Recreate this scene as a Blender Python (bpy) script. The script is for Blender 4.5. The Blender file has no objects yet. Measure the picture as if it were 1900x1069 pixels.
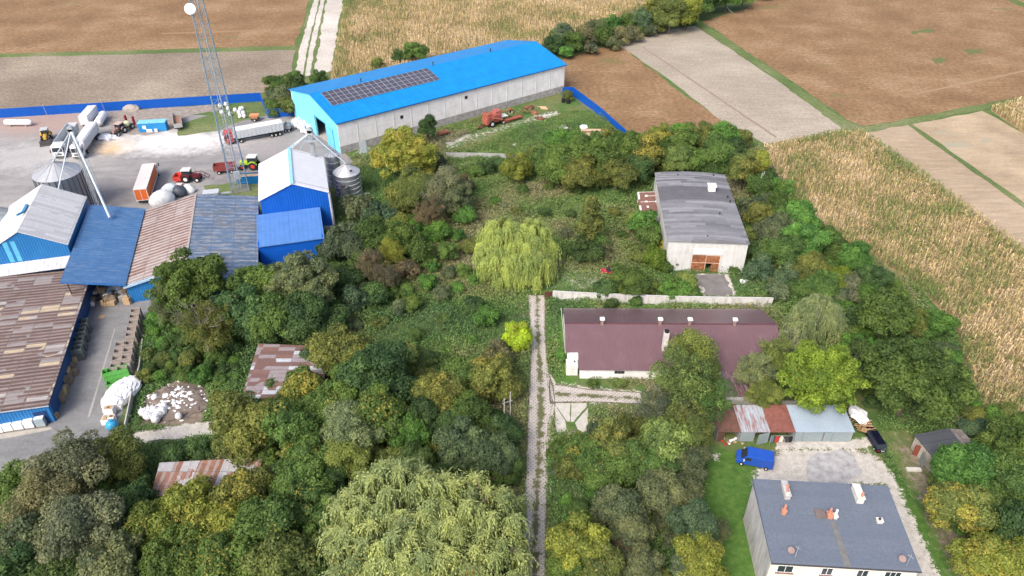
import bpy, math, random
import numpy as np
from mathutils import Vector, Matrix
S = bpy.context.scene
C = S.collection
PI = math.pi
R = math.radians

# ------------------------------------------------------------------ camera, sky, sun, exposure
CAM_H, PITCH, FPX = 90.0, R(35.2), 1380.0
cd = bpy.data.cameras.new('camera'); cd.sensor_width = 36; cd.lens = 36*FPX/1900
cd.clip_start = 1; cd.clip_end = 9000
cam = bpy.data.objects.new('camera', cd); C.objects.link(cam)
cam.location = (0, 0, CAM_H); cam.rotation_euler = (R(90)-PITCH, 0, 0)
S.camera = cam
SUN_EL, SUN_AZ = R(46), R(212)          # compass bearing of the sun, +Y is north
w = bpy.data.worlds.new('World'); S.world = w; w.use_nodes = True
wn = w.node_tree.nodes; wl = w.node_tree.links
sky = wn.new('ShaderNodeTexSky'); sky.sky_type = 'NISHITA'; sky.sun_disc = False
sky.sun_elevation = SUN_EL; sky.sun_rotation = SUN_AZ; sky.dust_density = 5.0; sky.air_density = 0.6; sky.ozone_density = 0.7
wl.new(sky.outputs[0], wn['Background'].inputs[0]); wn['Background'].inputs[1].default_value = 0.15
sd = bpy.data.lights.new('sun', 'SUN'); sd.energy = 0.85; sd.angle = R(20); sd.color = (1, .95, .88)
sun = bpy.data.objects.new('sun', sd); C.objects.link(sun)
sdir = Vector((math.sin(SUN_AZ)*math.cos(SUN_EL), math.cos(SUN_AZ)*math.cos(SUN_EL), math.sin(SUN_EL)))
sun.rotation_euler = (-sdir).to_track_quat('-Z', 'Y').to_euler(); sun.location = (-100, 50, 200)
S.view_settings.view_transform = 'Standard'; S.view_settings.look = 'None'
S.view_settings.exposure = 1.0; S.view_settings.gamma = 1

# ------------------------------------------------------------------ survey helper: ground plan position of a sighted point at height z
_s, _c = math.sin(PITCH), math.cos(PITCH)
def G(px, py, z=0.0):
    u = (px-950)/FPX; v = (py-534.5)/FPX
    t = (z-CAM_H)/(-_s-v*_c)
    return Vector((u*t, (_c-v*_s)*t, z))
def depth(p): return p[1]*_c+(CAM_H-p[2])*_s
def GP(pts, z=0.0): return [tuple(G(x, y, z)[:2]) for x, y in pts]

# ------------------------------------------------------------------ tags and object helpers
def tag(o, label=None, cat=None, group=None, kind=None):
    if label: o['label'] = label
    if cat: o['category'] = cat
    if group: o['group'] = group
    if kind: o['kind'] = kind
    return o
def thing(name, label, cat, loc, rz=0, group=None):
    o = bpy.data.objects.new(name, None); C.objects.link(o); o.empty_display_size = .3
    o.location = (loc[0], loc[1], loc[2] if len(loc) > 2 else 0); o.rotation_euler = (0, 0, rz)
    return tag(o, label, cat, group)
def dup(o, loc, rz=None, label=None, group=None, sc=None):
    def cp(a, par):
        b = a.copy(); C.objects.link(b); b.parent = par
        for ch in [k for k in a.children]: cp(ch, b)
        return b
    b = cp(o, None); b.location = (loc[0], loc[1], loc[2] if len(loc) > 2 else 0)
    if rz is not None: b.rotation_euler = (0, 0, rz)
    if sc: b.scale = sc
    if label: b['label'] = label
    if group: b['group'] = group
    return b
class M:
    def __init__(s): s.v = []; s.f = []
    def add(s, vs, fs):
        n = len(s.v); s.v += [tuple(q) for q in vs]; s.f += [[i+n for i in f] for f in fs]; return s
    def hexa(s, b, t):      # b, t: 4 bottom and 4 top points, counter-clockwise from above
        return s.add(b+t, [(3, 2, 1, 0), (4, 5, 6, 7), (0, 1, 5, 4), (1, 2, 6, 5), (2, 3, 7, 6), (3, 0, 4, 7)])
    def box(s, x0, x1, y0, y1, z0, z1, a=0, o=None):
        p = [(x0, y0), (x1, y0), (x1, y1), (x0, y1)]
        if a:
            cx, cy = o or ((x0+x1)/2, (y0+y1)/2)
            p = [(cx+(x-cx)*math.cos(a)-(y-cy)*math.sin(a), cy+(x-cx)*math.sin(a)+(y-cy)*math.cos(a)) for x, y in p]
        return s.hexa([(x, y, z0) for x, y in p], [(x, y, z1) for x, y in p])
    def slab(s, pts, th):   # polygon through 3d points, thickened downwards
        n = len(pts); b = [(x, y, z-th) for x, y, z in pts]
        return s.add(list(pts)+b, [list(range(n)), list(range(2*n-1, n-1, -1))]+[[i, n+i, n+(i+1) % n, (i+1) % n] for i in range(n)])
    def prof(s, pr, y0, y1):  # (x,z) outline pushed along y
        n = len(pr)
        return s.add([(x, y0, z) for x, z in pr]+[(x, y1, z) for x, z in pr],
                     [list(range(n)), list(range(2*n-1, n-1, -1))]+[[i, n+i, n+(i+1) % n, (i+1) % n] for i in range(n)])
    def cyl(s, p, q, r0, r1=None, n=8, caps=True):
        r1 = r0 if r1 is None else r1; p = Vector(p); q = Vector(q); d = (q-p).normalized()
        a = d.orthogonal().normalized(); b = d.cross(a); vs = []
        for (c, r) in ((p, r0), (q, r1)):
            vs += [c+(a*math.cos(2*PI*i/n)+b*math.sin(2*PI*i/n))*r for i in range(n)]
        fs = [(i, (i+1) % n, n+(i+1) % n, n+i) for i in range(n)]
        if caps: fs += [list(range(n-1, -1, -1)), list(range(n, 2*n))]
        return s.add(vs, fs)
    def lathe(s, pr, c=(0, 0, 0), n=24):   # (r,z) profile
        vs = []; fs = []
        for r, z in pr: vs += [(c[0]+r*math.cos(2*PI*i/n), c[1]+r*math.sin(2*PI*i/n), c[2]+z) for i in range(n)]
        for k in range(len(pr)-1):
            fs += [(k*n+i, k*n+(i+1) % n, (k+1)*n+(i+1) % n, (k+1)*n+i) for i in range(n)]
        fs += [list(range(n-1, -1, -1)), [(len(pr)-1)*n+i for i in range(n)]]
        return s.add(vs, fs)
    def blob(s, c, r, seed=0, j=.2, n=10, m=6, flat=0):   # lumpy closed ball, r=(rx,ry,rz)
        g = random.Random(seed); vs = [(c[0], c[1], c[2]-r[2]*(1-flat))]
        for k in range(1, m):
            th = PI*k/m
            for i in range(n):
                f = 1+g.uniform(-j, j); z = -math.cos(th)*r[2]*f
                if flat: z = max(z, -r[2]*(1-flat))
                vs.append((c[0]+math.sin(th)*math.cos(2*PI*i/n)*r[0]*f, c[1]+math.sin(th)*math.sin(2*PI*i/n)*r[1]*f, c[2]+z))
        vs.append((c[0], c[1], c[2]+r[2])); fs = [(0, 1+(i+1) % n, 1+i) for i in range(n)]
        for k in range(m-2):
            fs += [(1+k*n+i, 1+k*n+(i+1) % n, 1+(k+1)*n+(i+1) % n, 1+(k+1)*n+i) for i in range(n)]
        t = len(vs)-1; fs += [(t, 1+(m-2)*n+i, 1+(m-2)*n+(i+1) % n) for i in range(n)]
        return s.add(vs, fs)
    def build(s, name, mat, parent=None, smooth=False, bev=0):
        me = bpy.data.meshes.new(name); me.from_pydata(s.v, [], s.f); me.materials.append(mat)
        if smooth: me.polygons.foreach_set('use_smooth', [True]*len(me.polygons))
        me.update(); o = bpy.data.objects.new(name, me); C.objects.link(o)
        if parent: o.parent = parent
        if bev:
            m = o.modifiers.new('bevel', 'BEVEL'); m.width = bev; m.segments = 2; m.limit_method = 'ANGLE'
        return o
def npmesh(name, V, nper, mat, attrs=None, parent=None, smooth=False):
    """V: (n*nper,3) vertices, every nper of them one face"""
    me = bpy.data.meshes.new(name); nv = len(V); nf = nv//nper
    me.vertices.add(nv); me.vertices.foreach_set('co', np.asarray(V, dtype=np.float32).ravel())
    me.loops.add(nv); me.loops.foreach_set('vertex_index', np.arange(nv, dtype=np.int32))
    me.polygons.add(nf); me.polygons.foreach_set('loop_start', np.arange(0, nv, nper, dtype=np.int32))
    me.update(calc_edges=True)
    for k, a in (attrs or {}).items():
        at = me.attributes.new(k, 'FLOAT', 'POINT'); at.data.foreach_set('value', np.asarray(a, dtype=np.float32).ravel())
    me.materials.append(mat); o = bpy.data.objects.new(name, me); C.objects.link(o)
    if parent: o.parent = parent
    return o

# ------------------------------------------------------------------ materials
class N:
    def __init__(s, name):
        s.m = bpy.data.materials.new(name); s.m.use_nodes = True
        s.t = s.m.node_tree; s.b = s.t.nodes['Principled BSDF']
        s.b.inputs['Specular IOR Level'].default_value = .3
    def n(s, ty, **k):
        q = s.t.nodes.new('ShaderNode'+ty)
        for a, b in k.items():
            if a.startswith('i_'):
                key = a[2:].replace('_', ' ')
                q.inputs[int(key) if key.isdigit() else key].default_value = b
            else: setattr(q, a, b)
        return q
    def l(s, a, b): s.t.links.new(a, b)
    def pos(s, mode='obj', sc=(1, 1, 1), rot=0):
        o = s.n('TexCoord').outputs['Object'] if mode == 'obj' else s.n('NewGeometry').outputs['Position']
        mp = s.n('Mapping'); mp.inputs['Scale'].default_value = sc; mp.inputs['Rotation'].default_value = (0, 0, rot)
        s.l(o, mp.inputs[0]); return mp.outputs[0]
    def noise(s, vec, scale, det=3, rough=.6):
        q = s.n('TexNoise', i_Scale=scale, i_Detail=det, i_Roughness=rough); s.l(vec, q.inputs['Vector']); return q.outputs['Fac']
    def ramp(s, fac, stops, interp='LINEAR'):
        q = s.n('ValToRGB'); r = q.color_ramp; r.interpolation = interp
        while len(r.elements) < len(stops): r.elements.new(.5)
        for e, (p, c) in zip(r.elements, stops): e.position = p; e.color = (*c, 1) if len(c) == 3 else c
        s.l(fac, q.inputs[0]); return q.outputs[0]
    def mix(s, fac, a, b, mode='MIX'):
        q = s.n('Mix', data_type='RGBA', blend_type=mode)
        for sock, v in ((q.inputs[0], fac), (q.inputs[6], a), (q.inputs[7], b)):
            if isinstance(v, (int, float)): sock.default_value = v
            elif isinstance(v, tuple): sock.default_value = (*v, 1) if len(v) == 3 else v
            else: s.l(v, sock)
        return q.outputs[2]
    def math(s, op, a, b=0.0, c=None):
        q = s.n('Math', operation=op)
        for i, v in enumerate((a, b) if c is None else (a, b, c)):
            if isinstance(v, (int, float)): q.inputs[i].default_value = v
            else: s.l(v, q.inputs[i])
        return q.outputs[0]
    def bump(s, h, strength=.3, dist=.05):
        q = s.n('Bump', i_Strength=strength, i_Distance=dist); s.l(h, q.inputs['Height']); s.l(q.outputs[0], s.b.inputs['Normal'])
    def done(s, col=None, rough=.8, metal=0.0):
        if col is not None:
            if isinstance(col, tuple): s.b.inputs['Base Color'].default_value = (*col, 1)
            else: s.l(col, s.b.inputs['Base Color'])
        s.b.inputs['Roughness'].default_value = rough; s.b.inputs['Metallic'].default_value = metal
        return s.m
def th(a, f): return tuple(x*f for x in a)
def simple(name, c, rough=.6, metal=0., var=.18, sc=1.2, c2=None, mode='obj', bump=0):
    n = N(name); p = n.pos(mode); f = n.noise(p, sc, 5, .65)
    col = n.ramp(f, [(.3, th(c, 1-var)), (.5, c), (.72, c2 or th(c, 1+var))])
    if bump: n.bump(n.noise(p, sc*6, 3), bump, .03)
    return n.done(col, rough, metal)
MT = {}
def mt(k, *a, **kw):
    if k not in MT: MT[k] = simple(k, *a, **kw)
    return MT[k]
def paint(name, c, rough=.35, dirt=.25):
    n = N(name); p = n.pos(); f = n.noise(p, .9, 6, .7)
    col = n.ramp(f, [(.35, c), (.75, tuple(x*(1-dirt)+y*dirt for x, y in zip(c, (.30, .27, .23))))])
    return n.done(col, rough)
BLACK = simple('rubber', (.018, .018, .02), .85); DARK = simple('dark_metal', (.04, .042, .045), .6)
GLASS = simple('window_glass', (.03, .04, .05), .12, var=.1); STEEL = simple('galvanised_steel', (.42, .46, .49), .42, .35)
WHITEP = paint('white_paint', (.78, .79, .80)); REDP = paint('red_paint', (.50, .03, .025)); RIM = simple('rim_paint', (.55, .55, .53), .5)
TIMBER = simple('weathered_wood', (.25, .20, .15), .85, var=.3, sc=3); NEWWOOD = simple('fresh_wood', (.52, .38, .2), .8, var=.25, sc=3)
CONC = simple('concrete', (.42, .41, .38), .9, var=.22, sc=.6); WHITEBAG = simple('white_woven_plastic', (.74, .75, .77), .6, var=.12, sc=2, bump=.6)
BARK = simple('bark', (.11, .09, .07), .9, var=.3, sc=3); BIRCH = simple('birch_bark', (.62, .60, .55), .8, var=.3, sc=4)
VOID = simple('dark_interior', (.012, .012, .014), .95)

def corrugated(name, c, c2=None, pitch=.9, axis='x', rough=.45, var=.12, metal=0., stain=None, amt=.5, sc=.35, bump=.5, seam=0):
    n = N(name); p = n.pos(); f = n.noise(p, sc, 6, .7)
    col = n.ramp(f, [(.32, th(c, 1-var)), (.55, c), (.75, c2 or th(c, 1+var))])
    if stain:
        sp = n.pos('obj', (2.2, .25, 1) if axis == 'x' else (.25, 2.2, 1)); g = n.noise(sp, 1.3, 6, .75)
        col = n.mix(n.ramp(g, [(.62-amt*.3, (0, 0, 0)), (.78-amt*.3, (1, 1, 1))]), col, stain)
    sx = n.n('SeparateXYZ'); n.l(n.n('TexCoord').outputs['Object'], sx.inputs[0])
    if seam:
        ln = n.math('MAXIMUM', n.math('LESS_THAN', n.math('FRACT', n.math('DIVIDE', sx.outputs['X' if axis == 'x' else 'Y'], seam)), .03), n.math('LESS_THAN', n.math('FRACT', n.math('DIVIDE', sx.outputs['Y' if axis == 'x' else 'X'], 5.33)), .02))
        col = n.mix(n.math('MULTIPLY', ln, .22), col, (.02, .06, .14))
    wv = n.math('SINE', n.math('MULTIPLY', sx.outputs['X' if axis == 'x' else 'Y'], 2*PI/pitch))
    n.bump(wv, bump, .05); return n.done(col, rough, metal)
def sheets(name, stops, cu, cv, rough=.6, seam=(.12, .11, .10), streak='y', fade=.4, gap=.05, stripe=None, ribs=.35):
    """roof of separate sheets cu x cv metres; each sheet its own colour, rust streaks inside"""
    n = N(name); tc = n.n('TexCoord').outputs['Object']; sx = n.n('SeparateXYZ'); n.l(tc, sx.inputs[0])
    u = n.math('DIVIDE', sx.outputs['X'], cu); v = n.math('DIVIDE', sx.outputs['Y'], cv)
    cm = n.n('CombineXYZ'); n.l(n.math('FLOOR', u), cm.inputs[0]); n.l(n.math('FLOOR', v), cm.inputs[1])
    wn_ = n.n('TexWhiteNoise', noise_dimensions='2D'); n.l(cm.outputs[0], wn_.inputs['Vector'])
    low = n.noise(n.pos(), .12, 2); fac = n.math('ADD', n.math('MULTIPLY', wn_.outputs['Value'], .75), n.math('MULTIPLY', low, .4))
    col = n.ramp(n.math('SUBTRACT', fac, .08), stops, 'CONSTANT')
    st = n.noise(n.pos('obj', (.5, 5, 1) if streak == 'x' else (5, .5, 1)), 1.1, 5, .8)
    col = n.mix(n.math('MULTIPLY', n.ramp(st, [(.45, (0, 0, 0)), (.62, (1, 1, 1))]), fade), col, stops[0][1])
    fine = n.noise(n.pos(), 3.5, 5, .8); col = n.mix(.55, col, n.ramp(fine, [(.3, (.55, .52, .5)), (.7, (1.25, 1.25, 1.25))]), 'MULTIPLY')
    if stripe:      # weathered crests of the corrugation, (metres, colour, amount)
        s1 = n.math('SINE', n.math('MULTIPLY', sx.outputs['X'], 2*PI/stripe[0])); s2 = n.noise(n.pos('obj', (1.5, .35, 1)), 1.0, 5, .75)
        k_ = n.math('ADD', n.math('MULTIPLY', s1, stripe[3] if len(stripe) > 3 else .3), n.math('MULTIPLY', s2, 1.5)); col = n.mix(n.math('MULTIPLY', n.ramp(k_, [(.72, (0, 0, 0)), (.95, (1, 1, 1))]), stripe[2]), col, stripe[1])
    fu = n.math('FRACT', u); fv = n.math('FRACT', v)
    ln = n.math('MAXIMUM', n.math('LESS_THAN', fu, gap/cu), n.math('LESS_THAN', fv, gap/cv*2.4))
    col = n.mix(n.math('MULTIPLY', ln, .7), col, seam)
    if ribs: n.bump(n.math('SINE', n.math('MULTIPLY', sx.outputs['Y' if streak == 'x' else 'X'], 2*PI/.35)), ribs, .03)
    return n.done(col, rough)
def stained(name, c, stain, rough=.85, amt=.5, vert=True, panel=0):
    n = N(name); f = n.noise(n.pos('obj', (1.6, 1.6, .22) if vert else (1, 1, 1)), 1.0, 7, .75)
    col = n.ramp(f, [(.62-amt*.35, c), (.85-amt*.25, stain)])
    g = n.noise(n.pos(), .35, 3); col = n.mix(.5, col, n.ramp(g, [(.3, (.72, .72, .72)), (.7, (1.15, 1.15, 1.15))]), 'MULTIPLY')
    if panel:
        sx = n.n('SeparateXYZ'); n.l(n.n('TexCoord').outputs['Object'], sx.inputs[0])
        a = n.math('LESS_THAN', n.math('FRACT', n.math('DIVIDE', sx.outputs['X'], panel)), .012)
        b = n.math('LESS_THAN', n.math('FRACT', n.math('DIVIDE', sx.outputs['Z'], 1.25)), .03)
        col = n.mix(n.math('MULTIPLY', n.math('MAXIMUM', a, b), .35), col, (.25, .25, .24))
    return n.done(col, rough)
def leafmat(name, autumn=(.44, .40, .085), transl=.5):
    """leaf colour = colour of the tree; clumps with v1 below the tree's alpha have turned"""
    n = N(name); oi = n.n('ObjectInfo'); a1 = n.n('Attribute', attribute_name='v1').outputs['Fac']; a2 = n.n('Attribute', attribute_name='v2').outputs['Fac']
    turned = n.math('LESS_THAN', n.math('ADD', n.math('MULTIPLY', a1, .6), n.math('MULTIPLY', a2, .4)), oi.outputs['Alpha'])
    aut = n.ramp(a2, [(0, th(autumn, .7)), (.5, autumn), (1, (autumn[0]*1.1, autumn[1]*1.35, autumn[2]*1.2))])
    var = n.ramp(a2, [(0, (.7, .74, .74)), (.5, (1, 1, 1)), (.85, (1.28, 1.2, 1.0)), (1, (1.7, 1.55, 1.45))])
    lob = n.ramp(a1, [(0, (.68, .74, .78)), (1, (1.32, 1.25, 1.12))])
    col = n.mix(1.0, n.mix(1.0, oi.outputs['Color'], var, 'MULTIPLY'), lob, 'MULTIPLY')
    col = n.mix(turned, col, aut); col = n.mix(1.0, col, (1.16, 1.15, 1.22), 'MULTIPLY')
    n.l(col, n.b.inputs['Base Color']); n.b.inputs['Roughness'].default_value = .6; n.b.inputs['Specular IOR Level'].default_value = .25
    tr = n.n('BsdfTranslucent'); n.l(col, tr.inputs['Color']); ms = n.n('MixShader'); ms.inputs[0].default_value = transl
    out = n.t.nodes['Material Output']; n.l(n.b.outputs[0], ms.inputs[1]); n.l(tr.outputs[0], ms.inputs[2]); n.l(ms.outputs[0], out.inputs[0])
    return n.m
LEAF = leafmat('leaves')

def vnoise(x, y, sc, seed=0):
    g = np.random.RandomState(seed); T = g.rand(64, 64); x = x/sc+1000.3; y = y/sc+1000.7
    xi = np.floor(x).astype(int); yi = np.floor(y).astype(int); fx = x-xi; fy = y-yi
    fx = fx*fx*(3-2*fx); fy = fy*fy*(3-2*fy); a = xi % 64; b = yi % 64; a1 = (xi+1) % 64; b1 = (yi+1) % 64
    return (T[a, b]*(1-fx)+T[a1, b]*fx)*(1-fy)+(T[a, b1]*(1-fx)+T[a1, b1]*fx)*fy
def fbm(x, y, sc, seed=0): return (vnoise(x, y, sc, seed)+.5*vnoise(x, y, sc/2, seed+1)+.25*vnoise(x, y, sc/4, seed+2))/1.75
def inpoly(x, y, P):
    r = np.zeros(x.shape, bool); n = len(P)
    for i in range(n):
        x0, y0 = P[i]; x1, y1 = P[(i+1) % n]
        c = ((y0 > y) != (y1 > y)) & (x < (x1-x0)*(y-y0)/((y1-y0) if y1 != y0 else 1e-9)+x0); r ^= c
    return r
def sdist(x, y, P):      # signed distance, positive inside
    d = np.full(x.shape, 1e9); n = len(P)
    for i in range(n):
        ax, ay = P[i]; bx, by = P[(i+1) % n]; vx, vy = bx-ax, by-ay; L = vx*vx+vy*vy+1e-9
        t = np.clip(((x-ax)*vx+(y-ay)*vy)/L, 0, 1); d = np.minimum(d, np.hypot(x-ax-t*vx, y-ay-t*vy))
    return np.where(inpoly(x, y, P), d, -d)
# ------------------------------------------------------------------ ground, fields, roads
rng = np.random.RandomState(7)
def roughen(P, step=4., amp=.5, seed=1):
    g = random.Random(seed); out = []
    for i in range(len(P)):
        a = Vector(P[i]); b = Vector(P[(i+1) % len(P)]); L = (b-a).length; k = max(1, int(L/step)); nn = Vector((-(b-a).y, (b-a).x))/max(L, 1e-6)
        for j in range(k):
            q = a+(b-a)*j/k+nn*(g.uniform(-amp, amp) if j else 0); out.append((q.x, q.y))
    return out
def sheet(name, P, z, mat, kind='structure'):
    m = M(); m.add([(x, y, z) for x, y in P], [list(range(len(P)))]); o = m.build(name, mat); return tag(o, kind=kind)

# the near ground: one sheet with soft patches of soil, gravel and short grass
def groundmat():
    n = N('ground'); p = n.pos('world')
    def A(k): return n.n('Attribute', attribute_name=k).outputs['Fac']
    f1 = n.noise(p, .12, 5, .65); f2 = n.noise(p, .9, 6, .75); f3 = n.noise(p, 3.2, 4, .7)
    grass = n.ramp(f1, [(.3, (.055, .12, .03)), (.45, (.085, .15, .04)), (.58, (.15, .165, .065)), (.7, (.10, .16, .045))])
    grass = n.mix(.75, grass, n.ramp(f2, [(.25, (.45, .5, .5)), (.55, (1, 1, 1)), (.75, (1.7, 1.55, 1.4))]), 'MULTIPLY')
    lawn = n.ramp(f2, [(.3, (.038, .095, .016)), (.5, (.066, .145, .025)), (.7, (.125, .19, .045))])
    soil = n.ramp(f2, [(.25, (.10, .08, .06)), (.5, (.19, .155, .12)), (.75, (.30, .26, .21))])
    grav = n.ramp(f2, [(.25, (.30, .28, .25)), (.5, (.47, .45, .41)), (.75, (.64, .61, .56))])
    grav = n.mix(.4, grav, n.ramp(f3, [(.3, (.6, .6, .6)), (.7, (1.3, 1.3, 1.3))]), 'MULTIPLY')
    nz = n.math('MULTIPLY', n.math('SUBTRACT', n.math('ADD', n.math('MULTIPLY', f2, .6), n.math('MULTIPLY', f3, .4)), .5), 2.2)
    def mask(k): return n.ramp(n.math('ADD', A(k), nz), [(.46, (0, 0, 0)), (.6, (1, 1, 1))])
    col = n.mix(mask('lush'), grass, lawn); col = n.mix(mask('dirt'), col, soil); col = n.mix(mask('pale'), col, grav)
    n.bump(f2, .5, .15); return n.done(col, .95)
GM = groundmat()
big = M(); big.add([(-3000, -1500, -.03), (3000, -1500, -.03), (3000, 4500, -.03), (-3000, 4500, -.03)], [(0, 1, 2, 3)])
tag(big.build('ground', GM), kind='structure')
gx = np.arange(-140, 125, .6); gy = np.arange(40, 262, .6); XX, YY = np.meshgrid(gx, gy, indexing='ij')
def patch(polys):
    a = np.zeros(XX.shape)
    for P, soft, k in polys: a = np.maximum(a, np.clip(.5+sdist(XX, YY, GP(P))/soft/2, 0, 1)*k)
    return a
PALE = [([(815, 275), (880, 243), (940, 226), (1000, 208), (1040, 203), (1045, 213), (990, 232), (905, 256), (830, 285)], 5, .56), ([(820, 262), (870, 246), (880, 252), (830, 275)], 3, .8), ([(985, 215), (1035, 205), (1038, 212), (1000, 228)], 3, .8), ([(900, 258), (980, 248), (985, 252), (905, 266)], 1.5, .55),
        ([(1400, 872), (1425, 862), (1440, 832), (1560, 830), (1620, 838), (1660, 880), (1762, 1100), (1700, 1100), (1640, 900), (1392, 905)], 1.3, .84),
        ([(1440, 812), (1600, 815), (1618, 800), (1632, 825), (1600, 832), (1440, 832)], .5, .9),
        ([(1005, 478), (1035, 474), (1115, 505), (1130, 535), (1020, 545), (1000, 540)], 2., .8), ([(1100, 470), (1240, 520), (1250, 545), (1120, 545)], 3, .42),
        ([(190, 815), (300, 793), (400, 780), (400, 806), (230, 832), (190, 838)], .8, 1.), ([(1745, 755), (1800, 760), (1825, 800), (1780, 800)], 2, .5),
        ([(620, 360), (665, 370), (680, 390), (640, 395), (615, 385)], 1.5, .6), ([(1290, 508), (1352, 508), (1368, 548), (1300, 550)], .7, .95),
        ([(1022, 705), (1190, 722), (1195, 752), (1030, 752)], 1.5, .62), ([(650, 275), (690, 262), (705, 290), (660, 300)], 2, .5), ([(1320, 840), (1335, 840), (1335, 855), (1320, 855)], .8, .8)]
DIRT = [([(262, 740), (330, 700), (375, 712), (395, 745), (375, 792), (262, 790)], 1.5, .95), ([(1640, 800), (1700, 815), (1750, 890), (1800, 960), (1840, 1100), (1770, 1100), (1690, 930)], 2.5, .62),
        ([(1062, 556), (1110, 556), (1110, 572), (1062, 570)], 1, .9), ([(380, 640), (410, 640), (420, 680), (390, 700)], 1.5, .7), ([(1000, 420), (1240, 380), (1240, 520), (1060, 520)], 8, .33),
        ([(820, 225), (1130, 225), (1150, 250), (820, 300)], 5, .42), ([(620, 600), (1000, 560), (960, 760), (800, 760)], 8, .2), ([(955, 545), (1030, 545), (1040, 580), (945, 600)], 1.5, .7),
        ([(1800, 770), (1900, 800), (1900, 860), (1830, 850)], 2, .7), ([(950, 600), (980, 600), (970, 1100), (930, 1100)], 1.0, .62), ([(1012, 600), (1022, 600), (1030, 1100), (1010, 1100)], .8, .55)]
LUSH = [([(1305, 865), (1335, 830), (1400, 850), (1410, 900), (1380, 960), (1425, 1110), (1190, 1110), (1180, 950), (1290, 950)], 1.2, 1.), ([(1635, 860), (1665, 862), (1795, 1100), (1745, 1100)], 1., .9),
        ([(1020, 590), (1045, 590), (1072, 720), (1024, 712)], 1, .9), ([(1435, 835), (1620, 825), (1620, 845), (1435, 845)], 1, .45), ([(860, 540), (960, 560), (940, 640), (760, 620)], 5, .6), ([(330, 225), (400, 215), (405, 245), (320, 252)], 1.5, .7)]
pa, di, lu = patch(PALE), patch(DIRT), patch(LUSH)
nx, ny = XX.shape; idx = np.arange(nx*ny).reshape(nx, ny)
ZZ = -.02+.0*XX
me = bpy.data.meshes.new('near_ground'); me.vertices.add(nx*ny); me.vertices.foreach_set('co', np.stack([XX, YY, ZZ], -1).astype(np.float32).ravel())
Q = np.stack([idx[:-1, :-1], idx[1:, :-1], idx[1:, 1:], idx[:-1, 1:]], -1).reshape(-1, 4)
me.loops.add(Q.size); me.loops.foreach_set('vertex_index', Q.ravel().astype(np.int32)); me.polygons.add(len(Q)); me.polygons.foreach_set('loop_start', np.arange(0, Q.size, 4, dtype=np.int32))
me.update(calc_edges=True)
for k, a in (('pale', pa), ('dirt', di), ('lush', lu)):
    at = me.attributes.new(k, 'FLOAT', 'POINT'); at.data.foreach_set('value', a.astype(np.float32).ravel())
me.materials.append(GM); o = bpy.data.objects.new('terrain', me); C.objects.link(o); tag(o, kind='structure')

def fieldmat(name, c, c2, c3, rows=None, ang=0, patches=None, fine=1.2, famt=.35, rowamt=.25, big=.035):
    n = N(name); p = n.pos('world'); f = n.noise(p, big, 4, .6); col = n.ramp(f, [(.35, c), (.52, c2), (.66, c3)])
    pr = n.pos('world', (.25, 1.6, 1), ang); st = n.noise(pr, .5, 5, .7)
    col = n.mix(rowamt, col, n.ramp(st, [(.3, (.5, .5, .5)), (.7, (1.5, 1.5, 1.5))]), 'MULTIPLY')
    g = n.noise(p, fine, 5, .8); lo, hi = 1-famt, 1+famt
    col = n.mix(.9, col, n.ramp(g, [(.33, (lo, lo, lo)), (.67, (hi, hi, hi))]), 'MULTIPLY')
    if rows:
        sx = n.n('SeparateXYZ'); n.l(n.pos('world', (1, 1, 1), ang), sx.inputs[0])
        wv = n.math('SINE', n.math('MULTIPLY', sx.outputs['Y'], 2*PI/rows)); col = n.mix(.22, col, n.ramp(n.math('MULTIPLY_ADD', wv, .5, .5), [(0, (.6, .6, .6)), (1, (1.3, 1.3, 1.3))]), 'MULTIPLY')
    if patches:
        h = n.noise(n.pos('world', (.35, 1, 1), ang), .09, 5, .7); col = n.mix(n.ramp(h, [(patches[1], (0, 0, 0)), (patches[1]+.06, (1, 1, 1))]), col, patches[0])
    n.bump(g, .6, .2); return n.done(col, .95)
BROWN = fieldmat('stubble_crop', (.19, .115, .057), (.235, .146, .075), (.285, .19, .108), ang=R(8), patches=((.16, .15, .06), .62), fine=.8, famt=.45, big=.05)
PLOUGH = fieldmat('ploughed_soil', (.20, .165, .125), (.25, .21, .16), (.31, .265, .20), ang=R(5), famt=.5, fine=1.1)
PALESOIL = fieldmat('harrowed_soil', (.29, .255, .20), (.335, .295, .235), (.38, .34, .27), ang=R(-57), famt=.34, fine=1.2, rowamt=.3)
TAN = fieldmat('bare_tan_soil', (.32, .25, .17), (.36, .285, .20), (.39, .31, .22), ang=R(-57), famt=.12, rowamt=.45)
PATCHY = fieldmat('cut_meadow', (.31, .24, .16), (.38, .30, .20), (.43, .34, .23), patches=((.33, .30, .22), .56), famt=.18, ang=R(-57), big=.07)
MAIZEG = fieldmat('maize_litter', (.22, .16, .09), (.30, .22, .12), (.34, .25, .13), patches=((.12, .14, .05), .6), famt=.4)
VERGE = fieldmat('verge_grass', (.085, .13, .04), (.12, .165, .055), (.19, .20, .10), famt=.4, fine=1.)
TRACK = fieldmat('gravel_track', (.40, .37, .33), (.5, .47, .42), (.58, .55, .5), famt=.3)
ASPH = fieldmat('worn_asphalt', (.20, .20, .205), (.26, .26, .26), (.31, .31, .31), famt=.14, fine=.8, rowamt=.25, big=.06)
ROADM = fieldmat('road_asphalt', (.17, .175, .18), (.205, .21, .212), (.25, .25, .245), famt=.14, rowamt=.25, ang=R(73), big=.1)
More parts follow.
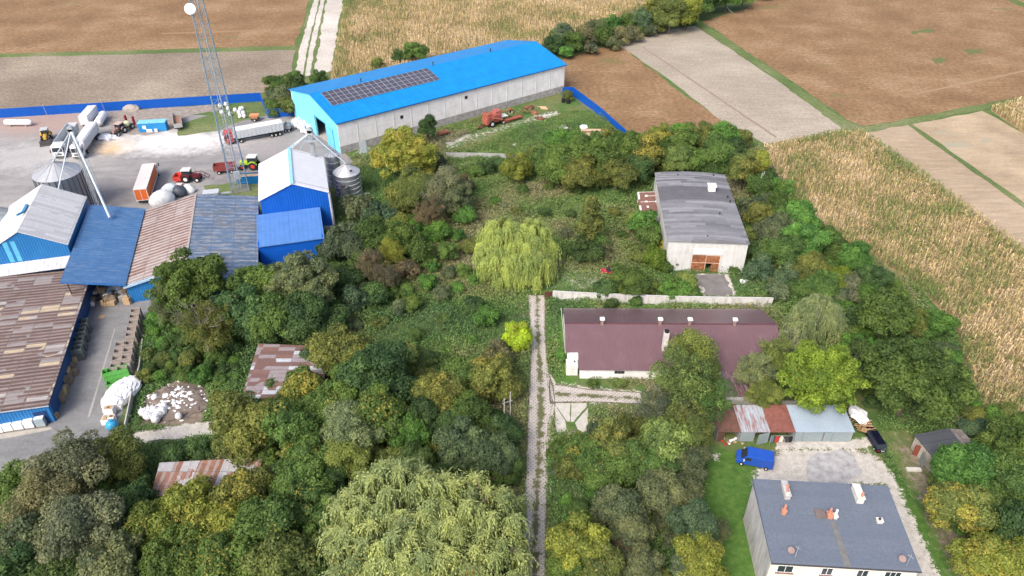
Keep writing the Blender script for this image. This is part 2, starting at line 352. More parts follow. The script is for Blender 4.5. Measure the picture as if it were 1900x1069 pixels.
def yardmat():
    n = N('yard_concrete'); p = n.pos('world'); f = n.noise(p, .05, 5, .6); col = n.ramp(f, [(.35, (.19, .19, .192)), (.5, (.255, .253, .25)), (.65, (.32, .312, .302))])
    st = n.noise(n.pos('world', (.3, 1.2, 1), R(15)), .35, 5, .7); col = n.mix(.5, col, n.ramp(st, [(.3, (.65, .65, .66)), (.7, (1.3, 1.28, 1.27))]), 'MULTIPLY')
    def spot(px, py, r, sx=1.0):
        c = G(px, py); v = n.n('VectorMath', operation='SUBTRACT'); n.l(p, v.inputs[0]); v.inputs[1].default_value = c
        s2 = n.n('VectorMath', operation='MULTIPLY'); n.l(v.outputs[0], s2.inputs[0]); s2.inputs[1].default_value = (1/r, sx/r, 0)
        l = n.n('VectorMath', operation='LENGTH'); n.l(s2.outputs[0], l.inputs[0])
        d = n.math('ADD', l.outputs['Value'], n.math('MULTIPLY', n.math('SUBTRACT', n.noise(p, .25, 5, .7), .5), 1.6)); return n.ramp(d, [(.4, (1, 1, 1)), (1.05, (0, 0, 0))])
    col = n.mix(spot(215, 272, 9, 1.3), col, (.60, .42, .22)); col = n.mix(spot(330, 262, 26, 2.2), col, (.56, .555, .54)); col = n.mix(spot(70, 225, 22, 1.5), col, (.33, .25, .22))
    col = n.mix(n.math('MULTIPLY', spot(60, 290, 20, 1.5), .6), col, (.46, .455, .45)); col = n.mix(n.math('MULTIPLY', spot(500, 275, 16, 1.2), .6), col, (.30, .28, .28))
    g = n.noise(p, 1.2, 5, .8); col = n.mix(.5, col, n.ramp(g, [(.33, (.8, .8, .8)), (.67, (1.2, 1.2, 1.2))]), 'MULTIPLY')
    return n.done(col, .9)
YARD = yardmat()
sheet('field_brown_far_left', roughen(GP([(-700, -110), (590, -110), (574, 0), (547, 87), (0, 101), (-500, 113)]), 5, .6, 1), .004, BROWN)
sheet('verge_far', roughen(GP([(-500, 113), (0, 100), (549, 85), (546, 95), (0, 107), (-500, 121)]), 4, .4, 2), .008, VERGE)
sheet('field_ploughed', roughen(GP([(-500, 120), (0, 107), (549, 93), (538, 140), (500, 172), (484, 172), (0, 207), (-500, 245)]), 5, .4, 3), .012, PLOUGH)
sheet('track_verge', roughen(GP([(560, -110), (680, -110), (640, 0), (606, 140), (510, 175), (548, 130), (573, 0)]), 5, .4, 4), .016, VERGE)
sheet('track_bare_strip', roughen(GP([(650, -110), (692, -110), (636, 0), (614, 132), (582, 140), (606, 0)]), 4, .5, 5), .020, TRACK)
sheet('track_rut_left', roughen(GP([(594, -110), (606, -110), (592, 0), (570, 90), (562, 145), (545, 150), (556, 90), (583, 0)]), 4, .3, 6), .020, TRACK)
sheet('track_rut_right', roughen(GP([(614, -110), (626, -110), (603, 0), (583, 90), (576, 140), (566, 142), (574, 90), (595, 0)]), 4, .3, 7), .024, TRACK)
MAIZE_FAR = GP([(697, -110), (1330, -110), (1240, 0), (1090, 52), (1000, 98), (900, 100), (740, 140), (610, 170), (617, 132), (640, 0)])
sheet('maize_soil_far', roughen(MAIZE_FAR, 5, .5, 8), .004, MAIZEG)
sheet('field_brown_small', roughen(GP([(1035, 112), (1100, 92), (1150, 84), (1255, 165), (1350, 232), (1400, 275), (1300, 300), (1165, 262), (1095, 205), (1042, 160)]), 4, .7, 9), .004, BROWN)
sheet('field_pale', roughen(GP([(1148, 84), (1215, 60), (1290, 48), (1450, 155), (1567, 240), (1545, 246), (1420, 268), (1340, 225), (1245, 150)]), 5, .35, 10), .012, PALESOIL)
sheet('field_brown_right', roughen(GP([(1303, 40), (1380, 18), (1420, -10), (1520, -110), (1750, -110), (1850, -10), (1910, 20), (2300, 100), (2500, 120), (1905, 178), (1640, 228), (1600, 234), (1570, 222), (1450, 138)]), 5, .5, 11), .004, BROWN)
sheet('verge_between_fields', roughen(GP([(1290, 47), (1302, 40), (1450, 141), (1570, 224), (1600, 236), (1905, 179), (2500, 120), (2500, 127), (1905, 184), (1700, 229), (1610, 246), (1565, 242), (1446, 151)]), 3, .7, 12), .016, VERGE)
sheet('field_tan', roughen(GP([(1603, 246), (1682, 229), (1905, 388), (2300, 650), (2400, 800), (1905, 474)]), 5, .3, 13), .008, TAN)
sheet('verge_narrow', roughen(GP([(1680, 230), (1690, 228), (1905, 380), (2300, 640), (2300, 652), (1905, 390)]), 4, .3, 14), .012, VERGE)
sheet('field_patchy', roughen(GP([(1690, 231), (1822, 206), (1905, 250), (2300, 440), (2300, 640), (1905, 380)]), 5, .4, 15), .004, PATCHY)
MAIZE_R = GP([(1838, 205), (1905, 184), (2500, 130), (2500, 520), (2300, 445), (1905, 252)])
sheet('maize_soil_right', roughen(MAIZE_R, 5, .4, 16), .008, MAIZEG)
MAIZE_TOP = GP([(1850, -14), (1760, -110), (2400, -110), (2400, 80), (1905, 8)])
sheet('maize_soil_corner', roughen(MAIZE_TOP, 5, .4, 17), .008, MAIZEG)
MAIZE_N = GP([(1415, 278), (1490, 262), (1545, 250), (1600, 250), (1700, 318), (1905, 474), (2400, 800), (2400, 1000), (1905, 800), (1800, 740), (1770, 600), (1690, 525), (1600, 465), (1530, 445), (1490, 385), (1440, 320)])
sheet('maize_soil_near', roughen(MAIZE_N, 4, .6, 18), .004, MAIZEG)
sheet('yard', roughen(GP([(-400, 252), (0, 219), (250, 202), (330, 212), (400, 215), (490, 215), (540, 215), (600, 225), (640, 285), (655, 300), (615, 330), (600, 380), (480, 380), (370, 400), (200, 410), (0, 480), (-400, 560)]), 3, .25, 19), .004, YARD)
sheet('yard_green_patch', roughen(GP([(325, 236), (360, 222), (470, 196), (492, 196), (500, 214), (455, 222), (400, 244), (330, 252)]), 2, .7, 20), .008, VERGE)
sheet('yard_soil_strip', roughen(GP([(205, 208), (330, 198), (400, 194), (410, 204), (345, 216), (325, 240), (270, 252), (205, 245)]), 2, .6, 21), .008, mt('rubble_soil', (.27, .24, .21), .9, var=.35, sc=.8, mode='world'))
sheet('yard_tower_patch', roughen(GP([(378, 345), (440, 338), (484, 343), (486, 380), (400, 372)]), 1.5, .3, 22), .008, VERGE)
sheet('road', roughen(GP([(150, 520), (285, 520), (285, 560), (262, 640), (248, 720), (215, 800), (196, 822), (90, 872), (0, 890), (-400, 950), (-400, 760), (60, 740)]), 3, .15, 23), .004, ROADM)
sheet('road_kerb_strip', roughen(GP([(-60, 812), (0, 806), (95, 792), (97, 797), (0, 815), (-60, 822)]), 3, .08, 24), .008, mt('pale_concrete_strip', (.36, .34, .30), .9, mode='world'))
sheet('road_patch_line', roughen(GP([(212, 610), (214, 610), (191, 690), (166, 775), (162, 775), (188, 690)]), 3, .05, 25), .008, mt('pale_joint', (.33, .32, .30), .9, mode='world'))
sheet('road_dark_silt', roughen(GP([(275, 818), (395, 808), (395, 816), (290, 826)]), 2, .3, 26), .008, mt('black_silt', (.06, .06, .06), .9, mode='world'))

# driveway of lattice paving blocks, two wheel lanes and weeds in the middle
def pavermat():
    n = N('lattice_pavers'); p = n.pos('world', (1, 1, 1), R(45)); sx = n.n('SeparateXYZ'); n.l(p, sx.inputs[0]); u = n.n('Attribute', attribute_name='u').outputs['Fac']
    def tri(o): return n.math('ABSOLUTE', n.math('SUBTRACT', n.math('FRACT', n.math('DIVIDE', o, .52)), .5))
    hole = n.math('MULTIPLY', n.math('LESS_THAN', tri(sx.outputs[0]), .20), n.math('LESS_THAN', tri(sx.outputs[1]), .20))
    nz = n.noise(n.pos('world'), .7, 5, .75); nb = n.noise(n.pos('world'), .15, 3)
    c = n.ramp(nz, [(.3, (.36, .33, .30)), (.55, (.50, .465, .43)), (.75, (.60, .565, .52))])
    col = n.mix(n.math('MULTIPLY', hole, .6), c, (.12, .11, .08))
    mid = n.math('SUBTRACT', n.math('MULTIPLY', n.math('SUBTRACT', nz, .42), 2.4), n.math('ABSOLUTE', n.math('SUBTRACT', u, .05)))
    col = n.mix(n.ramp(n.math('ADD', mid, n.math('MULTIPLY', nb, .3)), [(.0, (0, 0, 0)), (.25, (1, 1, 1))]), col, (.115, .12, .055))
    e = n.math('ADD', n.math('ABSOLUTE', u), n.math('MULTIPLY', n.math('SUBTRACT', nz, .5), .5)); col = n.mix(n.ramp(e, [(.82, (0, 0, 0)), (.95, (1, 1, 1))]), col, (.13, .105, .075))
    n.bump(hole, .4, -.05); return n.done(col, .9)
PAV = pavermat()
def strip(name, pairs, z, mat, sub=6, across=6):
    V = []; U = []; pr = []
    for k in range(len(pairs)-1):
        for j in range(sub): pr.append([G(*pairs[k][i]).lerp(G(*pairs[k+1][i]), j/sub) for i in (0, 1)])
    pr.append([G(*q) for q in pairs[-1]])
    for a, b in zip(pr, pr[1:]):
        for i in range(across):
            t0, t1 = i/across, (i+1)/across
            for q, t in ((b[0].lerp(b[1], t0), t0), (b[0].lerp(b[1], t1), t1), (a[0].lerp(a[1], t1), t1), (a[0].lerp(a[1], t0), t0)): V.append((q.x, q.y, z)); U.append(2*t-1)
    return tag(npmesh(name, np.array(V), 4, mat, {'u': U}), kind='structure')
sheet('field_wheel_track', roughen(GP([(1192, 88), (1194, 87), (1442, 254), (1439, 256)]), 4, .15, 41), .016, mt('track_dark', (.25, .20, .155), .95, mode='world'))
sheet('field_wheel_track', roughen(GP([(1700, 172), (1905, 129), (1905, 133), (1702, 175)]), 4, .3, 42), .008, mt('track_pale', (.30, .205, .12), .95, mode='world'))
sheet('field_wheel_track', roughen(GP([(300, 61), (480, 55), (480, 58), (300, 64)]), 4, .3, 43), .008, mt('track_pale2', (.275, .18, .10), .95, mode='world'))
sheet('field_weed_patch', roughen(GP([(1725, 110), (1745, 106), (1760, 112), (1735, 118)]), 2, 1.2, 44), .008, mt('weed_patch', (.12, .14, .05), .95, mode='world'))
sheet('field_weed_patch', roughen(GP([(1785, 92), (1820, 90), (1828, 100), (1795, 102)]), 2, 1.2, 45), .008, mt('weed_patch'))
sheet('field_weed_patch', roughen(GP([(1690, 60), (1730, 52), (1735, 58), (1695, 65)]), 2, 1.2, 46), .008, mt('weed_patch'))
strip('driveway', [((978, 548), (1013, 548)), ((982, 600), (1012, 600)), ((984, 660), (1015, 660)), ((979, 740), (1027, 740)), ((975, 850), (1022, 850)), ((971, 960), (1014, 960)), ((966, 1110), (1013, 1110))], .004, PAV)
strip('paved_apron', [((1013, 690), (1020, 690)), ((1016, 715), (1033, 712)), ((1026, 745), (1034, 748)), ((1016, 790), (1036, 800)), ((1012, 850), (1016, 850))], .008, PAV, across=2)
strip('paved_path', [((1030, 712), (1030, 748)), ((1090, 722), (1090, 746)), ((1190, 728), (1190, 750))], .012, PAV, across=4)
def crackslab():
    n = N('cracked_slab'); p = n.pos('world'); f = n.noise(p, .8, 5, .7); col = n.ramp(f, [(.3, (.38, .37, .33)), (.7, (.56, .54, .49))]); return n.done(col, .9)
CS = crackslab()
def piece(P, nm='concrete_slab'): return sheet(nm, roughen(GP(P), .8, .06, int(P[0][0])), .016, CS)
piece([(1030, 749), (1058, 748), (1057, 783), (1052, 782), (1035, 757)]); piece([(1060, 748), (1088, 748), (1089, 754), (1070, 775), (1064, 783), (1059, 783)])
piece([(1030, 753), (1049, 781), (1051, 797), (1044, 808), (1033, 804)]); piece([(1091, 757), (1091, 806), (1072, 797), (1067, 785), (1076, 774)]); piece([(1048, 807), (1057, 801), (1066, 800), (1073, 807)])
sheet('grey_hall_apron', roughen(GP([(1286, 508), (1346, 508), (1360, 548), (1312, 550)]), 1.0, .5, 31), .004, mt('old_tarmac', (.17, .165, .16), .9, var=.25, sc=.5, mode='world'))
sheet('yard_tarmac_patch', roughen(GP([(1515, 840), (1560, 832), (1585, 845), (1600, 875), (1560, 900), (1500, 903), (1496, 870)]), 1.2, .5, 32), .004, mt('grey_patch', (.36, .36, .365), .9, var=.35, sc=.8, mode='world'))
# ------------------------------------------------------------------ buildings
def gable(name, label, cat, o, rz, L, W, he, hr, wallm, gablem, roofm, roofm2=None, over=.35, th_=.14, base=None, door=None, doorend=0, floor=0):
    """local x runs along the ridge 0..L, local y across 0..W; door=(y0,y1,h) cut in the gable at x=0"""
    t = thing(name, label, cat, o, rz)
    m = M(); b0 = base[0] if base else 0
    m.box(0, L, 0, .3, b0, he); m.box(0, L, W-.3, W, b0, he); m.build('wall', wallm, t)
    if base: b = M(); b.box(-.02, L+.02, -.04, .32, 0, b0); b.box(-.02, L+.02, W-.32, W+.04, 0, b0); b.build('plinth', base[1], t)
    for x0 in (0, L-.3):
        g = M(); x1 = x0+.3; e = .302; zt = lambda y: he+(hr-he)*(1-abs(y-W/2)/(W/2))
        def seg(ya, yb, z0):
            ys = [ya]+([W/2] if ya < W/2 < yb else [])+[yb]
            pts = [(ya, z0), (yb, z0)]+[(y, zt(y)) for y in reversed(ys)]; n = len(pts)
            g.add([(x0, y, z) for y, z in pts]+[(x1, y, z) for y, z in pts], [list(range(n-1, -1, -1)), list(range(n, 2*n))]+[[i, (i+1) % n, n+(i+1) % n, n+i] for i in range(n)])
        if door and x0 == 0: seg(e, door[0], 0); seg(door[0], door[1], door[2]); seg(door[1], W-e, 0)
        else: seg(e, W-e, 0)
        g.build('gable_wall', gablem, t)
    sl = (hr-he)/(W/2)
    for k, rm in ((0, roofm), (1, roofm2 or roofm)):
        ya, yb = (-over, W/2) if k == 0 else (W/2, W+over)
        za, zb = (he-sl*over, hr) if k == 0 else (hr, he-sl*over); u = th_+.005
        m = M(); m.slab([(-over, ya, za+u), (L+over, ya, za+u), (L+over, yb, zb+u), (-over, yb, zb+u)], th_); m.build('roof', rm, t)
    if floor: m = M(); m.box(.3, L-.3, .3, W-.3, .02, .04); m.build('floor', CONC, t)
    return t
def window(parent, c, ux, w, h, nrm, z, panes=2, frame=None, sill=None):
    """window on a wall: c=(x,y) centre, ux=unit vector along wall, nrm=outward normal"""
    ux = Vector((*ux, 0)); nn = Vector((*nrm, 0)); c = Vector((*c, 0)); up = Vector((0, 0, 1))
    def bx(m, a0, a1, z0, z1, d0, d1):
        p = [c+ux*a+nn*d for a, d in ((a0, d1), (a1, d1), (a1, d0), (a0, d0))]; m.hexa([tuple(q+up*(z+z0)) for q in p], [tuple(q+up*(z+z1)) for q in p])
    f = M(); t = .07
    bx(f, -w/2, w/2, 0, t, -.04, .04); bx(f, -w/2, w/2, h-t, h, -.04, .04)
    for k in range(panes+1):
        a = -w/2+(w-t)*k/panes; bx(f, a, a+t, t, h-t, -.04, .035)
    win = f.build('window', frame or WHITEP, parent); g = M(); bx(g, -w/2+t, w/2-t, t, h-t, -.04, .012); g.build('pane', GLASS, win)
    if sill: s = M(); bx(s, -w/2-.12, w/2+.12, -.13, -.01, -.02, .2); s.build('sill', sill, win)
    return win

# --- the long blue-roofed hall
BLUE_R = corrugated('blue_sheet_roof', (.006, .225, .58), (.012, .27, .64), 1.1, 'x', .4, .14, bump=.25, seam=5.8, stain=(.03, .24, .52), amt=.1); CYAN = corrugated('cyan_sheet_wall', (.20, .66, .82), (.24, .70, .85), .8, 'y', .5, .06)
PANELW = stained('white_panel_wall', (.74, .74, .74), (.52, .51, .50), amt=.3, panel=5.8)
PLINTH = stained('stained_block_plinth', (.40, .39, .385), (.17, .165, .165), amt=.6, vert=False)
a0 = R(36.6); O = G(625, 227, 9.5); HL, HW, HE, HR = 81.5, 32.0, 9.3, 12.7
hall = gable('warehouse_hall', 'long warehouse with bright blue sheet roof, solar panels and white panel wall', 'warehouse', (O.x, O.y), a0, HL, HW, HE, HR, PANELW, CYAN, BLUE_R, base=(2.2, PLINTH), door=(8.6, 15.6, 6.2), floor=1, over=.5)
m = M()
for y in (8.2, 15.6): m.box(-.08, .02, y, y+.35, 0, 6.2)
m.box(-.08, .02, 8.2, 15.95, 6.2, 6.55); m.build('door_frame', mt('door_frame_blue', (.08, .40, .62)), hall)
m = M(); m.box(-.22, -.10, 3.6, 8.1, .1, 6.1); m.build('sliding_door', corrugated('cyan_door', (.16, .58, .78), None, .5, 'y'), hall)
for k in range(1, 14): m = M(); m.box(k*5.8-.14, k*5.8+.14, -.09, .0, 2.62, HE-.15); m.build('pilaster', mt('pilaster_white', (.62, .62, .62), .8), hall)
m = M(); sl = (HR-HE)/(HW/2)
m.box(-.5, HL+.5, -.62, -.5, HE-sl*.5-.12, HE-sl*.5+.10); m.build('gutter', mt('gutter_blue', (.01, .10, .34)), hall)
for x, z in ((20, 5.6), (42.5, 6.4)):
    m = M(); m.box(x-.55, x+.55, -.05, .06, z, z+1.1); f = m.build('wall_vent', mt('vent_frame', (.3, .3, .3)), hall); m = M(); m.box(x-.42, x+.42, -.08, -.045, z+.12, z+.98); m.build('vent_opening', VOID, f)
for x in (16, 41, 63):
    m = M(); m.cyl((x, HW/2, HR+.1), (x, HW/2, HR+1.0), .16); m.cyl((x, HW/2, HR+1.0), (x, HW/2, HR+1.15), .28); m.build('roof_vent', DARK, hall)
def on_slope(x, y, up): z = HE+sl*y+.16; k = math.hypot(1, sl); return (x, y-up*sl/k, z+up/k)
PV = simple('solar_cells', (.07, .072, .10), .3, var=.15, sc=.6)
x0, y0, pw, ph = 2.6, 7.7, 1.88, 1.85
for r_ in range(4):
    for c_ in range(19):
        xa, ya = x0+c_*pw, y0+r_*ph; P = lambda d, i: [on_slope(xa+d, ya+d, i), on_slope(xa+pw-d, ya+d, i), on_slope(xa+pw-d, ya+ph-d, i), on_slope(xa+d, ya+ph-d, i)]
        m = M(); m.hexa(P(.02, .10), P(.02, .16)); f = m.build('solar_panel', mt('panel_frame', (.42, .43, .46), .35), hall)
        m = M(); m.hexa(P(.065, .14), P(.065, .165)); m.build('cell_sheet', PV, f)

# --- royal blue hall with white roof beside the silos
ax = R(105.5); DV = Vector((math.cos(ax), math.sin(ax), 0)); BV = Vector((math.cos(R(15.5)), math.sin(R(15.5)), 0))
ROYAL = corrugated('royal_blue_cladding', (.006, .10, .46), (.008, .12, .50), .6, 'y', .5, .12); ROYALX = corrugated('royal_blue_cladding_side', (.006, .10, .52), (.007, .12, .58), .6, 'x', .45, .06)
WROOF = corrugated('white_roof_sheet', (.70, .72, .75), (.76, .78, .80), 1.0, 'x', .4, .05, stain=(.5, .5, .52), amt=.1)
N0 = G(608, 355, 10)
O = N0  # front right eave; local x to the back, local y to the left
sh = gable('silo_hall', 'royal blue clad hall with white gabled roof beside the round silos', 'building', (O.x, O.y), ax, 19.0, 15.0, 9.8, 13.0, ROYALX, ROYAL, WROOF, over=.3)
m = M(); m.box(-.33, 19.33, 7.1, 7.9, 13.17, 13.27); m.build('ridge_cap', mt('ridge_cap_blue', (.25, .52, .72)), sh)
m = M()
for x in (1.0, 18.2): m.hexa([(x, -.28, 9.93), (x+.25, -.28, 9.93), (x+.25, 7.0, 13.0), (x, 7.0, 13.0)], [(x, -.28, 10.0), (x+.25, -.28, 10.0), (x+.25, 7.0, 13.07), (x, 7.0, 13.07)])
m.build('roof_rib', mt('rib_grey', (.5, .52, .55)), sh)
m = M(); m.box(-.36, -.31, -.3, .05, 0, 9.6); m.cyl((.5, -.45, 0), (.5, -.45, 9.4), .1); m.build('corner_trim', mt('corner_trim_grey', (.5, .53, .58)), sh)
# lean-to in front
BL2 = corrugated('faded_blue_roof', (.045, .17, .50), (.06, .20, .53), 1.0, 'x', .5, .05, bump=.15)
def monoslope(name, label, o, rz, L, W, z0, z1, wallm, roofm, walls='nsew', over=.25, cat='building', post=None):
    """x 0..L back, y 0..W left; roof height z0 at y=0, z1 at y=W"""
    t = thing(name, label, cat, o, rz); m = M()
    if 's' in walls: m.add([(0, 0, 0), (0, W, 0), (0, W, z1), (0, 0, z0), (.2, 0, 0), (.2, W, 0), (.2, W, z1), (.2, 0, z0)], [(3, 2, 1, 0), (4, 5, 6, 7), (0, 1, 5, 4), (1, 2, 6, 5), (2, 3, 7, 6), (3, 0, 4, 7)])
    if 'n' in walls: m.add([(L-.2, 0, 0), (L-.2, W, 0), (L-.2, W, z1), (L-.2, 0, z0), (L, 0, 0), (L, W, 0), (L, W, z1), (L, 0, z0)], [(3, 2, 1, 0), (4, 5, 6, 7), (0, 1, 5, 4), (1, 2, 6, 5), (2, 3, 7, 6), (3, 0, 4, 7)])
    if 'e' in walls: m.box(.2, L-.2, 0, .2, 0, z0)
    if 'w' in walls: m.box(.2, L-.2, W-.2, W, 0, z1)
    if m.v: m.build('wall', wallm, t)
    if post:
        for x, y in post:
            p = M(); p.cyl((x, y, 0), (x, y, z0+(z1-z0)*y/W), .1, n=6); p.build('post', DARK, t)
    s_ = (z1-z0)/W; m = M(); m.slab([(-over, -over, z0-s_*over+.12), (L+over, -over, z0-s_*over+.12), (L+over, W+over, z1+s_*over+.12), (-over, W+over, z1+s_*over+.12)], .11); m.build('roof', roofm, t)
    return t
p = G(593, 397, 6.2); q = p-DV*9.5
lean = thing('lean_to', 'royal blue lean-to with faded blue flat roof in front of the silo hall', 'building', (q.x, q.y), ax)
L_ = (Vector((N0.x, N0.y))-Vector((q.x, q.y))).dot(Vector((DV.x, DV.y)))-.1
m = M(); m.box(0, L_, 0, .25, 0, 5.6); m.box(0, .25, .25, 13.4, 0, 5.2); m.box(0, L_, 13.4, 13.65, 0, 5.6); m.build('wall', ROYALX, lean)
m = M(); m.slab([(-.3, -.3, 5.45), (L_, -.3, 6.3), (L_, 13.8, 6.3), (-.3, 13.8, 5.45)], .14); m.build('roof', corrugated('faded_blue_roof_lean', (.085, .21, .50), (.10, .235, .53), 1.0, 'y', .5, .12, bump=.15, seam=6.7), lean)

# --- long rusty / blue gabled shed
RUSTA = sheets('rust_roof_west', [(0, (.16, .095, .072)), (.30, (.21, .135, .105)), (.52, (.26, .205, .18)), (.72, (.18, .10, .075)), (.86, (.30, .26, .24))], 3.0, 4.2, streak='y', fade=.35, stripe=(1.25, (.46, .42, .41), .8, .32))
FADEDB = sheets('patchy_blue_roof', [(0, (.11, .165, .24)), (.35, (.09, .14, .22)), (.6, (.15, .17, .20)), (.75, (.11, .18, .29)), (.88, (.22, .15, .12))], 1.6, 4.4, streak='y', fade=.6, seam=(.07, .12, .22), stripe=(1.6, (.31, .33, .35), .8, .1))
O = G(344, 490, 7.3); o_ = O-BV*0-DV*7  # ridge line, front; extend 7 m under the trees
rs = thing('long_shed', 'long gabled shed, one roof slope rusty and striped, the other patchy blue', 'building', (o_.x, o_.y), ax)
LS, WL, WR, zl, zr, zg = 38.0, 12.1, 13.4, 4.5, 4.8, 7.3
m = M(); m.slab([(-.3+7, 0, zg), (LS, 0, zg), (LS, WL+.3, zl), (6.7, WL+.3, zl)], .12); m.build('roof', RUSTA, rs)
m = M(); m.slab([(-.3, -WR-.3, zr), (LS, -WR-.3, zr), (LS, 0, zg), (-.3, 0, zg)], .12); m.build('roof', FADEDB, rs)
BLW = corrugated('blue_sheet_wall', (.02, .16, .42), (.03, .20, .48), .5, 'y', .5, .08); BLWX = corrugated('blue_sheet_wall_side', (.02, .16, .42), (.03, .20, .48), .5, 'x', .5, .08)
m = M()
for x in (7.0, LS-.5): m.add([(x, WL, 0), (x, 0, 0), (x, 0, zg-.15), (x, WL, zl-.15), (x+.2, WL, 0), (x+.2, 0, 0), (x+.2, 0, zg-.15), (x+.2, WL, zl-.15)], [(3, 2, 1, 0), (4, 5, 6, 7), (0, 1, 5, 4), (1, 2, 6, 5), (2, 3, 7, 6), (3, 0, 4, 7)])
for x in (0, LS-.5): m.add([(x, 0, 0), (x, -WR, 0), (x, -WR, zr-.15), (x, 0, zg-.15), (x+.2, 0, 0), (x+.2, -WR, 0), (x+.2, -WR, zr-.15), (x+.2, 0, zg-.15)], [(3, 2, 1, 0), (4, 5, 6, 7), (0, 1, 5, 4), (1, 2, 6, 5), (2, 3, 7, 6), (3, 0, 4, 7)])
m.box(.2, 7.0, -.1, .1, 0, zg-.2); m.box(.2, LS-.5, -WR, -WR+.2, 0, zr-.12); m.box(7.2, LS-.5, WL-.2, WL, 0, zl-.12); m.build('wall', BLW, rs)
m = M(); m.box(6.4, 6.75, -.2, WL+.35, zl-.6, zl-.15, 0); m.v = [(x, y, z+(zg-zl)*(1-max(0, y)/WL)) for x, y, z in m.v]; m.build('fascia', mt('pale_blue_trim', (.35, .50, .66)), rs)
m = M(); m.box(-.3, LS, -.22, .22, zg+.02, zg+.09); m.build('ridge_cap', mt('ridge_rust', (.34, .30, .28), .6, var=.3), rs)
m = M(); m.cyl((9, -6.2, 5.8), (9, -6.2, 7.2), .35); m.cyl((9, -6.2, 7.2), (9, -6.2, 7.35), .6, .5); m.box(8.2, 9.8, -6.8, -5.6, 6.2, 6.5); m.build('roof_fan', STEEL, rs)
m = M(); m.cyl((12, .6, 7.2), (12, .6, 8.4), .3); m.box(11.2, 12.6, .2, .9, 7.3, 7.6); m.cyl((11.2, .6, 7.5), (10.3, 1.1, 8.2), .15); m.build('roof_fan', STEEL, rs)

# --- open-fronted lean-to with flat blue roof, and the white-roofed blue barn
p = G(231, 526, 5.0); fl = monoslope('canopy_shed', 'deep open-fronted canopy with flat dull blue roof between the barn and the rusty shed', (p.x, p.y), ax, 31.5, 10.6, 4.9, 7.5, BLWX, corrugated('dull_blue_roof', (.06, .155, .33), (.085, .19, .37), 1.0, 'x', .45, .16, bump=.15, stain=(.15, .24, .37), amt=.4, seam=4.2), walls='n', cat='canopy', post=[(.3, .3), (.3, 5), (.3, 10), (10, .3), (20, .3), (30, .3)])
m = M(); m.box(8, 8.2, .3, 10.3, 0, 4.5); m.build('back_wall', mt('grimy_block', (.13, .12, .11), .9), fl)
m = M(); m.box(-.32, -.26, -.25, 10.9, 4.55, 4.9); m.v = [(x, y, z+2.6*y/10.6) for x, y, z in m.v]; m.build('fascia', mt('fascia_blue', (.03, .14, .40)), fl)
p = G(124, 453, 9.0); WB = 15.4
STREAKW = sheets('grey_white_roof', [(0, (.56, .57, .57)), (.3, (.62, .63, .63)), (.6, (.52, .53, .54)), (.8, (.66, .67, .68))], 1.0, 40, streak='y', fade=.35, seam=(.38, .40, .40), gap=.06)
barn = gable('blue_barn', 'bright blue sheet metal barn with greyish white gabled roof at the left', 'barn', (p.x, p.y), ax, 21.0, WB, 9.0, 13.2, BLWX, BLW, STREAKW, over=.25)
m = M(); m.box(8.4, 11.6, 8.3, 8.8, 13.0, 13.5); m.cyl((8.4, 8.5, 13.3), (6.8, 9.3, 13.5), .25); m.build('roof_duct', mt('duct_blue', (.06, .24, .42)), barn)
m = M()
for y in (9.0, 10.4): m.box(-.06, -.0, y, y+.9, 6.5, 11.2)
m.build('faded_panel', mt('faded_cyan', (.10, .42, .66)), barn)
q = G(125, 497, 6.2); q2 = Vector((p.x, p.y, 0))-DV*2.9-BV*.2
wl_ = thing('porch_roof', 'narrow white corrugated lean-to roof along the foot of the blue barn', 'lean-to', (q2.x, q2.y), ax)
m = M(); m.slab([(0, -.2, 5.2), (2.85, -.2, 6.3), (2.85, 16.5, 6.3), (0, 16.5, 5.2)], .1); m.build('roof', corrugated('white_lean_roof', (.52, .54, .56), (.60, .61, .63), .8, 'y', .6, .15, stain=(.38, .37, .36), amt=.4), wl_)
m = M(); m.box(.1, 2.85, .0, .15, 0, 5.2); m.build('wall', BLWX, wl_)

# --- low shed with rusty patchwork roof at the left edge
p = G(87, 750, 4.0)
MOSAIC = sheets('rust_mosaic_roof', [(0, (.12, .078, .065)), (.40, (.15, .10, .085)), (.60, (.28, .265, .26)), (.70, (.12, .085, .075)), (.78, (.55, .46, .30)), (.87, (.44, .43, .42)), (.93, (.14, .095, .08))], 1.0, 3.3, streak='y', fade=.4, gap=.08, stripe=(1.0, (.32, .27, .25), .65))
LT = (q2.xy-Vector((p.x, p.y))).dot(DV.xy)
ls = monoslope('long_store', 'long low store with rusty brown roof patched with cream and grey sheets', (p.x, p.y), ax, LT-.1, 26.0, 4.0, 5.4, BLW, MOSAIC, over=.3)
m = M(); m.box(-.38, -.32, -.3, 26.2, 3.75, 3.95); m.v = [(x, y, z+1.4*y/26) for x, y, z in m.v]; m.build('gutter', mt('gutter_grey', (.42, .45, .5)), ls)
m = M(); m.box(-.06, -.0, .6, 2.6, .05, 2.7); f = m.build('door', mt('door_dark_blue', (.01, .04, .14)), ls)
m = M(); m.box(1, LT-1, -.07, -.01, .4, 3.4); m.build('side_cladding', corrugated('navy_side', (.012, .07, .22), (.016, .09, .26), .5, 'x'), ls)

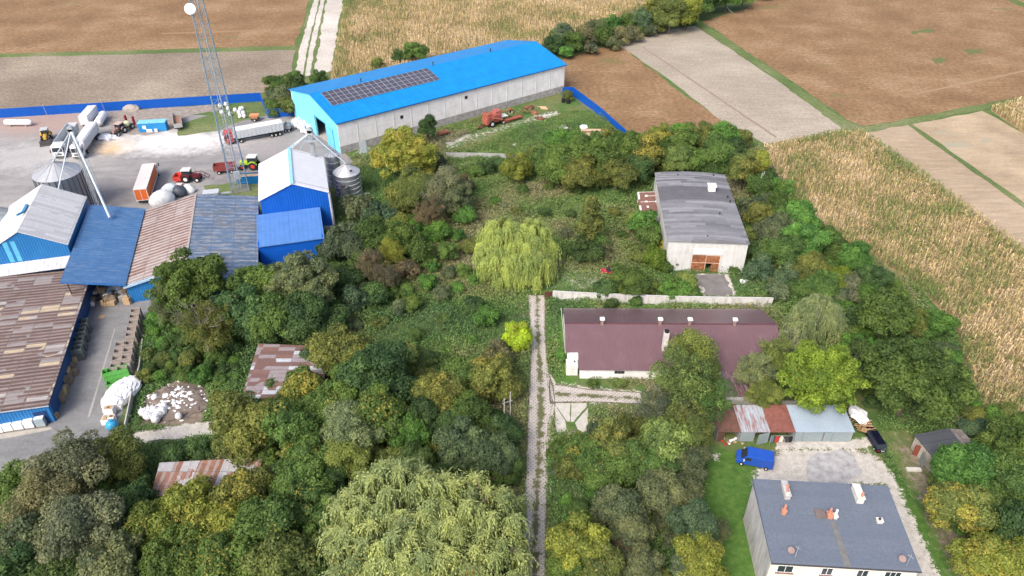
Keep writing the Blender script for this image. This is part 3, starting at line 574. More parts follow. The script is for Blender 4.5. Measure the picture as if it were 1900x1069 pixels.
# --- grey flat-roofed hall
p = G(1241, 447, 7.5); ga = R(86.0)-PI/2
def feltmat():
    n = N('patched_felt_roof'); tc = n.n('TexCoord').outputs['Object']; sx = n.n('SeparateXYZ'); n.l(tc, sx.inputs[0])
    vy = n.math('DIVIDE', sx.outputs['Y'], 1.0); r_ = n.math('FLOOR', vy); w0 = n.n('TexWhiteNoise', noise_dimensions='1D'); n.l(r_, w0.inputs['W'])
    ux = n.math('FLOOR', n.math('ADD', n.math('DIVIDE', sx.outputs['X'], 5.5), n.math('MULTIPLY', w0.outputs['Value'], 7)))
    cm = n.n('CombineXYZ'); n.l(ux, cm.inputs[0]); n.l(r_, cm.inputs[1]); w1 = n.n('TexWhiteNoise', noise_dimensions='2D'); n.l(cm.outputs[0], w1.inputs['Vector'])
    col = n.ramp(w1.outputs['Value'], [(0, (.13, .133, .145)), (.35, (.18, .183, .195)), (.7, (.25, .255, .27)), (1, (.15, .153, .165))])
    band = n.math('MULTIPLY', n.math('GREATER_THAN', sx.outputs['Y'], 17.6), n.math('LESS_THAN', sx.outputs['Y'], 24.2)); col = n.mix(n.math('MULTIPLY', band, .85), col, (.10, .10, .11))
    for y, t in ((29.2, .12), (30.2, .09), (27.9, .06), (24.2, .05), (17.6, .05)):
        d = n.math('LESS_THAN', n.math('ABSOLUTE', n.math('SUBTRACT', n.math('ADD', sx.outputs['Y'], n.math('MULTIPLY', n.noise(n.pos(), .5, 2), .5)), y)), t); col = n.mix(n.math('MULTIPLY', d, .75), col, (.04, .04, .045))
    sm = n.math('LESS_THAN', n.math('FRACT', vy), .05); col = n.mix(n.math('MULTIPLY', sm, .35), col, (.08, .08, .09))
    g = n.noise(n.pos('obj', (.5, 2, 1)), 1.2, 6, .8); col = n.mix(.55, col, n.ramp(g, [(.33, (.65, .65, .65)), (.68, (1.4, 1.4, 1.42))]), 'MULTIPLY'); return n.done(col, .8)
FELT = feltmat(); GW = stained('pale_grey_render', (.56, .57, .56), (.34, .34, .33), amt=.35); PEEL = stained('peeling_side_wall', (.66, .66, .64), (.34, .33, .30), amt=.7)
gh = thing('grey_hall', 'disused grey rendered hall with patched grey felt roof and rusty gates', 'building', (p.x, p.y), ga)
W, L, zt = 16.6, 31.7, 7.45
m = M(); m.box(0, 5.4, 0, .35, 0, zt); m.box(11.4, W, 0, .35, 0, zt); m.box(5.4, 11.4, 0, .35, 4.3, zt); m.build('wall', GW, gh); m = M(); m.box(0, W, L-.35, L, 0, zt); m.build('rear_wall', GW, gh)
m = M(); m.box(-.01, .34, .36, L-.36, 0, zt); m.box(W-.35, W, .36, L-.36, 0, zt); m.build('side_wall', PEEL, gh)
m = M(); nn_ = 8; top = lambda u: zt+.55*(1-(2*u-1)**2)
for i in range(nn_):
    u0, u1 = i/nn_, (i+1)/nn_; X0 = -.25+u0*(W+.5); X1 = -.25+u1*(W+.5)
    m.hexa([(X0, -.3, zt+.01), (X1, -.3, zt+.01), (X1, L+.3, zt+.01), (X0, L+.3, zt+.01)], [(X0, -.3, top(u0)+.15), (X1, -.3, top(u1)+.15), (X1, L+.3, top(u1)+.15), (X0, L+.3, top(u0)+.15)])
m.build('roof', FELT, gh)
m = M(); m.box(5.3, 11.7, -.10, -.004, 4.55, 5.9); m.build('lintel_panel', mt('pale_lintel', (.62, .63, .63), .8), gh)
RUSTG = sheets('rusty_gate_sheets', [(0, (.40, .13, .05)), (.3, (.52, .21, .09)), (.55, (.28, .09, .045)), (.75, (.60, .29, .14)), (.9, (.18, .08, .05))], 1.0, 1.0, rough=.8, fade=.3); 
def gatemesh(x0, x1, z0, z1): m = M(); m.box(x0, x1, .1, .18, z0, z1); return m
rg = stained('rust_gate', (.50, .19, .075), (.13, .055, .035), amt=1.0, vert=False)
g1 = gatemesh(5.5, 8.35, .1, 4.2).build('gate_leaf', rg, gh); m = gatemesh(8.45, 11.3, 2.3, 4.2); m.box(9.7, 11.3, .1, .18, .1, 2.3); m.box(8.45, 8.6, .1, .18, .1, 2.3); m.build('gate_leaf', rg, gh)
m = M()
for x in (5.4, 8.35, 11.3): m.box(x, x+.1, .04, .1, 0, 4.3)
for z in (.05, 2.2, 4.2): m.box(5.5, 8.35, .05, .095, z, z+.1); m.box(8.45, 11.3, .05, .095, z if z > .1 else 4.06, (z if z > .1 else 4.06)+.1)
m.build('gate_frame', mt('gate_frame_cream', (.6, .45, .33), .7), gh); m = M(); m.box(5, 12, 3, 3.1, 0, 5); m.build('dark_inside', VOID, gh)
m = M(); m.box(11.3, 12.9, 21.8, 23.4, 8.1, 9.3); m.box(11.1, 13.1, 21.6, 23.6, 9.3, 9.5); m.build('roof_vent_box', mt('vent_white', (.72, .72, .70), .7), gh)
for x, y in ((12.3, 11.5), (15.4, 19.6), (15.6, 17.5), (5.1, 29.9), (13.8, 30.6), (8.2, 1.4)):
    m = M(); m.cyl((x, y, 7.6), (x, y, 8.35), .17); m.build('vent_pipe', DARK, gh)
m = M(); m.cyl((-.12, L-1.2, .2), (-.12, L-1.2, 7.3), .09); m.cyl((-.12, L-2, .2), (-.12, L-2, 7.3), .05); m.build('drain_pipe', STEEL, gh)
# side canopy
pc = G(1187, 391, 3.2); sc_ = thing('side_canopy', 'small brown sheet canopy with white tape marks beside the grey hall', 'canopy', (pc.x, pc.y), ga)
m = M(); m.slab([(0, 0, 3.1), (5.3, 0, 3.5), (5.3, 9.6, 3.5), (0, 9.6, 3.1)], .1); m.build('roof', stained('brown_canopy', (.20, .105, .085), (.14, .075, .065), amt=.3), sc_)
m = M(); wx = 5.4
for x0_, x1_, ya, yb in ((.05, .5, .4, 2.6), (.05, .5, 5.8, 9.2), (1.8, 2.3, 1.5, 2.4), (1.6, 2.2, 4.2, 4.9), (1.8, 2.4, 7.0, 7.9), (4.0, 4.5, 4.0, 4.8), (wx-.7, wx-.2, 5.5, 9.3), (.5, wx-.4, 4.35, 4.5), (2.2, wx-.3, 7.3, 7.45), (.1, wx-.2, 9.35, 9.5)):
    m = M(); z = lambda x: 3.12+.4*x/wx; m.hexa([(x0_, ya, z(x0_)-.01), (x1_, ya, z(x1_)-.01), (x1_, yb, z(x1_)-.01), (x0_, yb, z(x0_)-.01)], [(x0_, ya, z(x0_)+.02), (x1_, ya, z(x1_)+.02), (x1_, yb, z(x1_)+.02), (x0_, yb, z(x0_)+.02)]); m.build('tape_mark', mt('tape_white', (.75, .74, .72), .7), sc_)
for x, y in ((.4, .4), (.4, 9.2)): m = M(); m.cyl((x, y, 0), (x, y, 3.0), .14); m.build('post', CONC, sc_)
ob = M(); ob.cyl((0, -.5, .75), (0, .5, .75), .75, n=14); q = G(1207, 394); o = ob.build('concrete_ring', CONC, None); o.location = (q.x, q.y, 0); tag(o, 'pale round drum lying under the brown canopy', 'drum')

# --- long low building with burgundy roof
BURG = corrugated('burgundy_roof', (.145, .088, .10), (.175, .112, .128), .42, 'x', .3, .08, bump=.22, stain=(.13, .06, .07), amt=.2)
LOWW = stained('white_rendered_wall', (.76, .77, .78), (.5, .48, .45), amt=.15)
lb = thing('burgundy_building', 'long low white building with burgundy metal roof and bare chimney stack', 'building', (9.6, 99.0, 0), R(-.5))
sl_ = .4; zf = 2.5; zrg = zf+sl_*8.8
m = M(); m.slab([(0, 3.3, zf+sl_*3.3), (2.2, 3.3, zf+sl_*3.3), (2.2, 0, zf), (38.9, 0, zf), (38.9, 8.8, zrg), (0, 8.8, zrg)], .1); m.build('roof', BURG, lb)
m = M(); m.slab([(0, 8.8, zrg), (38.9, 8.8, zrg), (39.3, 18.6, 2.2), (.3, 18.6, 2.2)], .1); m.build('roof', BURG, lb)
m = M(); m.slab([(23.6, -5.6, 1.75), (31.6, -5.8, 1.75), (32.3, -.05, zf-.02), (23.6, -.05, zf-.02)], .08); m.build('roof', corrugated('burgundy_lean', (.16, .085, .095), (.27, .21, .23), .55, 'x', .5, .3, bump=.7, stain=(.28, .24, .265), amt=.5), lb)
m = M(); m.box(2.5, 38.6, .5, .8, 0, zf+.1); m.box(.4, .7, 3.6, 18.1, 0, zf-.1); m.box(2.5, 2.8, .8, 3.6, 0, zf+.2); m.box(.7, 2.5, 3.3, 3.6, 0, zf+1.1); m.box(38.3, 38.6, .8, 18.1, 0, zf-.1); m.box(.7, 38.3, 17.8, 18.1, 0, zf-.1)
for x in (.4, 38.3): m.add([(x, .8, zf), (x, 18.1, zf-.2), (x, 8.8, zrg-.15), (x+.3, .8, zf), (x+.3, 18.1, zf-.2), (x+.3, 8.8, zrg-.15)] if x > 1 else [(x, 3.6, zf-.1), (x, 18.1, zf-.2), (x, 8.8, zrg-.15), (x+.3, 3.6, zf-.1), (x+.3, 18.1, zf-.2), (x+.3, 8.8, zrg-.15)], [(0, 1, 2), (5, 4, 3), (0, 3, 4, 1), (1, 4, 5, 2), (2, 5, 3, 0)])
m.box(24, 31, -5.2, -5.0, 0, 1.7); m.box(24, 24.2, -5.0, .4, 0, 1.75); m.build('wall', LOWW, lb)
m = M(); m.box(.1, 2.15, 1.3, 3.2, 0, 2.3); m.build('entrance_block', mt('pale_block', (.64, .65, .63), .8), lb); m = M(); m.cyl((1.6, 2.3, 2.3), (1.6, 2.3, 2.6), .12); m.build('vent_pipe', DARK, lb)
m = M(); m.box(-.05, 38.95, 8.65, 8.95, zrg+.02, zrg+.07); m.build('ridge_cap', mt('burg_ridge', (.12, .05, .055)), lb)
m = M(); m.box(-.12, -.02, 3.3, 18.6, 2.1, 2.3); m.v = [(x, y, z+(zrg-2.2)*(1-abs(y-8.8)/9.8) if y > 8.8 else z+(zrg-2.2)*1.0*(y+.0)/8.8) for x, y, z in m.v]; m.build('verge_trim', mt('trim_grey', (.5, .5, .52)), lb)
for x in (6.8, 17.4, 22.8, 31.0):
    m = M(); m.box(x-.25, x+.25, 8.4, 8.9, zrg-.1, zrg+1.1); c_ = m.build('chimney', mt('vent_brown', (.28, .20, .18)), lb); m = M(); m.box(x-.42, x+.42, 8.25, 9.05, zrg+1.1, zrg+1.35); m.build('cap', mt('cap_white', (.8, .8, .8)), c_)
m = M(); m.box(17.25, 18.1, 3.5, 4.35, 3.6, 8.0); c_ = m.build('chimney_stack', mt('stack_white', (.62, .61, .57), .8), lb); m = M(); m.cyl((17.68, 3.93, 8.0), (17.68, 3.93, 8.35), .42, n=12); m.build('flue', mt('soot', (.02, .02, .02)), c_)
for x in (9.5,): window(lb, (x, .5), (1, 0), 1.8, .7, (0, -1), 1.2, 3, frame=mt('win_brown', (.2, .16, .14)))

# --- tin garages
gy0 = 84.3; rustr = stained('rust_red_roof', (.24, .095, .075), (.12, .055, .045), amt=.5); galv = corrugated('galv_roof', (.33, .41, .49), (.38, .46, .53), .4, 'x', .45, .1, stain=(.3, .15, .11), amt=.0, bump=.3)
galvr = corrugated('galv_roof_rusting', (.38, .45, .51), (.44, .50, .54), .4, 'x', .45, .1, stain=(.26, .12, .09), amt=.62, bump=.3); dgr = corrugated('grey_garage_door', (.27, .33, .35), (.31, .36, .38), .35, 'x', .5, .1)
rustm = stained('rust_brown_roof', (.20, .085, .07), (.075, .06, .04), amt=.8)
for i, (xa, xb, rm, lab, kind) in enumerate([(33.1, 36.7, rustm, 'leftmost tin garage under a rusty brown roof', 0), (36.7, 41.4, galvr, 'tin garage with pale rust-streaked roof and one door ajar', 1), (41.4, 45.5, rustr, 'tin garage with reddish roof standing open with clothes in front', 2),
                                (45.5, 50.2, galv, 'tin garage with shut grey doors, shaded by the yellow-green tree', 3), (50.2, 55.0, galv, 'rightmost tin garage with pale blue-grey roof beside the woodpile', 3)]):
    t = thing('tin_garage', lab, 'garage', (xa+.02, gy0), 0, 'row of tin garages'); w_ = xb-xa-.04
    m = M(); m.box(0, .08, .1, 5.2, 0, 2.4); m.box(w_-.08, w_, .1, 5.2, 0, 2.4); m.box(.08, w_-.08, 5.1, 5.2, 0, 2.4); m.build('wall', mt('tin_wall', (.28, .29, .29), .6, var=.3), t)
    m = M(); m.slab([(-.01, -.25, 2.45), (w_+.01, -.25, 2.45), (w_+.01, 5.4, 3.0), (-.01, 5.4, 3.0)], .06); m.build('roof', rm, t)
    if kind == 3: m = M(); m.box(.1, w_*.3, .0, .08, .05, 2.3); m.build('door', dgr, t); m = M(); m.box(w_*.3+.06, w_-.1, .0, .08, .05, 2.3); m.build('door', dgr, t)
    if kind == 1: m = M(); m.box(.1, w_*.52, .0, .08, .05, 2.3); m.build('door', dgr, t); m = M(); m.box(w_*.58, w_*.58+2.0, -.5, -.42, .05, 2.3, .3); m.build('door', dgr, t)
    if kind == 0: m = M(); m.box(.1, 1.2, .05, .12, 0, 2.2); m.build('door', rustm, t)
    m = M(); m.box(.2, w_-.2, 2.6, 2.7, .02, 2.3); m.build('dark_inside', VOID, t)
clo = [('red', (.5, .04, .03), 42.6), ('cream', (.62, .6, .5), 43.3), ('dark grey', (.05, .05, .06), 44.2), ('blue-grey', (.12, .16, .24), 41.8), ('black', (.02, .02, .02), 44.8)]
for nm, c, x in clo:
    m = M(); m.add([(-.25, 0, 0), (.25, 0, 0), (.32, .0, 1.0), (.1, 0, 1.45), (-.1, 0, 1.45), (-.32, 0, 1.0), (-.2, .12, 0), (.2, .12, 0), (.26, .12, 1.0), (.08, .12, 1.4), (-.08, .12, 1.4), (-.26, .12, 1.0)], [(0, 1, 2, 3, 4, 5), (11, 10, 9, 8, 7, 6), (0, 6, 7, 1), (1, 7, 8, 2), (2, 8, 9, 3), (3, 9, 10, 4), (4, 10, 11, 5), (5, 11, 6, 0)])
    o = m.build('hanging_coat', mt('cloth_'+nm, c, .9), None); o.location = (x, gy0-.6, .5); tag(o, nm+' garment hanging in front of the open tin garage', 'clothing')
m = M(); m.cyl((41.6, gy0-.6, 1.98), (45.2, gy0-.6, 1.98), .03); m.cyl((41.6, gy0-.6, 0), (41.6, gy0-.6, 2), .04); m.cyl((45.2, gy0-.6, 0), (45.2, gy0-.6, 2), .04); o = m.build('clothes_rail', STEEL); tag(o, 'thin metal clothes rail in front of the open tin garage', 'clothes rail')
# woodpile
p = G(1592, 788); wp = thing('woodpile', 'stack of firewood under a crumpled white tarpaulin beside the garages', 'woodpile', (p.x+.2, p.y-.3), R(15)); rg_ = random.Random(3)
m = M(); 
for k in range(70): x, y, z = rg_.uniform(-1.1, 1.1), rg_.uniform(-2.2, 2.0), rg_.uniform(.1, 1.5); aa = rg_.uniform(-.3, .3); m.cyl((x-.5, y+aa, z), (x+.5, y-aa, z+rg_.uniform(-.15, .15)), rg_.uniform(.07, .15), n=5)
m.build('logs', mt('split_logs', (.34, .22, .12), .85, var=.5, sc=5), wp); m = M(); m.blob((0, 1.1, 1.5), (1.5, 1.9, .65), 4, .22, 12, 7, .7); m.build('tarpaulin', WHITEBAG, wp)

# --- house with blue-grey flat roof
p = G(1435, 1045, 8.0); ha = R(86.1)-PI/2; HWd, HDp = 18.0, 12.3
CREAM = simple('cream_render', (.70, .65, .57), .85, var=.05); HSIDE = stained('weathered_side_render', (.54, .54, .53), (.30, .30, .30), amt=.75)
ROOFG = sheets('blue_grey_felt', [(0, (.125, .152, .195)), (.4, (.13, .158, .20)), (.7, (.122, .15, .192))], 30, 1.0, .7, seam=(.115, .14, .18), streak='x', fade=.0, gap=.03, ribs=0)
hs = thing('house', 'two-storey house with flat blue-grey roof, cream front and stained side wall', 'house', (p.x, p.y+.4), ha)
m = M(); m.box(0, HWd, 0, .3, 0, 7.7); m.build('front_wall', CREAM, hs); m = M(); m.box(0, .3, .3, HDp, 0, 7.9); m.box(HWd-.3, HWd, .3, HDp, 0, 7.9); m.box(.3, HWd-.3, HDp-.3, HDp, 0, 7.9); m.build('wall', HSIDE, hs)
m = M(); m.hexa([(-.15, -.3, 7.75), (HWd+.15, -.3, 7.75), (HWd+.15, HDp+.2, 8.15), (-.15, HDp+.2, 8.15)], [(-.15, -.3, 7.98), (HWd+.15, -.3, 7.98), (HWd+.15, HDp+.2, 8.7), (-.15, HDp+.2, 8.7)]); m.build('roof', ROOFG, hs)
m = M(); m.box(-.2, HWd+.2, -.42, -.31, 7.72, 7.92); m.build('gutter', mt('gutter_dark', (.06, .06, .07)), hs)
brown = mt('sill_brown', (.22, .12, .11))
for x, w_, pn in ((1.9, 2.0, 2), (7.1, 1.4, 2), (11.5, 1.4, 2), (15.2, 2.0, 3)): window(hs, (x, 0), (1, 0), w_, 1.4, (0, -1), 5.7, pn, sill=brown)
for x, w_, pn in ((2.1, 2.2, 2), (7.2, 1.5, 2), (11.8, 1.5, 2), (15.4, 2.0, 3)): window(hs, (x, 0), (1, 0), w_, 1.5, (0, -1), 2.6, pn, sill=brown)
rz_ = lambda y: 7.98+.72*(y+.3)/(HDp+.5)
def chim(x, y, w_, d, h, mat, pots, nm='chimney'):
    m = M(); m.box(x, x+w_, y, y+d, rz_(y)-.2, rz_(y)+h); m.box(x-.08, x+w_+.08, y-.08, y+d+.08, rz_(y)+h, rz_(y)+h+.12); c_ = m.build(nm, mat, hs)
    for px_, py_, ph_, mm in pots: m = M(); m.cyl((px_, py_, rz_(y)+h+.1), (px_, py_, rz_(y)+h+.1+ph_), .16, n=10); m.cyl((px_, py_, rz_(y)+h+.1+ph_), (px_, py_, rz_(y)+h+.16+ph_), .13, n=10); m.build('chimney_pot', mm, c_)
TERRA = mt('terracotta', (.48, .22, .14), .8); CRM = mt('chimney_cream', (.60, .58, .53), .8)
chim(3.5, 9.3, .7, 2.5, .75, mt('chimney_grey', (.42, .41, .40), .8), [(4.0, 10.6, .6, TERRA), (3.85, 10.0, .4, TERRA), (3.8, 9.5, .3, WHITEP)]); chim(13.0, 9.3, .9, 2.5, .9, CRM, [(13.6, 9.7, .7, TERRA)])
chim(2.6, 6.8, .5, .5, .7, TERRA, [(2.85, 7.05, .9, TERRA)]); chim(8.5, 6.6, .6, .7, .6, TERRA, [(8.7, 6.9, 1.0, TERRA)]); chim(9.3, 6.6, .45, .6, .4, CRM, [(9.5, 6.9, 1.0, WHITEP)]); chim(14.8, 6.3, .7, .6, .35, CRM, [(15.1, 6.6, .25, DARK)])
m = M(); m.box(7.0, 8.3, 6.6, 7.9, rz_(6.6), rz_(7)+.25); m.build('roof_hatch', mt('hatch_brown', (.16, .13, .12)), hs)
m = M(); m.hexa([(8.75, -.28, 7.98+.0), (9.65, -.28, 7.98), (9.45, 6.2, rz_(6.2)), (8.75, 6.2, rz_(6.2))], [(8.75, -.28, 8.02), (9.65, -.28, 8.02), (9.45, 6.2, rz_(6.2)+.03), (8.75, 6.2, rz_(6.2)+.03)]); m.build('felt_patch', mt('felt_patch', (.15, .155, .15), .9), hs)
for x, y in ((2.6, 1.3), (16.2, 1.0)):
    m = M(); m.cyl((x, y, 8.0), (x, y, 8.5), .07); m.cyl((x+.35, y-.6, 7.8), (x+.35, y-.6, 10.2), .035); m.cyl((x+.1, y-.35, 9.8), (x+.6, y-.85, 9.8), .025); a_ = m.build('aerial', STEEL, hs)
    m = M(); m.cyl((x, y, 8.5), (x-.12, y-.1, 8.62), .42, .44, 16); m.build('satellite_dish', mt('dish_brown', (.24, .17, .16)), a_)
m = M(); m.slab([(16.4, -.5, 6.5), (18.6, -.5, 6.5), (18.9, -3.2, 5.6), (15.3, -3.2, 5.6)][::-1], .08); m.build('porch_awning', mt('pale_blue_sheet', (.36, .56, .72), .4), hs)
m = M(); m.box(5.2, 12.8, -2.2, -.32, 3.5, 3.6); m.build('balcony_roof', mt('awning_white', (.68, .68, .67)), hs)
m = M(); m.add([(0, 0, 1.6), (.6, 0, 1.6), (.6, .9, 1.6), (0, .9, 1.6), (0, -2.2, .2), (.6, -2.2, .2), (0, -2.2, .1), (.6, -2.2, .1), (0, .9, 1.45), (.6, .9, 1.45), (0, 0, 1.45), (.6, 0, 1.45)], [(0, 1, 2, 3), (4, 5, 1, 0), (6, 7, 5, 4), (8, 9, 7, 6) if 0 else (10, 11, 7, 6), (9, 8, 10, 11) if 0 else (8, 9, 11, 10), (3, 2, 9, 8)])
m.box(-.06, .0, -2.2, .9, .1, .3); sl_t = thing('slide', 'yellow childrens slide on the grass by the house side wall', 'slide', tuple(G(1407, 1068, 0))[:2], R(-10)); m.build('chute', mt('slide_yellow', (.75, .52, .04), .4), sl_t)
m = M(); m.cyl((.05, .9, 0), (.05, .6, 1.6), .05); m.cyl((.55, .9, 0), (.55, .6, 1.6), .05); [m.cyl((.05, .85-.06*k, .3*k+.2), (.55, .85-.06*k, .3*k+.2), .03) for k in range(5)]; m.build('ladder', mt('slide_red', (.5, .05, .03)), sl_t)

# --- sheds at the right
p = G(1697, 805, 3.0); q = G(1747, 868, 2.8); aa = math.atan2(p.y-q.y, p.x-q.x); Ln = (p-q).length
rsd = thing('right_shed', 'low outbuilding with dark seamed roof and crumbling far edge near the dark car', 'shed', (q.x, q.y), aa)
m = M(); m.slab([(0, 0, 2.8), (Ln, 0, 2.8), (Ln, -6.0, 3.2), (0, -5.6, 3.2)][::-1], .1); rf = m.build('roof', sheets('dark_felt', [(0, (.075, .085, .10)), (.5, (.09, .10, .115)), (.8, (.08, .09, .105))], 1.6, 30, .7, seam=(.02, .02, .03), streak='x', fade=0, gap=.08, ribs=0), rsd)
m = M(); m.slab([(0, -5.6, 3.2), (Ln, -6.0, 3.2), (Ln-.5, -7.8, 3.1), (3, -7.9, 3.1), (.5, -7.4, 3.1)][::-1], .1); m.build('roof', stained('crumbling_roof', (.36, .31, .30), (.12, .11, .10), amt=1, vert=False), rsd)
m = M(); m.box(.3, Ln-.3, -.35, -.1, 0, 2.7); m.box(.3, .5, -7.2, -.35, 0, 2.8); m.box(Ln-.5, Ln-.3, -7.2, -.35, 0, 2.8); m.box(.5, Ln-.5, -7.2, -7.0, 0, 3.0); m.build('wall', stained('dirty_cream_wall', (.45, .42, .36), (.18, .16, .14), amt=.6), rsd)
m = M(); m.box(2.2, 4.2, .35, .42, .05, 2.1, -.4); m.build('door', mt('shed_door_grey', (.22, .25, .25)), rsd); m = M(); m.box(4.4, 5.6, -.04, .06, .05, 2.2, .9); m.build('door', mt('rust_red_door', (.2, .06, .04)), rsd)
p = G(1785, 990, 0); sm = thing('small_shed', 'small low shed with mossy brown roof and whitewashed front at lower right', 'shed', (p.x, p.y), R(4))
m = M(); m.box(0, 6.6, 0, 4, 0, 2.3); m.build('wall', stained('whitewash', (.52, .50, .46), (.3, .27, .23), amt=.5), sm); m = M(); m.slab([(-.3, -.3, 2.45), (6.9, -.3, 2.45), (6.9, 4.4, 2.9), (-.3, 4.4, 2.9)], .12); m.build('roof', stained('mossy_brown_roof', (.15, .11, .085), (.07, .07, .04), amt=.8, vert=False), sm)
m = M(); m.box(3.6, 4.6, -.04, .02, .05, 2.0); m.build('door', mt('shed_door_grey'), sm) if 'shed_door_grey' in MT else None

# --- rusty roofed sheds between the trees
for pts, zz, nm, lab, mm in [([(447, 740), (600, 735), (607, 645), (480, 640)], 3.6, 'rusty_shed', 'rusty corrugated shed roof half hidden by trees above the tall ash', MT.get('x') or sheets('rust_roof_mid', [(0, (.17, .10, .09)), (.35, (.30, .27, .29)), (.55, (.21, .12, .10)), (.75, (.50, .55, .60)), (.9, (.24, .15, .13))], 3.0, 1.0, streak='x', fade=.5)),
                             ([(270, 955), (470, 955), (487, 851), (297, 861)], 3.6, 'rusty_shed', 'shed roof of rusty and bare silver sheets framed by yellowing trees below the rubbish heap', sheets('rust_roof_low', [(0, (.24, .125, .085)), (.34, (.30, .16, .11)), (.48, (.42, .44, .47)), (.66, (.26, .14, .10)), (.8, (.50, .52, .54))], 1.2, 2.6, streak='y', fade=.35, stripe=(1.2, (.40, .37, .36), .5)))]:
    P = [G(x, y, zz) for x, y in pts]; c_ = sum(P, Vector())/4; t = thing(nm, lab, 'shed', (c_.x, c_.y), 0); c_.z = 0
    m = M(); m.slab([tuple(q-c_+Vector((0, 0, .3 if i > 1 else 0))) for i, q in enumerate(P)], .1); m.build('roof', mm, t)
    m = M(); P2 = [((q-c_)*.96) for q in P]
    m.hexa([(q.x, q.y, 0) for q in P2], [(q.x, q.y, 3.3) for q in P2]); m.build('wall', mt('old_block_wall', (.3, .28, .26), .9), t)
p = G(-5, 985, 0); t = thing('blue_tarpaulin', 'bright blue tarpaulin cover at the far left edge among trees', 'tarpaulin', (p.x, p.y), .2); m = M(); m.blob((0, 0, 1.6), (2.2, 3.2, 1.2), 5, .1, 12, 7, .5); m.build('sheet', mt('tarp_blue', (.01, .12, .5), .5), t); m = M(); m.box(-1.6, 1.6, -2.6, 2.6, 0, 1.5); m.build('covered_pile', TIMBER, t)
# ------------------------------------------------------------------ walls and fences
def fence(label, pts, h, name='sheet_fence', mat=None, post=3.0, back=1):
    t = thing(name, label, 'fence', tuple(pts[0])[:2], 0); o = Vector((pts[0][0], pts[0][1], 0))
    mat = mat or corrugated('blue_fence_sheet', (.004, .085, .42), (.005, .095, .46), .35, 'x', .45, .06)
    for a, b in zip(pts, pts[1:]):
        a = Vector((a[0], a[1], 0))-o; b = Vector((b[0], b[1], 0))-o; d = (b-a).normalized(); n_ = Vector((-d.y, d.x, 0))*.03
        m = M(); m.hexa([tuple(a-n_), tuple(b-n_), tuple(b+n_), tuple(a+n_)], [tuple(q+Vector((0, 0, h))) for q in (a-n_, b-n_, b+n_, a+n_)]); m.build('fence_panel', mat, t)
        k = int((b-a).length/post)
        for j in range(k+1): q = a+d*min(j*post, (b-a).length-.1)+n_*3*back; m = M(); m.box(q.x-.05, q.x+.05, q.y-.05, q.y+.05, 0, h+.1); m.build('post', STEEL, t)
    return t
f1 = [G(-260, 240), G(0, 219), G(250, 203), G(485, 188)]; fence('long royal blue sheet fence behind the yard, edge of the ploughed field', f1, 2.9, post=6)
fence('blue sheet fence seen edge-on, running towards the hall gable', [G(485, 188), G(497, 218)], 2.9); fence('short blue sheet fence behind the white big bags by the hall', [G(498, 219), G(563, 214)], 2.9)
fence('blue sheet fence running diagonally from the hall to the yellow shrubs', [G(1043, 178), G(1062, 177), G(1112, 215), G(1164, 262)], 2.9)
WW = stained('whitewashed_wall', (.60, .60, .58), (.33, .31, .28), amt=.5)
def wall(name, label, pts, h, th_, mat, cap=None, cat='wall'):
    t = thing(name, label, cat, tuple(pts[0])[:2], 0); o = Vector((pts[0][0], pts[0][1], 0)); m = M(); c_ = M()
    for a, b in zip(pts, pts[1:]):
        a = Vector((a[0], a[1], 0))-o; b = Vector((b[0], b[1], 0))-o; d = (b-a).normalized(); n_ = Vector((-d.y, d.x, 0))*th_/2; U = Vector((0, 0, 1))
        m.hexa([tuple(a-n_), tuple(b-n_), tuple(b+n_), tuple(a+n_)], [tuple(q+U*h) for q in (a-n_, b-n_, b+n_, a+n_)])
        if cap: n2 = n_*1.4; c_.hexa([tuple(q+U*(h+.002)) for q in (a-n2, b-n2, b+n2, a+n2)], [tuple(q+U*(h+.08)) for q in (a-n2, b-n2, b+n2, a+n2)])
    m.build('wall', mat, t)
    if cap: c_.build('coping', cap, t)
    return t
wall('white_wall', 'long whitewashed wall between the burgundy roof and the grey hall', [G(1025, 556), G(1120, 561), G(1250, 566), G(1431, 569)], 2.1, .25, WW, mt('coping_grey', (.5, .5, .49), .85))
wall('concrete_wall', 'low grey concrete wall among bushes below the long hall', [G(828, 293), G(900, 294), G(1025, 299)], 1.6, .25, stained('grey_wall', (.42, .42, .42), (.25, .25, .24), amt=.5))
wall('concrete_wall', 'short concrete wall end beside the silo hall', [G(598, 431), G(636, 427)], 1.4, .3, CONC)
wall('kerb_wall', 'low pale kerb wall along the top of the garages', [G(1330, 748), G(1430, 751), G(1480, 752)], .9, .25, CONC)
wall('retaining_wall', 'thin grey concrete wall between the road and the green slope', [G(268, 640), G(262, 690), G(248, 740), G(236, 798)], 1.5, .2, CONC)
wall('garden_edging', 'pale narrow concrete edging beside the lane, near the overgrown plot', [G(1021, 880), G(1022, 925)], .35, .15, CONC)
wall('brick_edging', 'short white block edging by the outbuilding door', [G(1681, 872), G(1708, 873)], .35, .6, mt('edge_white', (.55, .54, .5)))
wall('iron_gate', 'dark red-brown metal gate at the end of the white wall', [G(1010, 556), G(1025, 556)], 2.0, .08, mt('gate_maroon', (.09, .035, .03), .6), None, 'gate')
wall('edge_fence', 'thin dark wire fence beside the paved apron', [G(1018, 708), G(1020, 748), G(1028, 750)], .5, .04, mt('fence_dark', (.1, .1, .09)), None, 'fence')
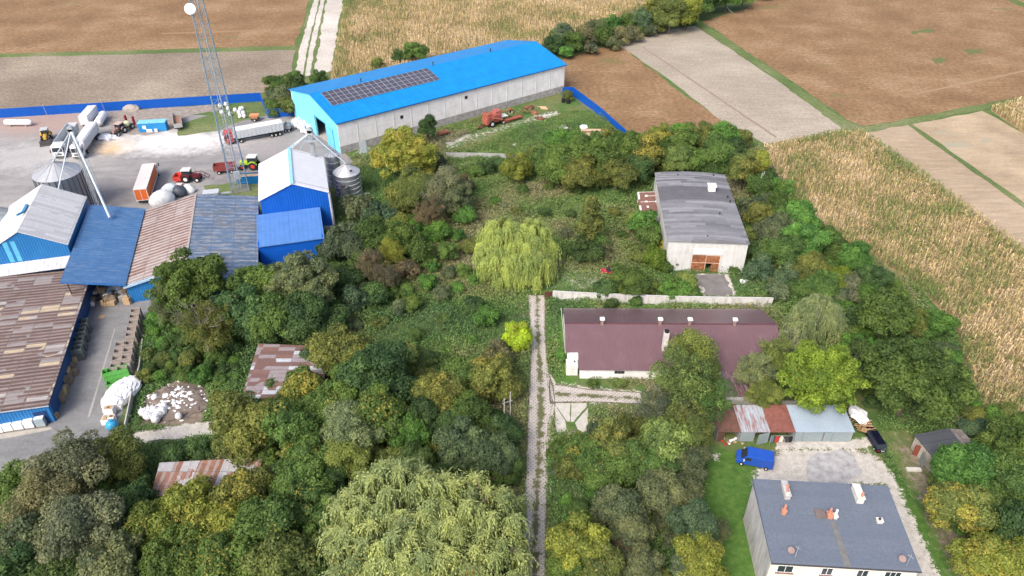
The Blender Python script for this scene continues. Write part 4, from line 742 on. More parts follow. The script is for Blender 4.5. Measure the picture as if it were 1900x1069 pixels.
# leaning rubbish rails etc: field poles
def pole(label, a, b, r=.12, extra=None, name='utility_pole'):
    t = thing(name, label, 'pole', tuple(a[0])[:2], 0); o = Vector((a[0].x, a[0].y, 0))
    for p_, h in zip(a, b): m = M(); m.cyl(tuple(p_-o), tuple(p_-o+Vector(h)), r, r*.7); m.build('pole', mt('pole_concrete', (.42, .41, .38), .85), t)
    if extra: m = M(); extra(m); m.build('crossbar', STEEL, t)
    return t
g1 = G(1400, 372); g2 = G(1407, 368)
pole('pale concrete A-frame utility pole right of the grey hall', [g1, g2], [(.55+.2, .5, 7.4), (.2, .2, 7.4)])
g1 = G(936, 800); g2 = G(947, 790)
pole('twin-post electricity pole with crossbar left of the lane', [g1, g2], [(0, 0, 7.2), (0, 0, 7.6)], extra=lambda m: (m.cyl((-.3, 0, 6.2), (1.3, .7, 6.3), .06), m.cyl((-.2, -.2, 7.0), (.3, .3, 7.0), .05)))
pole('pale pole leaning over the edge of the upper right brown field', [G(1359, 24)], [(-5.5, 3, 4.6)])
pole('slim light pole standing among bushes left of the willow', [G(737, 505)], [(0, 0, 5)], .06)
pole('slim pole with white fitting behind the grey hall canopy', [G(1168, 300)], [(.1, 0, 5.5)], .05)
for i, (x, y) in enumerate(((84, 217), (190, 207))): pole(['thin grey pole against the left part of the blue fence', 'thin grey pole by the blue fence near the white gas tank'][i], [G(x+6, y+2)], [(-.6, .3, 4.5)], .06)

# ------------------------------------------------------------------ lattice mast
def lattice(t, zb, zt, wb, wt, step, mat, r=.07, name='mast_section'):
    """square lattice; one mesh for the legs per leg, braces together"""
    W_ = lambda z: wb+(wt-wb)*(z-zb)/(zt-zb)
    cs = [(-1, -1), (1, -1), (1, 1), (-1, 1)]
    for sx, sy in cs: m = M(); m.cyl((sx*wb/2, sy*wb/2, zb), (sx*wt/2, sy*wt/2, zt), r*1.5, r, 6); m.build('leg', mat, t)
    z = zb; m = M(); k = 0
    while z < zt-.5:
        z2 = min(zt, z+step); a, b = W_(z)/2, W_(z2)/2
        for i in range(4):
            (x0, y0), (x1, y1) = cs[i], cs[(i+1) % 4]; m.cyl((x0*b, y0*b, z2), (x1*b, y1*b, z2), r*.6, n=4)
            if k % 2: m.cyl((x0*a, y0*a, z), (x1*b, y1*b, z2), r*.6, n=4)
            else: m.cyl((x1*a, y1*a, z), (x0*b, y0*b, z2), r*.6, n=4)
        z = z2; k += 1
    m.build('bracing', mat, t)
p = G(446, 350); MASTB = simple('mast_steel', (.24, .34, .42), .5, .3)
tw = thing('lattice_mast', 'tall grey-blue lattice radio mast with white round dish, taller than everything', 'mast', (p.x, p.y), R(20)); lattice(tw, 0, 62, 4.2, 2.4, 2.6, MASTB, .09)
m = M(); m.cyl((.3, -.2, .3), (.3, -.2, 60), .16); m.cyl((-.3, .2, .3), (-.3, .2, 60), .07); m.build('cable_ladder', STEEL, tw)
m = M(); m.cyl((-1.5, -1.5, 45.4), (-1.6, -2.0, 45.7), 1.2, 1.2, 24); m.cyl((-1.2, -1.2, 45.4), (-1.5, -1.5, 45.4), .12); m.build('dish', mt('dish_white', (.85, .85, .85), .4), tw)
m = M(); m.box(-2.4, 2.4, -2.4, 2.4, 0, .18); m.build('foundation', mt('foundation_dark', (.17, .18, .14), .9), tw)
m = M(); m.box(-.8, .8, -2.9, -2.2, 4, 6); m.build('equipment_box', STEEL, tw)
p = G(395, 372); t = thing('equipment_cabin', 'small pale grey equipment cabin at the foot of the lattice mast', 'cabin', (p.x, p.y), R(15)); m = M(); m.box(-1.7, 1.7, -1, 1, 0, 2.4); m.build('cabin_wall', mt('cabin_grey', (.5, .52, .53)), t); m = M(); m.box(-1.9, 1.9, -1.2, 1.2, 2.4, 2.55); m.build('roof', corrugated('cabin_roof', (.48, .52, .55), None, .3, 'x'), t); m = M(); m.box(1.9, 4.6, -.3, .3, 1.6, 1.8); m.build('cable_tray', STEEL, t)

# ------------------------------------------------------------------ silos
SILO = corrugated('galvanised_silo_sheet', (.30, .33, .35), (.36, .39, .41), .9, 'x', .4, .1, .5, bump=0); CONE = simple('galvanised_cone', (.50, .52, .54), .42, .55, var=.08); CONEW = simple('bright_cone', (.66, .67, .68), .35, .6, var=.05)
def silo(label, c, r, h, hc, rings=0, ribs=0, rails=False, cone=CONE, name='grain_silo', legs=0):
    t = thing(name, label, 'silo', (c[0], c[1]), 0); z0 = 1.6 if legs else 0
    m = M(); m.lathe([(r, z0), (r, h)], n=48); m.build('drum', SILO, t, False)
    n_ = 24; m = M(); m.lathe([(r+.12, h+.01), (r+.12, h+.08), (.45, hc), (.45, hc+.35)], n=n_); m.build('cone_roof', cone, t)
    m = M()
    for i in range(n_//2): a = 2*PI*i*2/n_; c_, s_ = math.cos(a), math.sin(a); m.cyl((c_*(r+.1), s_*(r+.1), h+.12), (c_*.5, s_*.5, hc+.05), .05, n=4)
    m.build('roof_ribs', mt('rib_dull', (.34, .36, .38)), t)
    if rings:
        m = M()
        for k in range(1, rings): z = h*k/rings; m.lathe([(r+.015, z-.05), (r+.07, z-.04), (r+.07, z+.04), (r+.015, z+.05)], n=48)
        m.build('ring', mt('ring_bright', (.66, .68, .7), .4), t)
    if ribs:
        m = M()
        for i in range(ribs): a = 2*PI*i/ribs; m.cyl((math.cos(a)*(r+.06), math.sin(a)*(r+.06), 0), (math.cos(a)*(r+.06), math.sin(a)*(r+.06), h), .1, n=4)
        m.build('stiffener', mt('stiff_dark', (.08, .10, .12)), t)
    if rails:
        m = M()
        for i in range(14):
            a = PI*.52+i*.13; R_ = r+.7; m.cyl((math.cos(a)*R_, math.sin(a)*R_, h-.3), (math.cos(a)*R_, math.sin(a)*R_, h+1.1), .035, n=4)
            if i: a1 = a-.13; [m.cyl((math.cos(a)*R_, math.sin(a)*R_, h+z), (math.cos(a1)*R_, math.sin(a1)*R_, h+z), .03, n=4) for z in (.4, 1.05)]
        for i in range(6):
            f = i/6; a = PI*.75; rr = r*(1-f)+.5*f; zz = h+(hc-h)*f; [m.cyl((math.cos(a+d)*rr, math.sin(a+d)*rr, zz), (math.cos(a+d)*rr, math.sin(a+d)*rr, zz+1), .03, n=4) for d in (-.05*(1+f*3), .05*(1+f*3))]
        m.build('guard_rail', STEEL, t)
    for k in range(legs): a = 2*PI*k/legs+.4; m = M(); m.cyl((math.cos(a)*r*.95, math.sin(a)*r*.95, 0), (math.cos(a)*r*.95, math.sin(a)*r*.95, 1.9), .08); m.build('leg', DARK, t)
    return t
c_ = G(106, 320, 10.0); sA = silo('broad grey grain silo with radial ribs behind the white-roofed barn', c_, 5.3, 10.0, 12.6, ribs=26, rails=True); SA = c_
c_ = G(645, 376); c_.y += 3.2; sB = silo('large corrugated steel silo with bright rings and cone roof beside the silo hall', (c_.x, c_.y), 3.25, 6.9, 8.9, rings=6, cone=CONEW); SB = c_
m = M(); m.cyl((1.6, -1.9, 8.0), (1.6, -1.9, 8.3), .3); m.build('hatch', DARK, sB)
c_ = G(615, 284, 9.0); SC = c_; silo('narrow steel silo standing behind the large ringed silo', (c_.x, c_.y), 1.85, 8.6, 9.6, rings=5, cone=CONEW)
c_ = G(636, 346, 5.2); silo('small steel hopper on legs in front of the ringed silo', (c_.x, c_.y), 1.15, 5.0, 4.9, cone=mt('hopper_inside', (.05, .05, .055)), name='hopper', legs=6)
c_ = G(-14, 400, 9.0); silo('dark grey silo cut off by the left edge of the picture', (c_.x, c_.y), 4.2, 8.6, 10.6, ribs=18, cone=mt('cone_dull', (.25, .29, .31), .5))
# elevators with chutes
def elevator(label, base, h, chutes, w=.9, stays=()):
    t = thing('grain_elevator', label, 'grain elevator', (base.x, base.y), 0); o = Vector((base.x, base.y, 0)); lattice(t, 0, h, w, w, 2.0, STEEL, .05)
    m = M(); m.box(-.25, -.05, -.2, .2, 0, h); m.box(.05, .25, -.2, .2, 0, h); m.build('elevator_leg', STEEL, t)
    m = M(); m.box(-.7, .7, -.45, .45, h, h+1.1); m.cyl((-.0, -.45, h+1.1), (0, .45, h+1.1), .7, n=14); m.build('elevator_head', STEEL, t)
    for a, b, r in chutes: m = M(); m.cyl(tuple(Vector(a)-o), tuple(Vector(b)-o), r, n=8); m.build('chute', simple('chute_steel', (.5, .58, .64), .4, .4) if 'chute_steel' not in bpy.data.materials else bpy.data.materials['chute_steel'], t)
    for a, b in stays: m = M(); m.cyl(tuple(Vector(a)-o), tuple(Vector(b)-o), .03, n=4); m.build('stay_cable', DARK, t)
    return t
b = G(131, 240, 21.5); hd = Vector((b.x, b.y, 21.2)); end = G(204, 404, 7.0)
e1 = elevator('grain elevator head with long sloping chutes above the broad silo', Vector((b.x, b.y, 0)), 20.5, [(hd, end, .28), (hd, Vector((SA.x, SA.y, 12.9)), .2), (hd, G(108, 352, 12.0), .14)], stays=[(hd+Vector((1, 0, 0)), end.lerp(hd, .35)+Vector((.8, 0, .9))), (end.lerp(hd, .35)+Vector((.8, 0, .9)), end+Vector((.4, 0, .6)))])
b = G(575, 246, 17.0); hd = Vector((b.x, b.y, 17.0)); rb = Vector((O.x, O.y, 0))
e2 = elevator('grain elevator with chutes fanning out between the silo hall and the blue hall', Vector((b.x, b.y, 0)), 16.5, [(hd, G(538, 273, 13.3), .14), (hd, G(541, 275, 13.3), .12), (hd, G(557, 278, 12.2), .12), (hd, G(580, 280, 11.0), .12), (hd, Vector((SC.x, SC.y, 9.9)), .16), (hd, Vector((SB.x, SB.y, 9.3)), .16)])
m = M(); m.box(-1.6, 1.6, -1.3, 1.3, 15.0, 15.1); [m.cyl((x, y, 15.1), (x, y, 16.2), .04, n=4) for x in (-1.6, 0, 1.6) for y in (-1.3, 1.3)]; [m.cyl((-1.6, y, 16.2), (1.6, y, 16.2), .04, n=4) for y in (-1.3, 1.3)]; m.build('platform', STEEL, e2)
# ------------------------------------------------------------------ vehicles (local x forwards, y left)
def wheel(t, x, y, r=.5, w=.3, rim=None, rr=.55):
    m = M(); m.cyl((x, y-w/2, r), (x, y+w/2, r), r, n=18); o = m.build('wheel', BLACK, t)
    s = 1 if y > 0 else -1; m = M(); m.cyl((x, y+s*(w/2-.02), r), (x, y+s*(w/2+.025), r), r*rr, r*rr*.8, 14); m.build('rim', rim or RIM, o)
def veh(name, label, cat, front, rear, group=None):
    a = G(*front); b = G(*rear); c = (a+b)/2; d = a-b
    t = thing(name, label, cat, (c.x, c.y), math.atan2(d.y, d.x), group); return t, d.length
def glass(t, fn, name='windscreen'): m = M(); fn(m); m.build(name, GLASS, t)
def tub(t, x0, x1, z0, z1, wb, wt, mat, inner, open_=True, name='tipper_body', cover=None):
    m = M(); m.hexa([(x0, -wb/2, z0), (x1, -wb/2, z0), (x1, wb/2, z0), (x0, wb/2, z0)], [(x0, -wt/2, z1), (x1, -wt/2, z1), (x1, wt/2, z1), (x0, wt/2, z1)]) if not open_ else None
    if open_:
        e = .12
        for s in (-1, 1): m.hexa([(x0, s*wb/2-.06, z0), (x1, s*wb/2-.06, z0), (x1, s*wb/2+.06, z0), (x0, s*wb/2+.06, z0)], [(x0, s*wt/2-.06, z1), (x1, s*wt/2-.06, z1), (x1, s*wt/2+.06, z1), (x0, s*wt/2+.06, z1)])
        for x in (x0, x1-e): m.hexa([(x, -wb/2+.06, z0), (x+e, -wb/2+.06, z0), (x+e, wb/2-.06, z0), (x, wb/2-.06, z0)], [(x, -wt/2+.06, z1), (x+e, -wt/2+.06, z1), (x+e, wt/2-.06, z1), (x, wt/2-.06, z1)])
        m.box(x0+.1, x1-.1, -wb/2+.1, wb/2-.1, z0, z0+.1)
    o = m.build(name, mat, t)
    r = M()
    k = int((x1-x0)/1.1)
    for i in range(1, k):
        x = x0+(x1-x0)*i/k
        for s in (-1, 1): r.hexa([(x-.05, s*(wb/2+.06)-.03, z0), (x+.05, s*(wb/2+.06)-.03, z0), (x+.05, s*(wb/2+.06)+.04, z0), (x-.05, s*(wb/2+.06)+.04, z0)], [(x-.05, s*(wt/2+.06)-.03, z1-.1), (x+.05, s*(wt/2+.06)-.03, z1-.1), (x+.05, s*(wt/2+.06)+.04, z1-.1), (x-.05, s*(wt/2+.06)+.04, z1-.1)])
    r.build('rib', mat, o)
    if cover: m = M(); m.hexa([(x0, -wt/2, z1+.01), (x1, -wt/2, z1+.01), (x1, wt/2, z1+.01), (x0, wt/2, z1+.01)], [(x0, -wt/2+.3, z1+.25), (x1, -wt/2+.3, z1+.25), (x1, wt/2-.3, z1+.25), (x0, wt/2-.3, z1+.25)]); m.build('cover', cover, o)
    if open_ and inner: m = M(); m.box(x0+.15, x1-.15, -wb/2+.12, wb/2-.12, z0+.11, z0+.3); m.build('load', inner, o)
def cab(t, x0, x1, mat, z1=3.5, w=2.45, defl=True):
    m = M(); m.prof([(x0, .7), (x1-.1, .7), (x1, 1.2), (x1, 1.9), (x1-.18, z1-.5), (x1-.5, z1), (x0+.1, z1), (x0, z1-.2)][::-1], -w/2, w/2); m.build('cab', mat, t, bev=.06)
    glass(t, lambda m: m.hexa([(x1+.01, -w/2+.12, 1.95), (x1+.03, -w/2+.12, 1.95), (x1+.03, w/2-.12, 1.95), (x1+.01, w/2-.12, 1.95)], [(x1-.2, -w/2+.15, z1-.55), (x1-.13, -w/2+.15, z1-.5), (x1-.13, w/2-.15, z1-.5), (x1-.2, w/2-.15, z1-.55)]))
    for s in (-1, 1):
        m = M(); m.box(x1-1.35, x1-.4, s*w/2-.02, s*w/2+.02, 1.9, z1-.65); m.build('side_window', GLASS, t)
        m = M(); m.box(x1+.0, x1+.15, s*(w/2+.25)-.1, s*(w/2+.25)+.1, 1.9, 2.6); m.build('mirror', DARK, t); m = M(); m.box(x1-.02, x1+.04, s*(w/2-.35)-.25, s*(w/2-.35)+.25, .85, 1.05); m.build('headlight', mt('lamp_glass', (.7, .7, .68), .2), t)
    m = M(); m.box(x1-.01, x1+.05, -.75, .75, 1.15, 1.35); m.box(x1-.01, x1+.05, -.75, .75, 1.45, 1.6); m.box(x1-.02, x1+.06, -w/2+.05, w/2-.05, .55, .8); m.build('grille', DARK, t)
def chassis(t, x0, x1, axles, r=.5, w=2.3, z=.75):
    m = M(); m.box(x0, x1, -.45, .45, z, z+.3)
    for a in axles: m.box(a-.08, a+.08, -w/2+.2, w/2-.2, r-.08, r+.08)
    m.build('chassis', DARK, t)
    for a in axles:
        for s in (-1, 1): wheel(t, a, s*(w/2-.12), r, .34)
GREYB = paint('tipper_grey', (.56, .60, .63)); WHITEB = paint('tipper_white', (.66, .69, .72), dirt=.15)
def tipper(label, front, rear, cabm, bodym, open_, inner=None, group=None, cover=None):
    t, L = veh('tipper_truck', label, 'truck', front, rear, group); h = L/2; t.scale = (1, 1.14, 1.14)
    cab(t, h-2.3, h, cabm); tub(t, -h, h-3.0, 1.35, 3.5, 2.2, 2.5, bodym, inner, open_, cover=cover)
    chassis(t, -h+.2, h-.3, [h-1.3, h-4.3, -h+3.6, -h+2.4, -h+1.2]); m = M(); m.box(h-4.6, h-3.1, -1.1, -.6, .5, 1.1); m.build('fuel_tank', STEEL, t); m = M(); m.box(-h+4.6, h-5.2, -1.15, -.95, .55, .85); m.build('side_guard', STEEL, t)
    return t
tipper('white truck with closed silvery tipper body, right of two parked side by side', (147, 297), (179, 251), WHITEP, WHITEB, False, group='white tipper trucks', cover=WHITEB)
tipper('white truck with empty open grey tipper body, left of two parked side by side', (112, 296), (142, 251), WHITEP, GREYB, True, mt('tub_floor', (.16, .17, .18), .7), group='white tipper trucks')
tipper('red lorry pulling a long light grey tipper trailer, seen behind the mast', (419, 268), (526, 248), REDP, GREYB, False, cover=WHITEB)
t, L = veh('box_trailer', 'white box trailer with dusty roof parked against the blue fence', 'trailer', (160, 238), (178, 217)); L = max(L, 7.5)
m = M(); m.box(-L/2, L/2, -1.25, 1.25, 1.1, 3.7); m.build('box_body', WHITEB, t); m = M(); m.box(-L/2-.02, L/2+.02, -1.28, 1.28, 3.7, 3.78); m.build('roof', simple('dusty_roof', (.55, .56, .57), .7, var=.15, sc=.8), t); chassis(t, -L/2, L/2, [-L/2+1.2, -L/2+2.4, L/2-1.5])
m = M(); m.box(-1, .2, -1.27, -1.24, 2, 2.9); m.build('side_marking', mt('marking_yellow', (.6, .6, .1)), t)
# gas tanks
def tank(label, a, b, r, legs=True, name='gas_tank', z=None):
    t, L = veh(name, label, 'tank', a, b); z = z or r+.35; m = M(); n = 20; vs = []
    for k, (f, q) in enumerate([(-1, 0), (-.98, .45), (-.93, .75), (-.85, .95), (-.75, 1), (.75, 1), (.85, .95), (.93, .75), (.98, .45), (1, 0)]):
        vs += [(f*L/2, r*max(q, .02)*math.cos(2*PI*i/n), z+r*max(q, .02)*math.sin(2*PI*i/n)) for i in range(n)]
    m.add(vs, [(k*n+i, (k+1)*n+i, (k+1)*n+(i+1) % n, k*n+(i+1) % n) for k in range(9) for i in range(n)]); m.build('tank_shell', mt('tank_white', (.8, .8, .8), .4, var=.06), t, True)
    for x in (-L*.28, L*.28): m = M(); m.box(x-.12, x+.12, -r*.8, r*.8, 0, z-r*.75); m.build('support', STEEL, t)
    m = M(); m.cyl((0, 0, z+r*.9), (0, 0, z+r+.15), .22, n=12); m.build('valve_cover', STEEL, t)
tank('long white horizontal gas tank on legs in front of the blue fence, far left', (62, 234), (10, 234), .85); tank('white cylindrical tank lying beside the box trailer', (196, 219), (184, 238), 1.15)
# blue site container
t, L = veh('site_container', 'light blue site container with white note panel on its side', 'container', (312, 240), (261, 243)); m = M(); m.box(-L/2, L/2, -1.3, 1.3, .1, 2.7); m.build('container_body', corrugated('container_blue', (.02, .22, .52), (.03, .26, .56), .5, 'x', .5, .06), t); m = M(); m.box(-L/2-.05, L/2+.05, -1.35, 1.35, 2.7, 2.85); m.build('roof', mt('container_roof', (.20, .50, .66), .5), t)
m = M(); m.box(-L/2+1.2, -L/2+2.2, -1.33, -1.29, 1.0, 2.1); m.build('window', mt('panel_pale', (.6, .68, .72)), t)
for x in (278, 291): p = G(x, 244); t = thing('crate', ['white box at the foot of the blue site container', 'pale blue-white tub beside the blue site container'][x > 280], 'crate', (p.x, p.y), .1); m = M(); m.box(-.9 if x < 280 else -.4, .9 if x < 280 else .4, -.5, .5, 0, .8); m.build('crate_body', WHITEBAG, t, bev=.05); m = M(); m.box(-.95 if x < 280 else -.45, .95 if x < 280 else .45, -.55, .55, .8, .9); m.build('lid', WHITEP, t)
# farm trailers
def ftrailer(label, a, b, mat, inner, h=1.3, z0=1.0, w=2.2, name='farm_trailer', axl=(.28, -.28), open_=True, wt=None):
    t, L = veh(name, label, 'trailer', a, b); tub(t, -L/2, L/2, z0, z0+h, w, wt or w+.1, mat, inner, open_, 'trailer_body'); chassis(t, -L/2, L/2, [f*L for f in axl], .48, w, .7)
    m = M(); m.cyl((L/2, -.4, .8), (L/2+1.3, 0, .6), .06); m.cyl((L/2, .4, .8), (L/2+1.3, 0, .6), .06); m.build('drawbar', DARK, t); return t
ftrailer('old grey trailer with rust-brown empty bed beside the blue site container', (333, 243), (330, 222), paint('old_grey', (.36, .38, .38), .6, .5), mt('rust_bed', (.28, .17, .12), .9)); 
ftrailer('grey trailer with green-grey cover between the tipper trailer and the big bags', (541, 243), (530, 243), mt('grey_cov', (.3, .32, .35)), mt('grey_load', (.35, .36, .38), .9), h=1.6)
ftrailer('dark red two-axle tipping trailer parked under the lattice mast', (440, 318), (399, 322), paint('maroon_red', (.22, .03, .03), .5, .2), mt('dark_bed', (.12, .13, .15), .8), h=1.5)
t = ftrailer('cream wooden-sided flatbed trailer by the end of the blue fence', (1138, 254), (1078, 254), paint('cream_board', (.62, .47, .33), .7, .2), mt('bed_brown', (.16, .11, .08), .9), h=.9, w=2.6)
m = M(); m.blob((-3.4, 0, 2.1), (1.2, 1.2, .6), 3, .15); o = m.build('folded_sheet', WHITEBAG, None); o.location = G(1082, 248); tag(o, 'white folded sheet bundle at the left end of the cream trailer', 'tarpaulin'); o.location.x += 3.4
# tractors
def tractor(label, a, b, body, roof, front_tool=None, rear_tool=None, s=1.0, rimc=None):
    t, L = veh('tractor', label, 'tractor', a, b); m = M()
    m.hexa([(.3, -.42, .9), (2.2, -.36, .9), (2.2, .36, .9), (.3, .42, .9)], [(.3, -.42, 1.75), (2.1, -.34, 1.6), (2.1, .34, 1.6), (.3, .42, 1.75)]); m.build('bonnet', body, t, bev=.06)
    m = M(); [m.prof([(-1.6, 1.2), (-1.2, 1.75), (-.5, 1.85), (.1, 1.6), (.15, 1.3), (-.5, 1.7), (-1.1, 1.6), (-1.5, 1.1)][::-1], s_*.95-.2, s_*.95+.2) for s_ in (-1, 1)]; m.build('mudguard', body, t)
    m = M(); m.box(-1.35, .3, -.7, .7, 1.5, 2.55); m.build('cab_glass', GLASS, t); m = M()
    for x in (-1.38, .24):
        for y in (-.72, .64): m = M(); m.box(x, x+.1, y, y+.1, 1.0, 2.6); m.build('cab_post', DARK, t)
    m = M(); m.box(-1.5, .45, -.85, .85, 2.58, 2.78); m.build('roof', roof, t, bev=.05)
    m = M(); m.box(-1.2, 2.0, -.3, .3, .6, .95); m.box(1.5, 1.7, -.8, .8, .5, .65); m.cyl((1.3, .3, 1.6), (1.3, .3, 2.6), .05); m.build('chassis', DARK, t)
    for y in (-.95, .95): wheel(t, -.7, y, .85, .5, rimc); wheel(t, 1.6, y*.92, .55, .38, rimc)
    if front_tool: front_tool(t)
    if rear_tool: rear_tool(t)
    s *= 1.1; t.scale = (s, s, s); return t
def loader_arms(t):
    m = M()
    for y in (-.55, .55): m.cyl((.2, y, 1.6), (2.4, y, 2.0), .08); m.cyl((2.4, y, 2.0), (4.0, y, .9), .08); m.cyl((1.2, y, 1.0), (2.3, y, 1.8), .05)
    m.cyl((3.2, -.55, 1.45), (3.2, .55, 1.45), .06); m.cyl((4.0, -.6, .9), (4.0, .6, .9), .07); m.build('loader_arm', mt('dull_maroon', (.12, .03, .04)), t)
def redbox(t): m = M(); m.box(-3.3, -1.7, -1.1, 1.1, .5, .6); m.box(-3.3, -3.2, -1.1, 1.1, .6, 1.5); m.box(-1.8, -1.7, -1.1, 1.1, .6, 1.5); m.box(-3.2, -1.8, -1.1, -1.0, .6, 1.5); m.box(-3.2, -1.8, 1.0, 1.1, .6, 1.5); m.build('transport_box', mt('bright_red', (.55, .06, .04)), t)
tractor('dark red tractor with loader arms and a bright red box on its back', (375, 335), (335, 336), mt('tractor_maroon', (.16, .025, .03), .4), mt('roof_cream', (.6, .57, .52)), loader_arms, redbox, 1.12, mt('rim_white', (.66, .66, .64)))
tractor('lime green tractor with white roof beside the silo hall', (452, 312), (482, 312), mt('lime_green', (.35, .50, .05), .4), WHITEP, s=1.2, rimc=mt('rim_red', (.5, .04, .03)))
def sprayer(t):
    m = M(); m.blob((-3.0, 0, 1.5), (.95, .85, .8), 5, .03, 14, 8); m.build('sprayer_tank', mt('tank_cream', (.68, .72, .42), .5), t); m = M()
    for y in (-1.2, 1.2): m.box(-4.6, -4.1, y-.18, y+.18, .8, 3.1)
    m.build('folded_boom', mt('boom_red', (.24, .02, .03)), t); m = M(); m.box(-4.4, -1.5, -.4, .4, .6, .9); m.build('sprayer_frame', DARK, t); [wheel(t, -3.6, y, .75, .35) for y in (-1.0, 1.0)]
tractor('dusty tractor towing a crop sprayer with cream tank and folded red booms', (214, 253), (232, 243), mt('dusty_red', (.30, .19, .17), .7), mt('roof_dusty', (.45, .33, .30), .8), None, sprayer, 1.05)
def bucket(t): m = M(); m.prof([(3.0, .1), (4.0, .05), (3.9, .25), (3.2, .3), (3.1, 1.0), (2.95, 1.0)][::-1], -1.25, 1.25); m.box(2.0, 3.0, -.7, -.5, .6, .8); m.box(2.0, 3.0, .5, .7, .6, .8); m.build('bucket', mt('bucket_dark', (.06, .06, .065)), t)
tractor('yellow wheel loader with dark bucket facing the camera on the left of the yard', (86, 268), (90, 252), mt('loader_yellow', (.50, .32, .06), .5), mt('roof_grey', (.4, .42, .44)), bucket, None, 1.1)
# orange-red machine behind the trailer
p = G(474, 224); t = thing('spreader', 'faded orange spreader machine standing behind the long tipper trailer', 'farm machine', (p.x, p.y), .1); m = M(); m.hexa([(-.7, -.6, .8), (.7, -.6, .8), (.7, .6, .8), (-.7, .6, .8)], [(-1.4, -1.0, 2.0), (1.4, -1.0, 2.0), (1.4, 1.0, 2.0), (-1.4, 1.0, 2.0)]); m.build('hopper', mt('faded_orange', (.58, .25, .13), .7), t); m = M(); m.box(-1.2, 1.2, -.8, .8, .4, .8); m.build('frame', DARK, t); [wheel(t, 0, y, .5, .3) for y in (-.95, .95)]
# orange box truck
ORG = paint('orange_curtain', (.62, .13, .02), .5, .1)
t, L = veh('box_truck', 'orange box lorry with white roof parked next to the rusty shed', 'truck', (286, 324), (268, 380)); h = L/2; t.scale = (1, 1.22, 1.2); cab(t, h-2.0, h, WHITEP, 2.9, 2.35)
m = M(); m.box(-h, h-2.3, -1.25, 1.25, 1.0, 3.5); m.build('box_body', ORG, t); m = M(); m.box(-h-.03, h-2.27, -1.28, 1.28, 3.5, 3.6); m.build('roof', mt('roof_dirty_white', (.62, .60, .58), .7, var=.08, sc=.5), t); m = M()
for s in (-1, 1): m.box(-h+.02, h-2.3, s*1.27-.03, s*1.27+.03, .95, 1.1); m.box(-h-.04, -h-.005, s*1.2-.05, s*1.2+.05, 1.0, 3.4)
m.box(-h-.03, -h-.005, -.03, .03, 1.1, 3.4); m.box(-h-.04, -h-.005, -1.1, 1.1, 1.0, 1.12); m.build('frame_trim', WHITEB, t); chassis(t, -h+.1, h-.3, [h-1.0, -h+1.6], .48, 2.3)
# blue low skip beside the silo hall
p = G(466, 338); t = thing('blue_skip', 'deep blue open container beside the silo hall under the mast', 'container', (p.x, p.y), R(8)); m = M(); m.box(-3.3, 2.4, -1.2, -1.1, .1, 2.2); m.box(-3.3, 2.4, 1.1, 1.2, .1, 2.2); m.box(-3.3, -3.2, -1.1, 1.1, .1, 2.2); m.box(2.3, 2.4, -1.1, 1.1, .1, 2.2); m.box(-3.2, 2.3, -1.1, 1.1, .1, .2); m.build('container_body', corrugated('skip_blue', (.01, .15, .36), None, .6, 'x'), t); m = M(); m.box(-3.1, 2.2, -1.0, 1.0, 1.7, 1.9); m.build('load', mt('sandy_planks', (.52, .36, .22), .8, sc=2), t)
# van and cars
def van(label, front, rear, mat):
    t, L = veh('delivery_van', label, 'van', front, rear); h = L/2; w = 1.0
    m = M(); m.prof([(-h, .35), (h-.15, .35), (h, .6), (h-.05, .95), (h-.75, 1.2), (h-1.55, 1.95), (h-1.75, 2.05), (-h+.12, 2.08), (-h, 1.9)][::-1], -w, w); m.build('body', mat, t, bev=.09)
    m = M(); m.hexa([(h-.80, -.86, 1.2), (h-.72, -.86, 1.23), (h-.72, .86, 1.23), (h-.80, .86, 1.2)], [(h-1.52, -.76, 1.93), (h-1.5, -.76, 2.0), (h-1.5, .76, 2.0), (h-1.52, .76, 1.93)]); m.build('windscreen', GLASS, t)
    for s in (-1, 1):
        m = M(); m.prof([(h-2.2, 1.2), (h-1.05, 1.2), (h-1.6, 1.8), (h-2.2, 1.8)][::-1], s*w-.015, s*w+.015); m.build('side_window', GLASS, t); m = M(); m.box(h-1.25, h-1.05, s*(w+.12)-.1, s*(w+.12)+.1, 1.15, 1.4); m.build('mirror', mt('mirror_white', (.6, .62, .66)), t)
        m = M(); m.blob((h-.12, s*.72, .75), (.12, .2, .14), 1, 0, 8, 6); m.build('headlight', mt('lamp_glass', (.7, .7, .68), .2), t)
        for x in (h-.9, -h+.95): wheel(t, x, s*(w-.08), .34, .24)
    m = M(); m.box(-h-.02, -h+.01, -.8, -.05, 1.2, 1.8); m.box(-h-.02, -h+.01, .05, .8, 1.2, 1.8); m.build('rear_window', GLASS, t); m = M(); m.box(-h-.06, -h+.05, -.9, .9, .35, .55); m.build('bumper', DARK, t); return t
van('bright blue delivery van parked on the grass before the tin garages', (1364, 852), (1432, 866), paint('van_blue', (.008, .075, .42), .3, .1)); C.objects['delivery_van'].scale = (1, 1.12, 1.12)
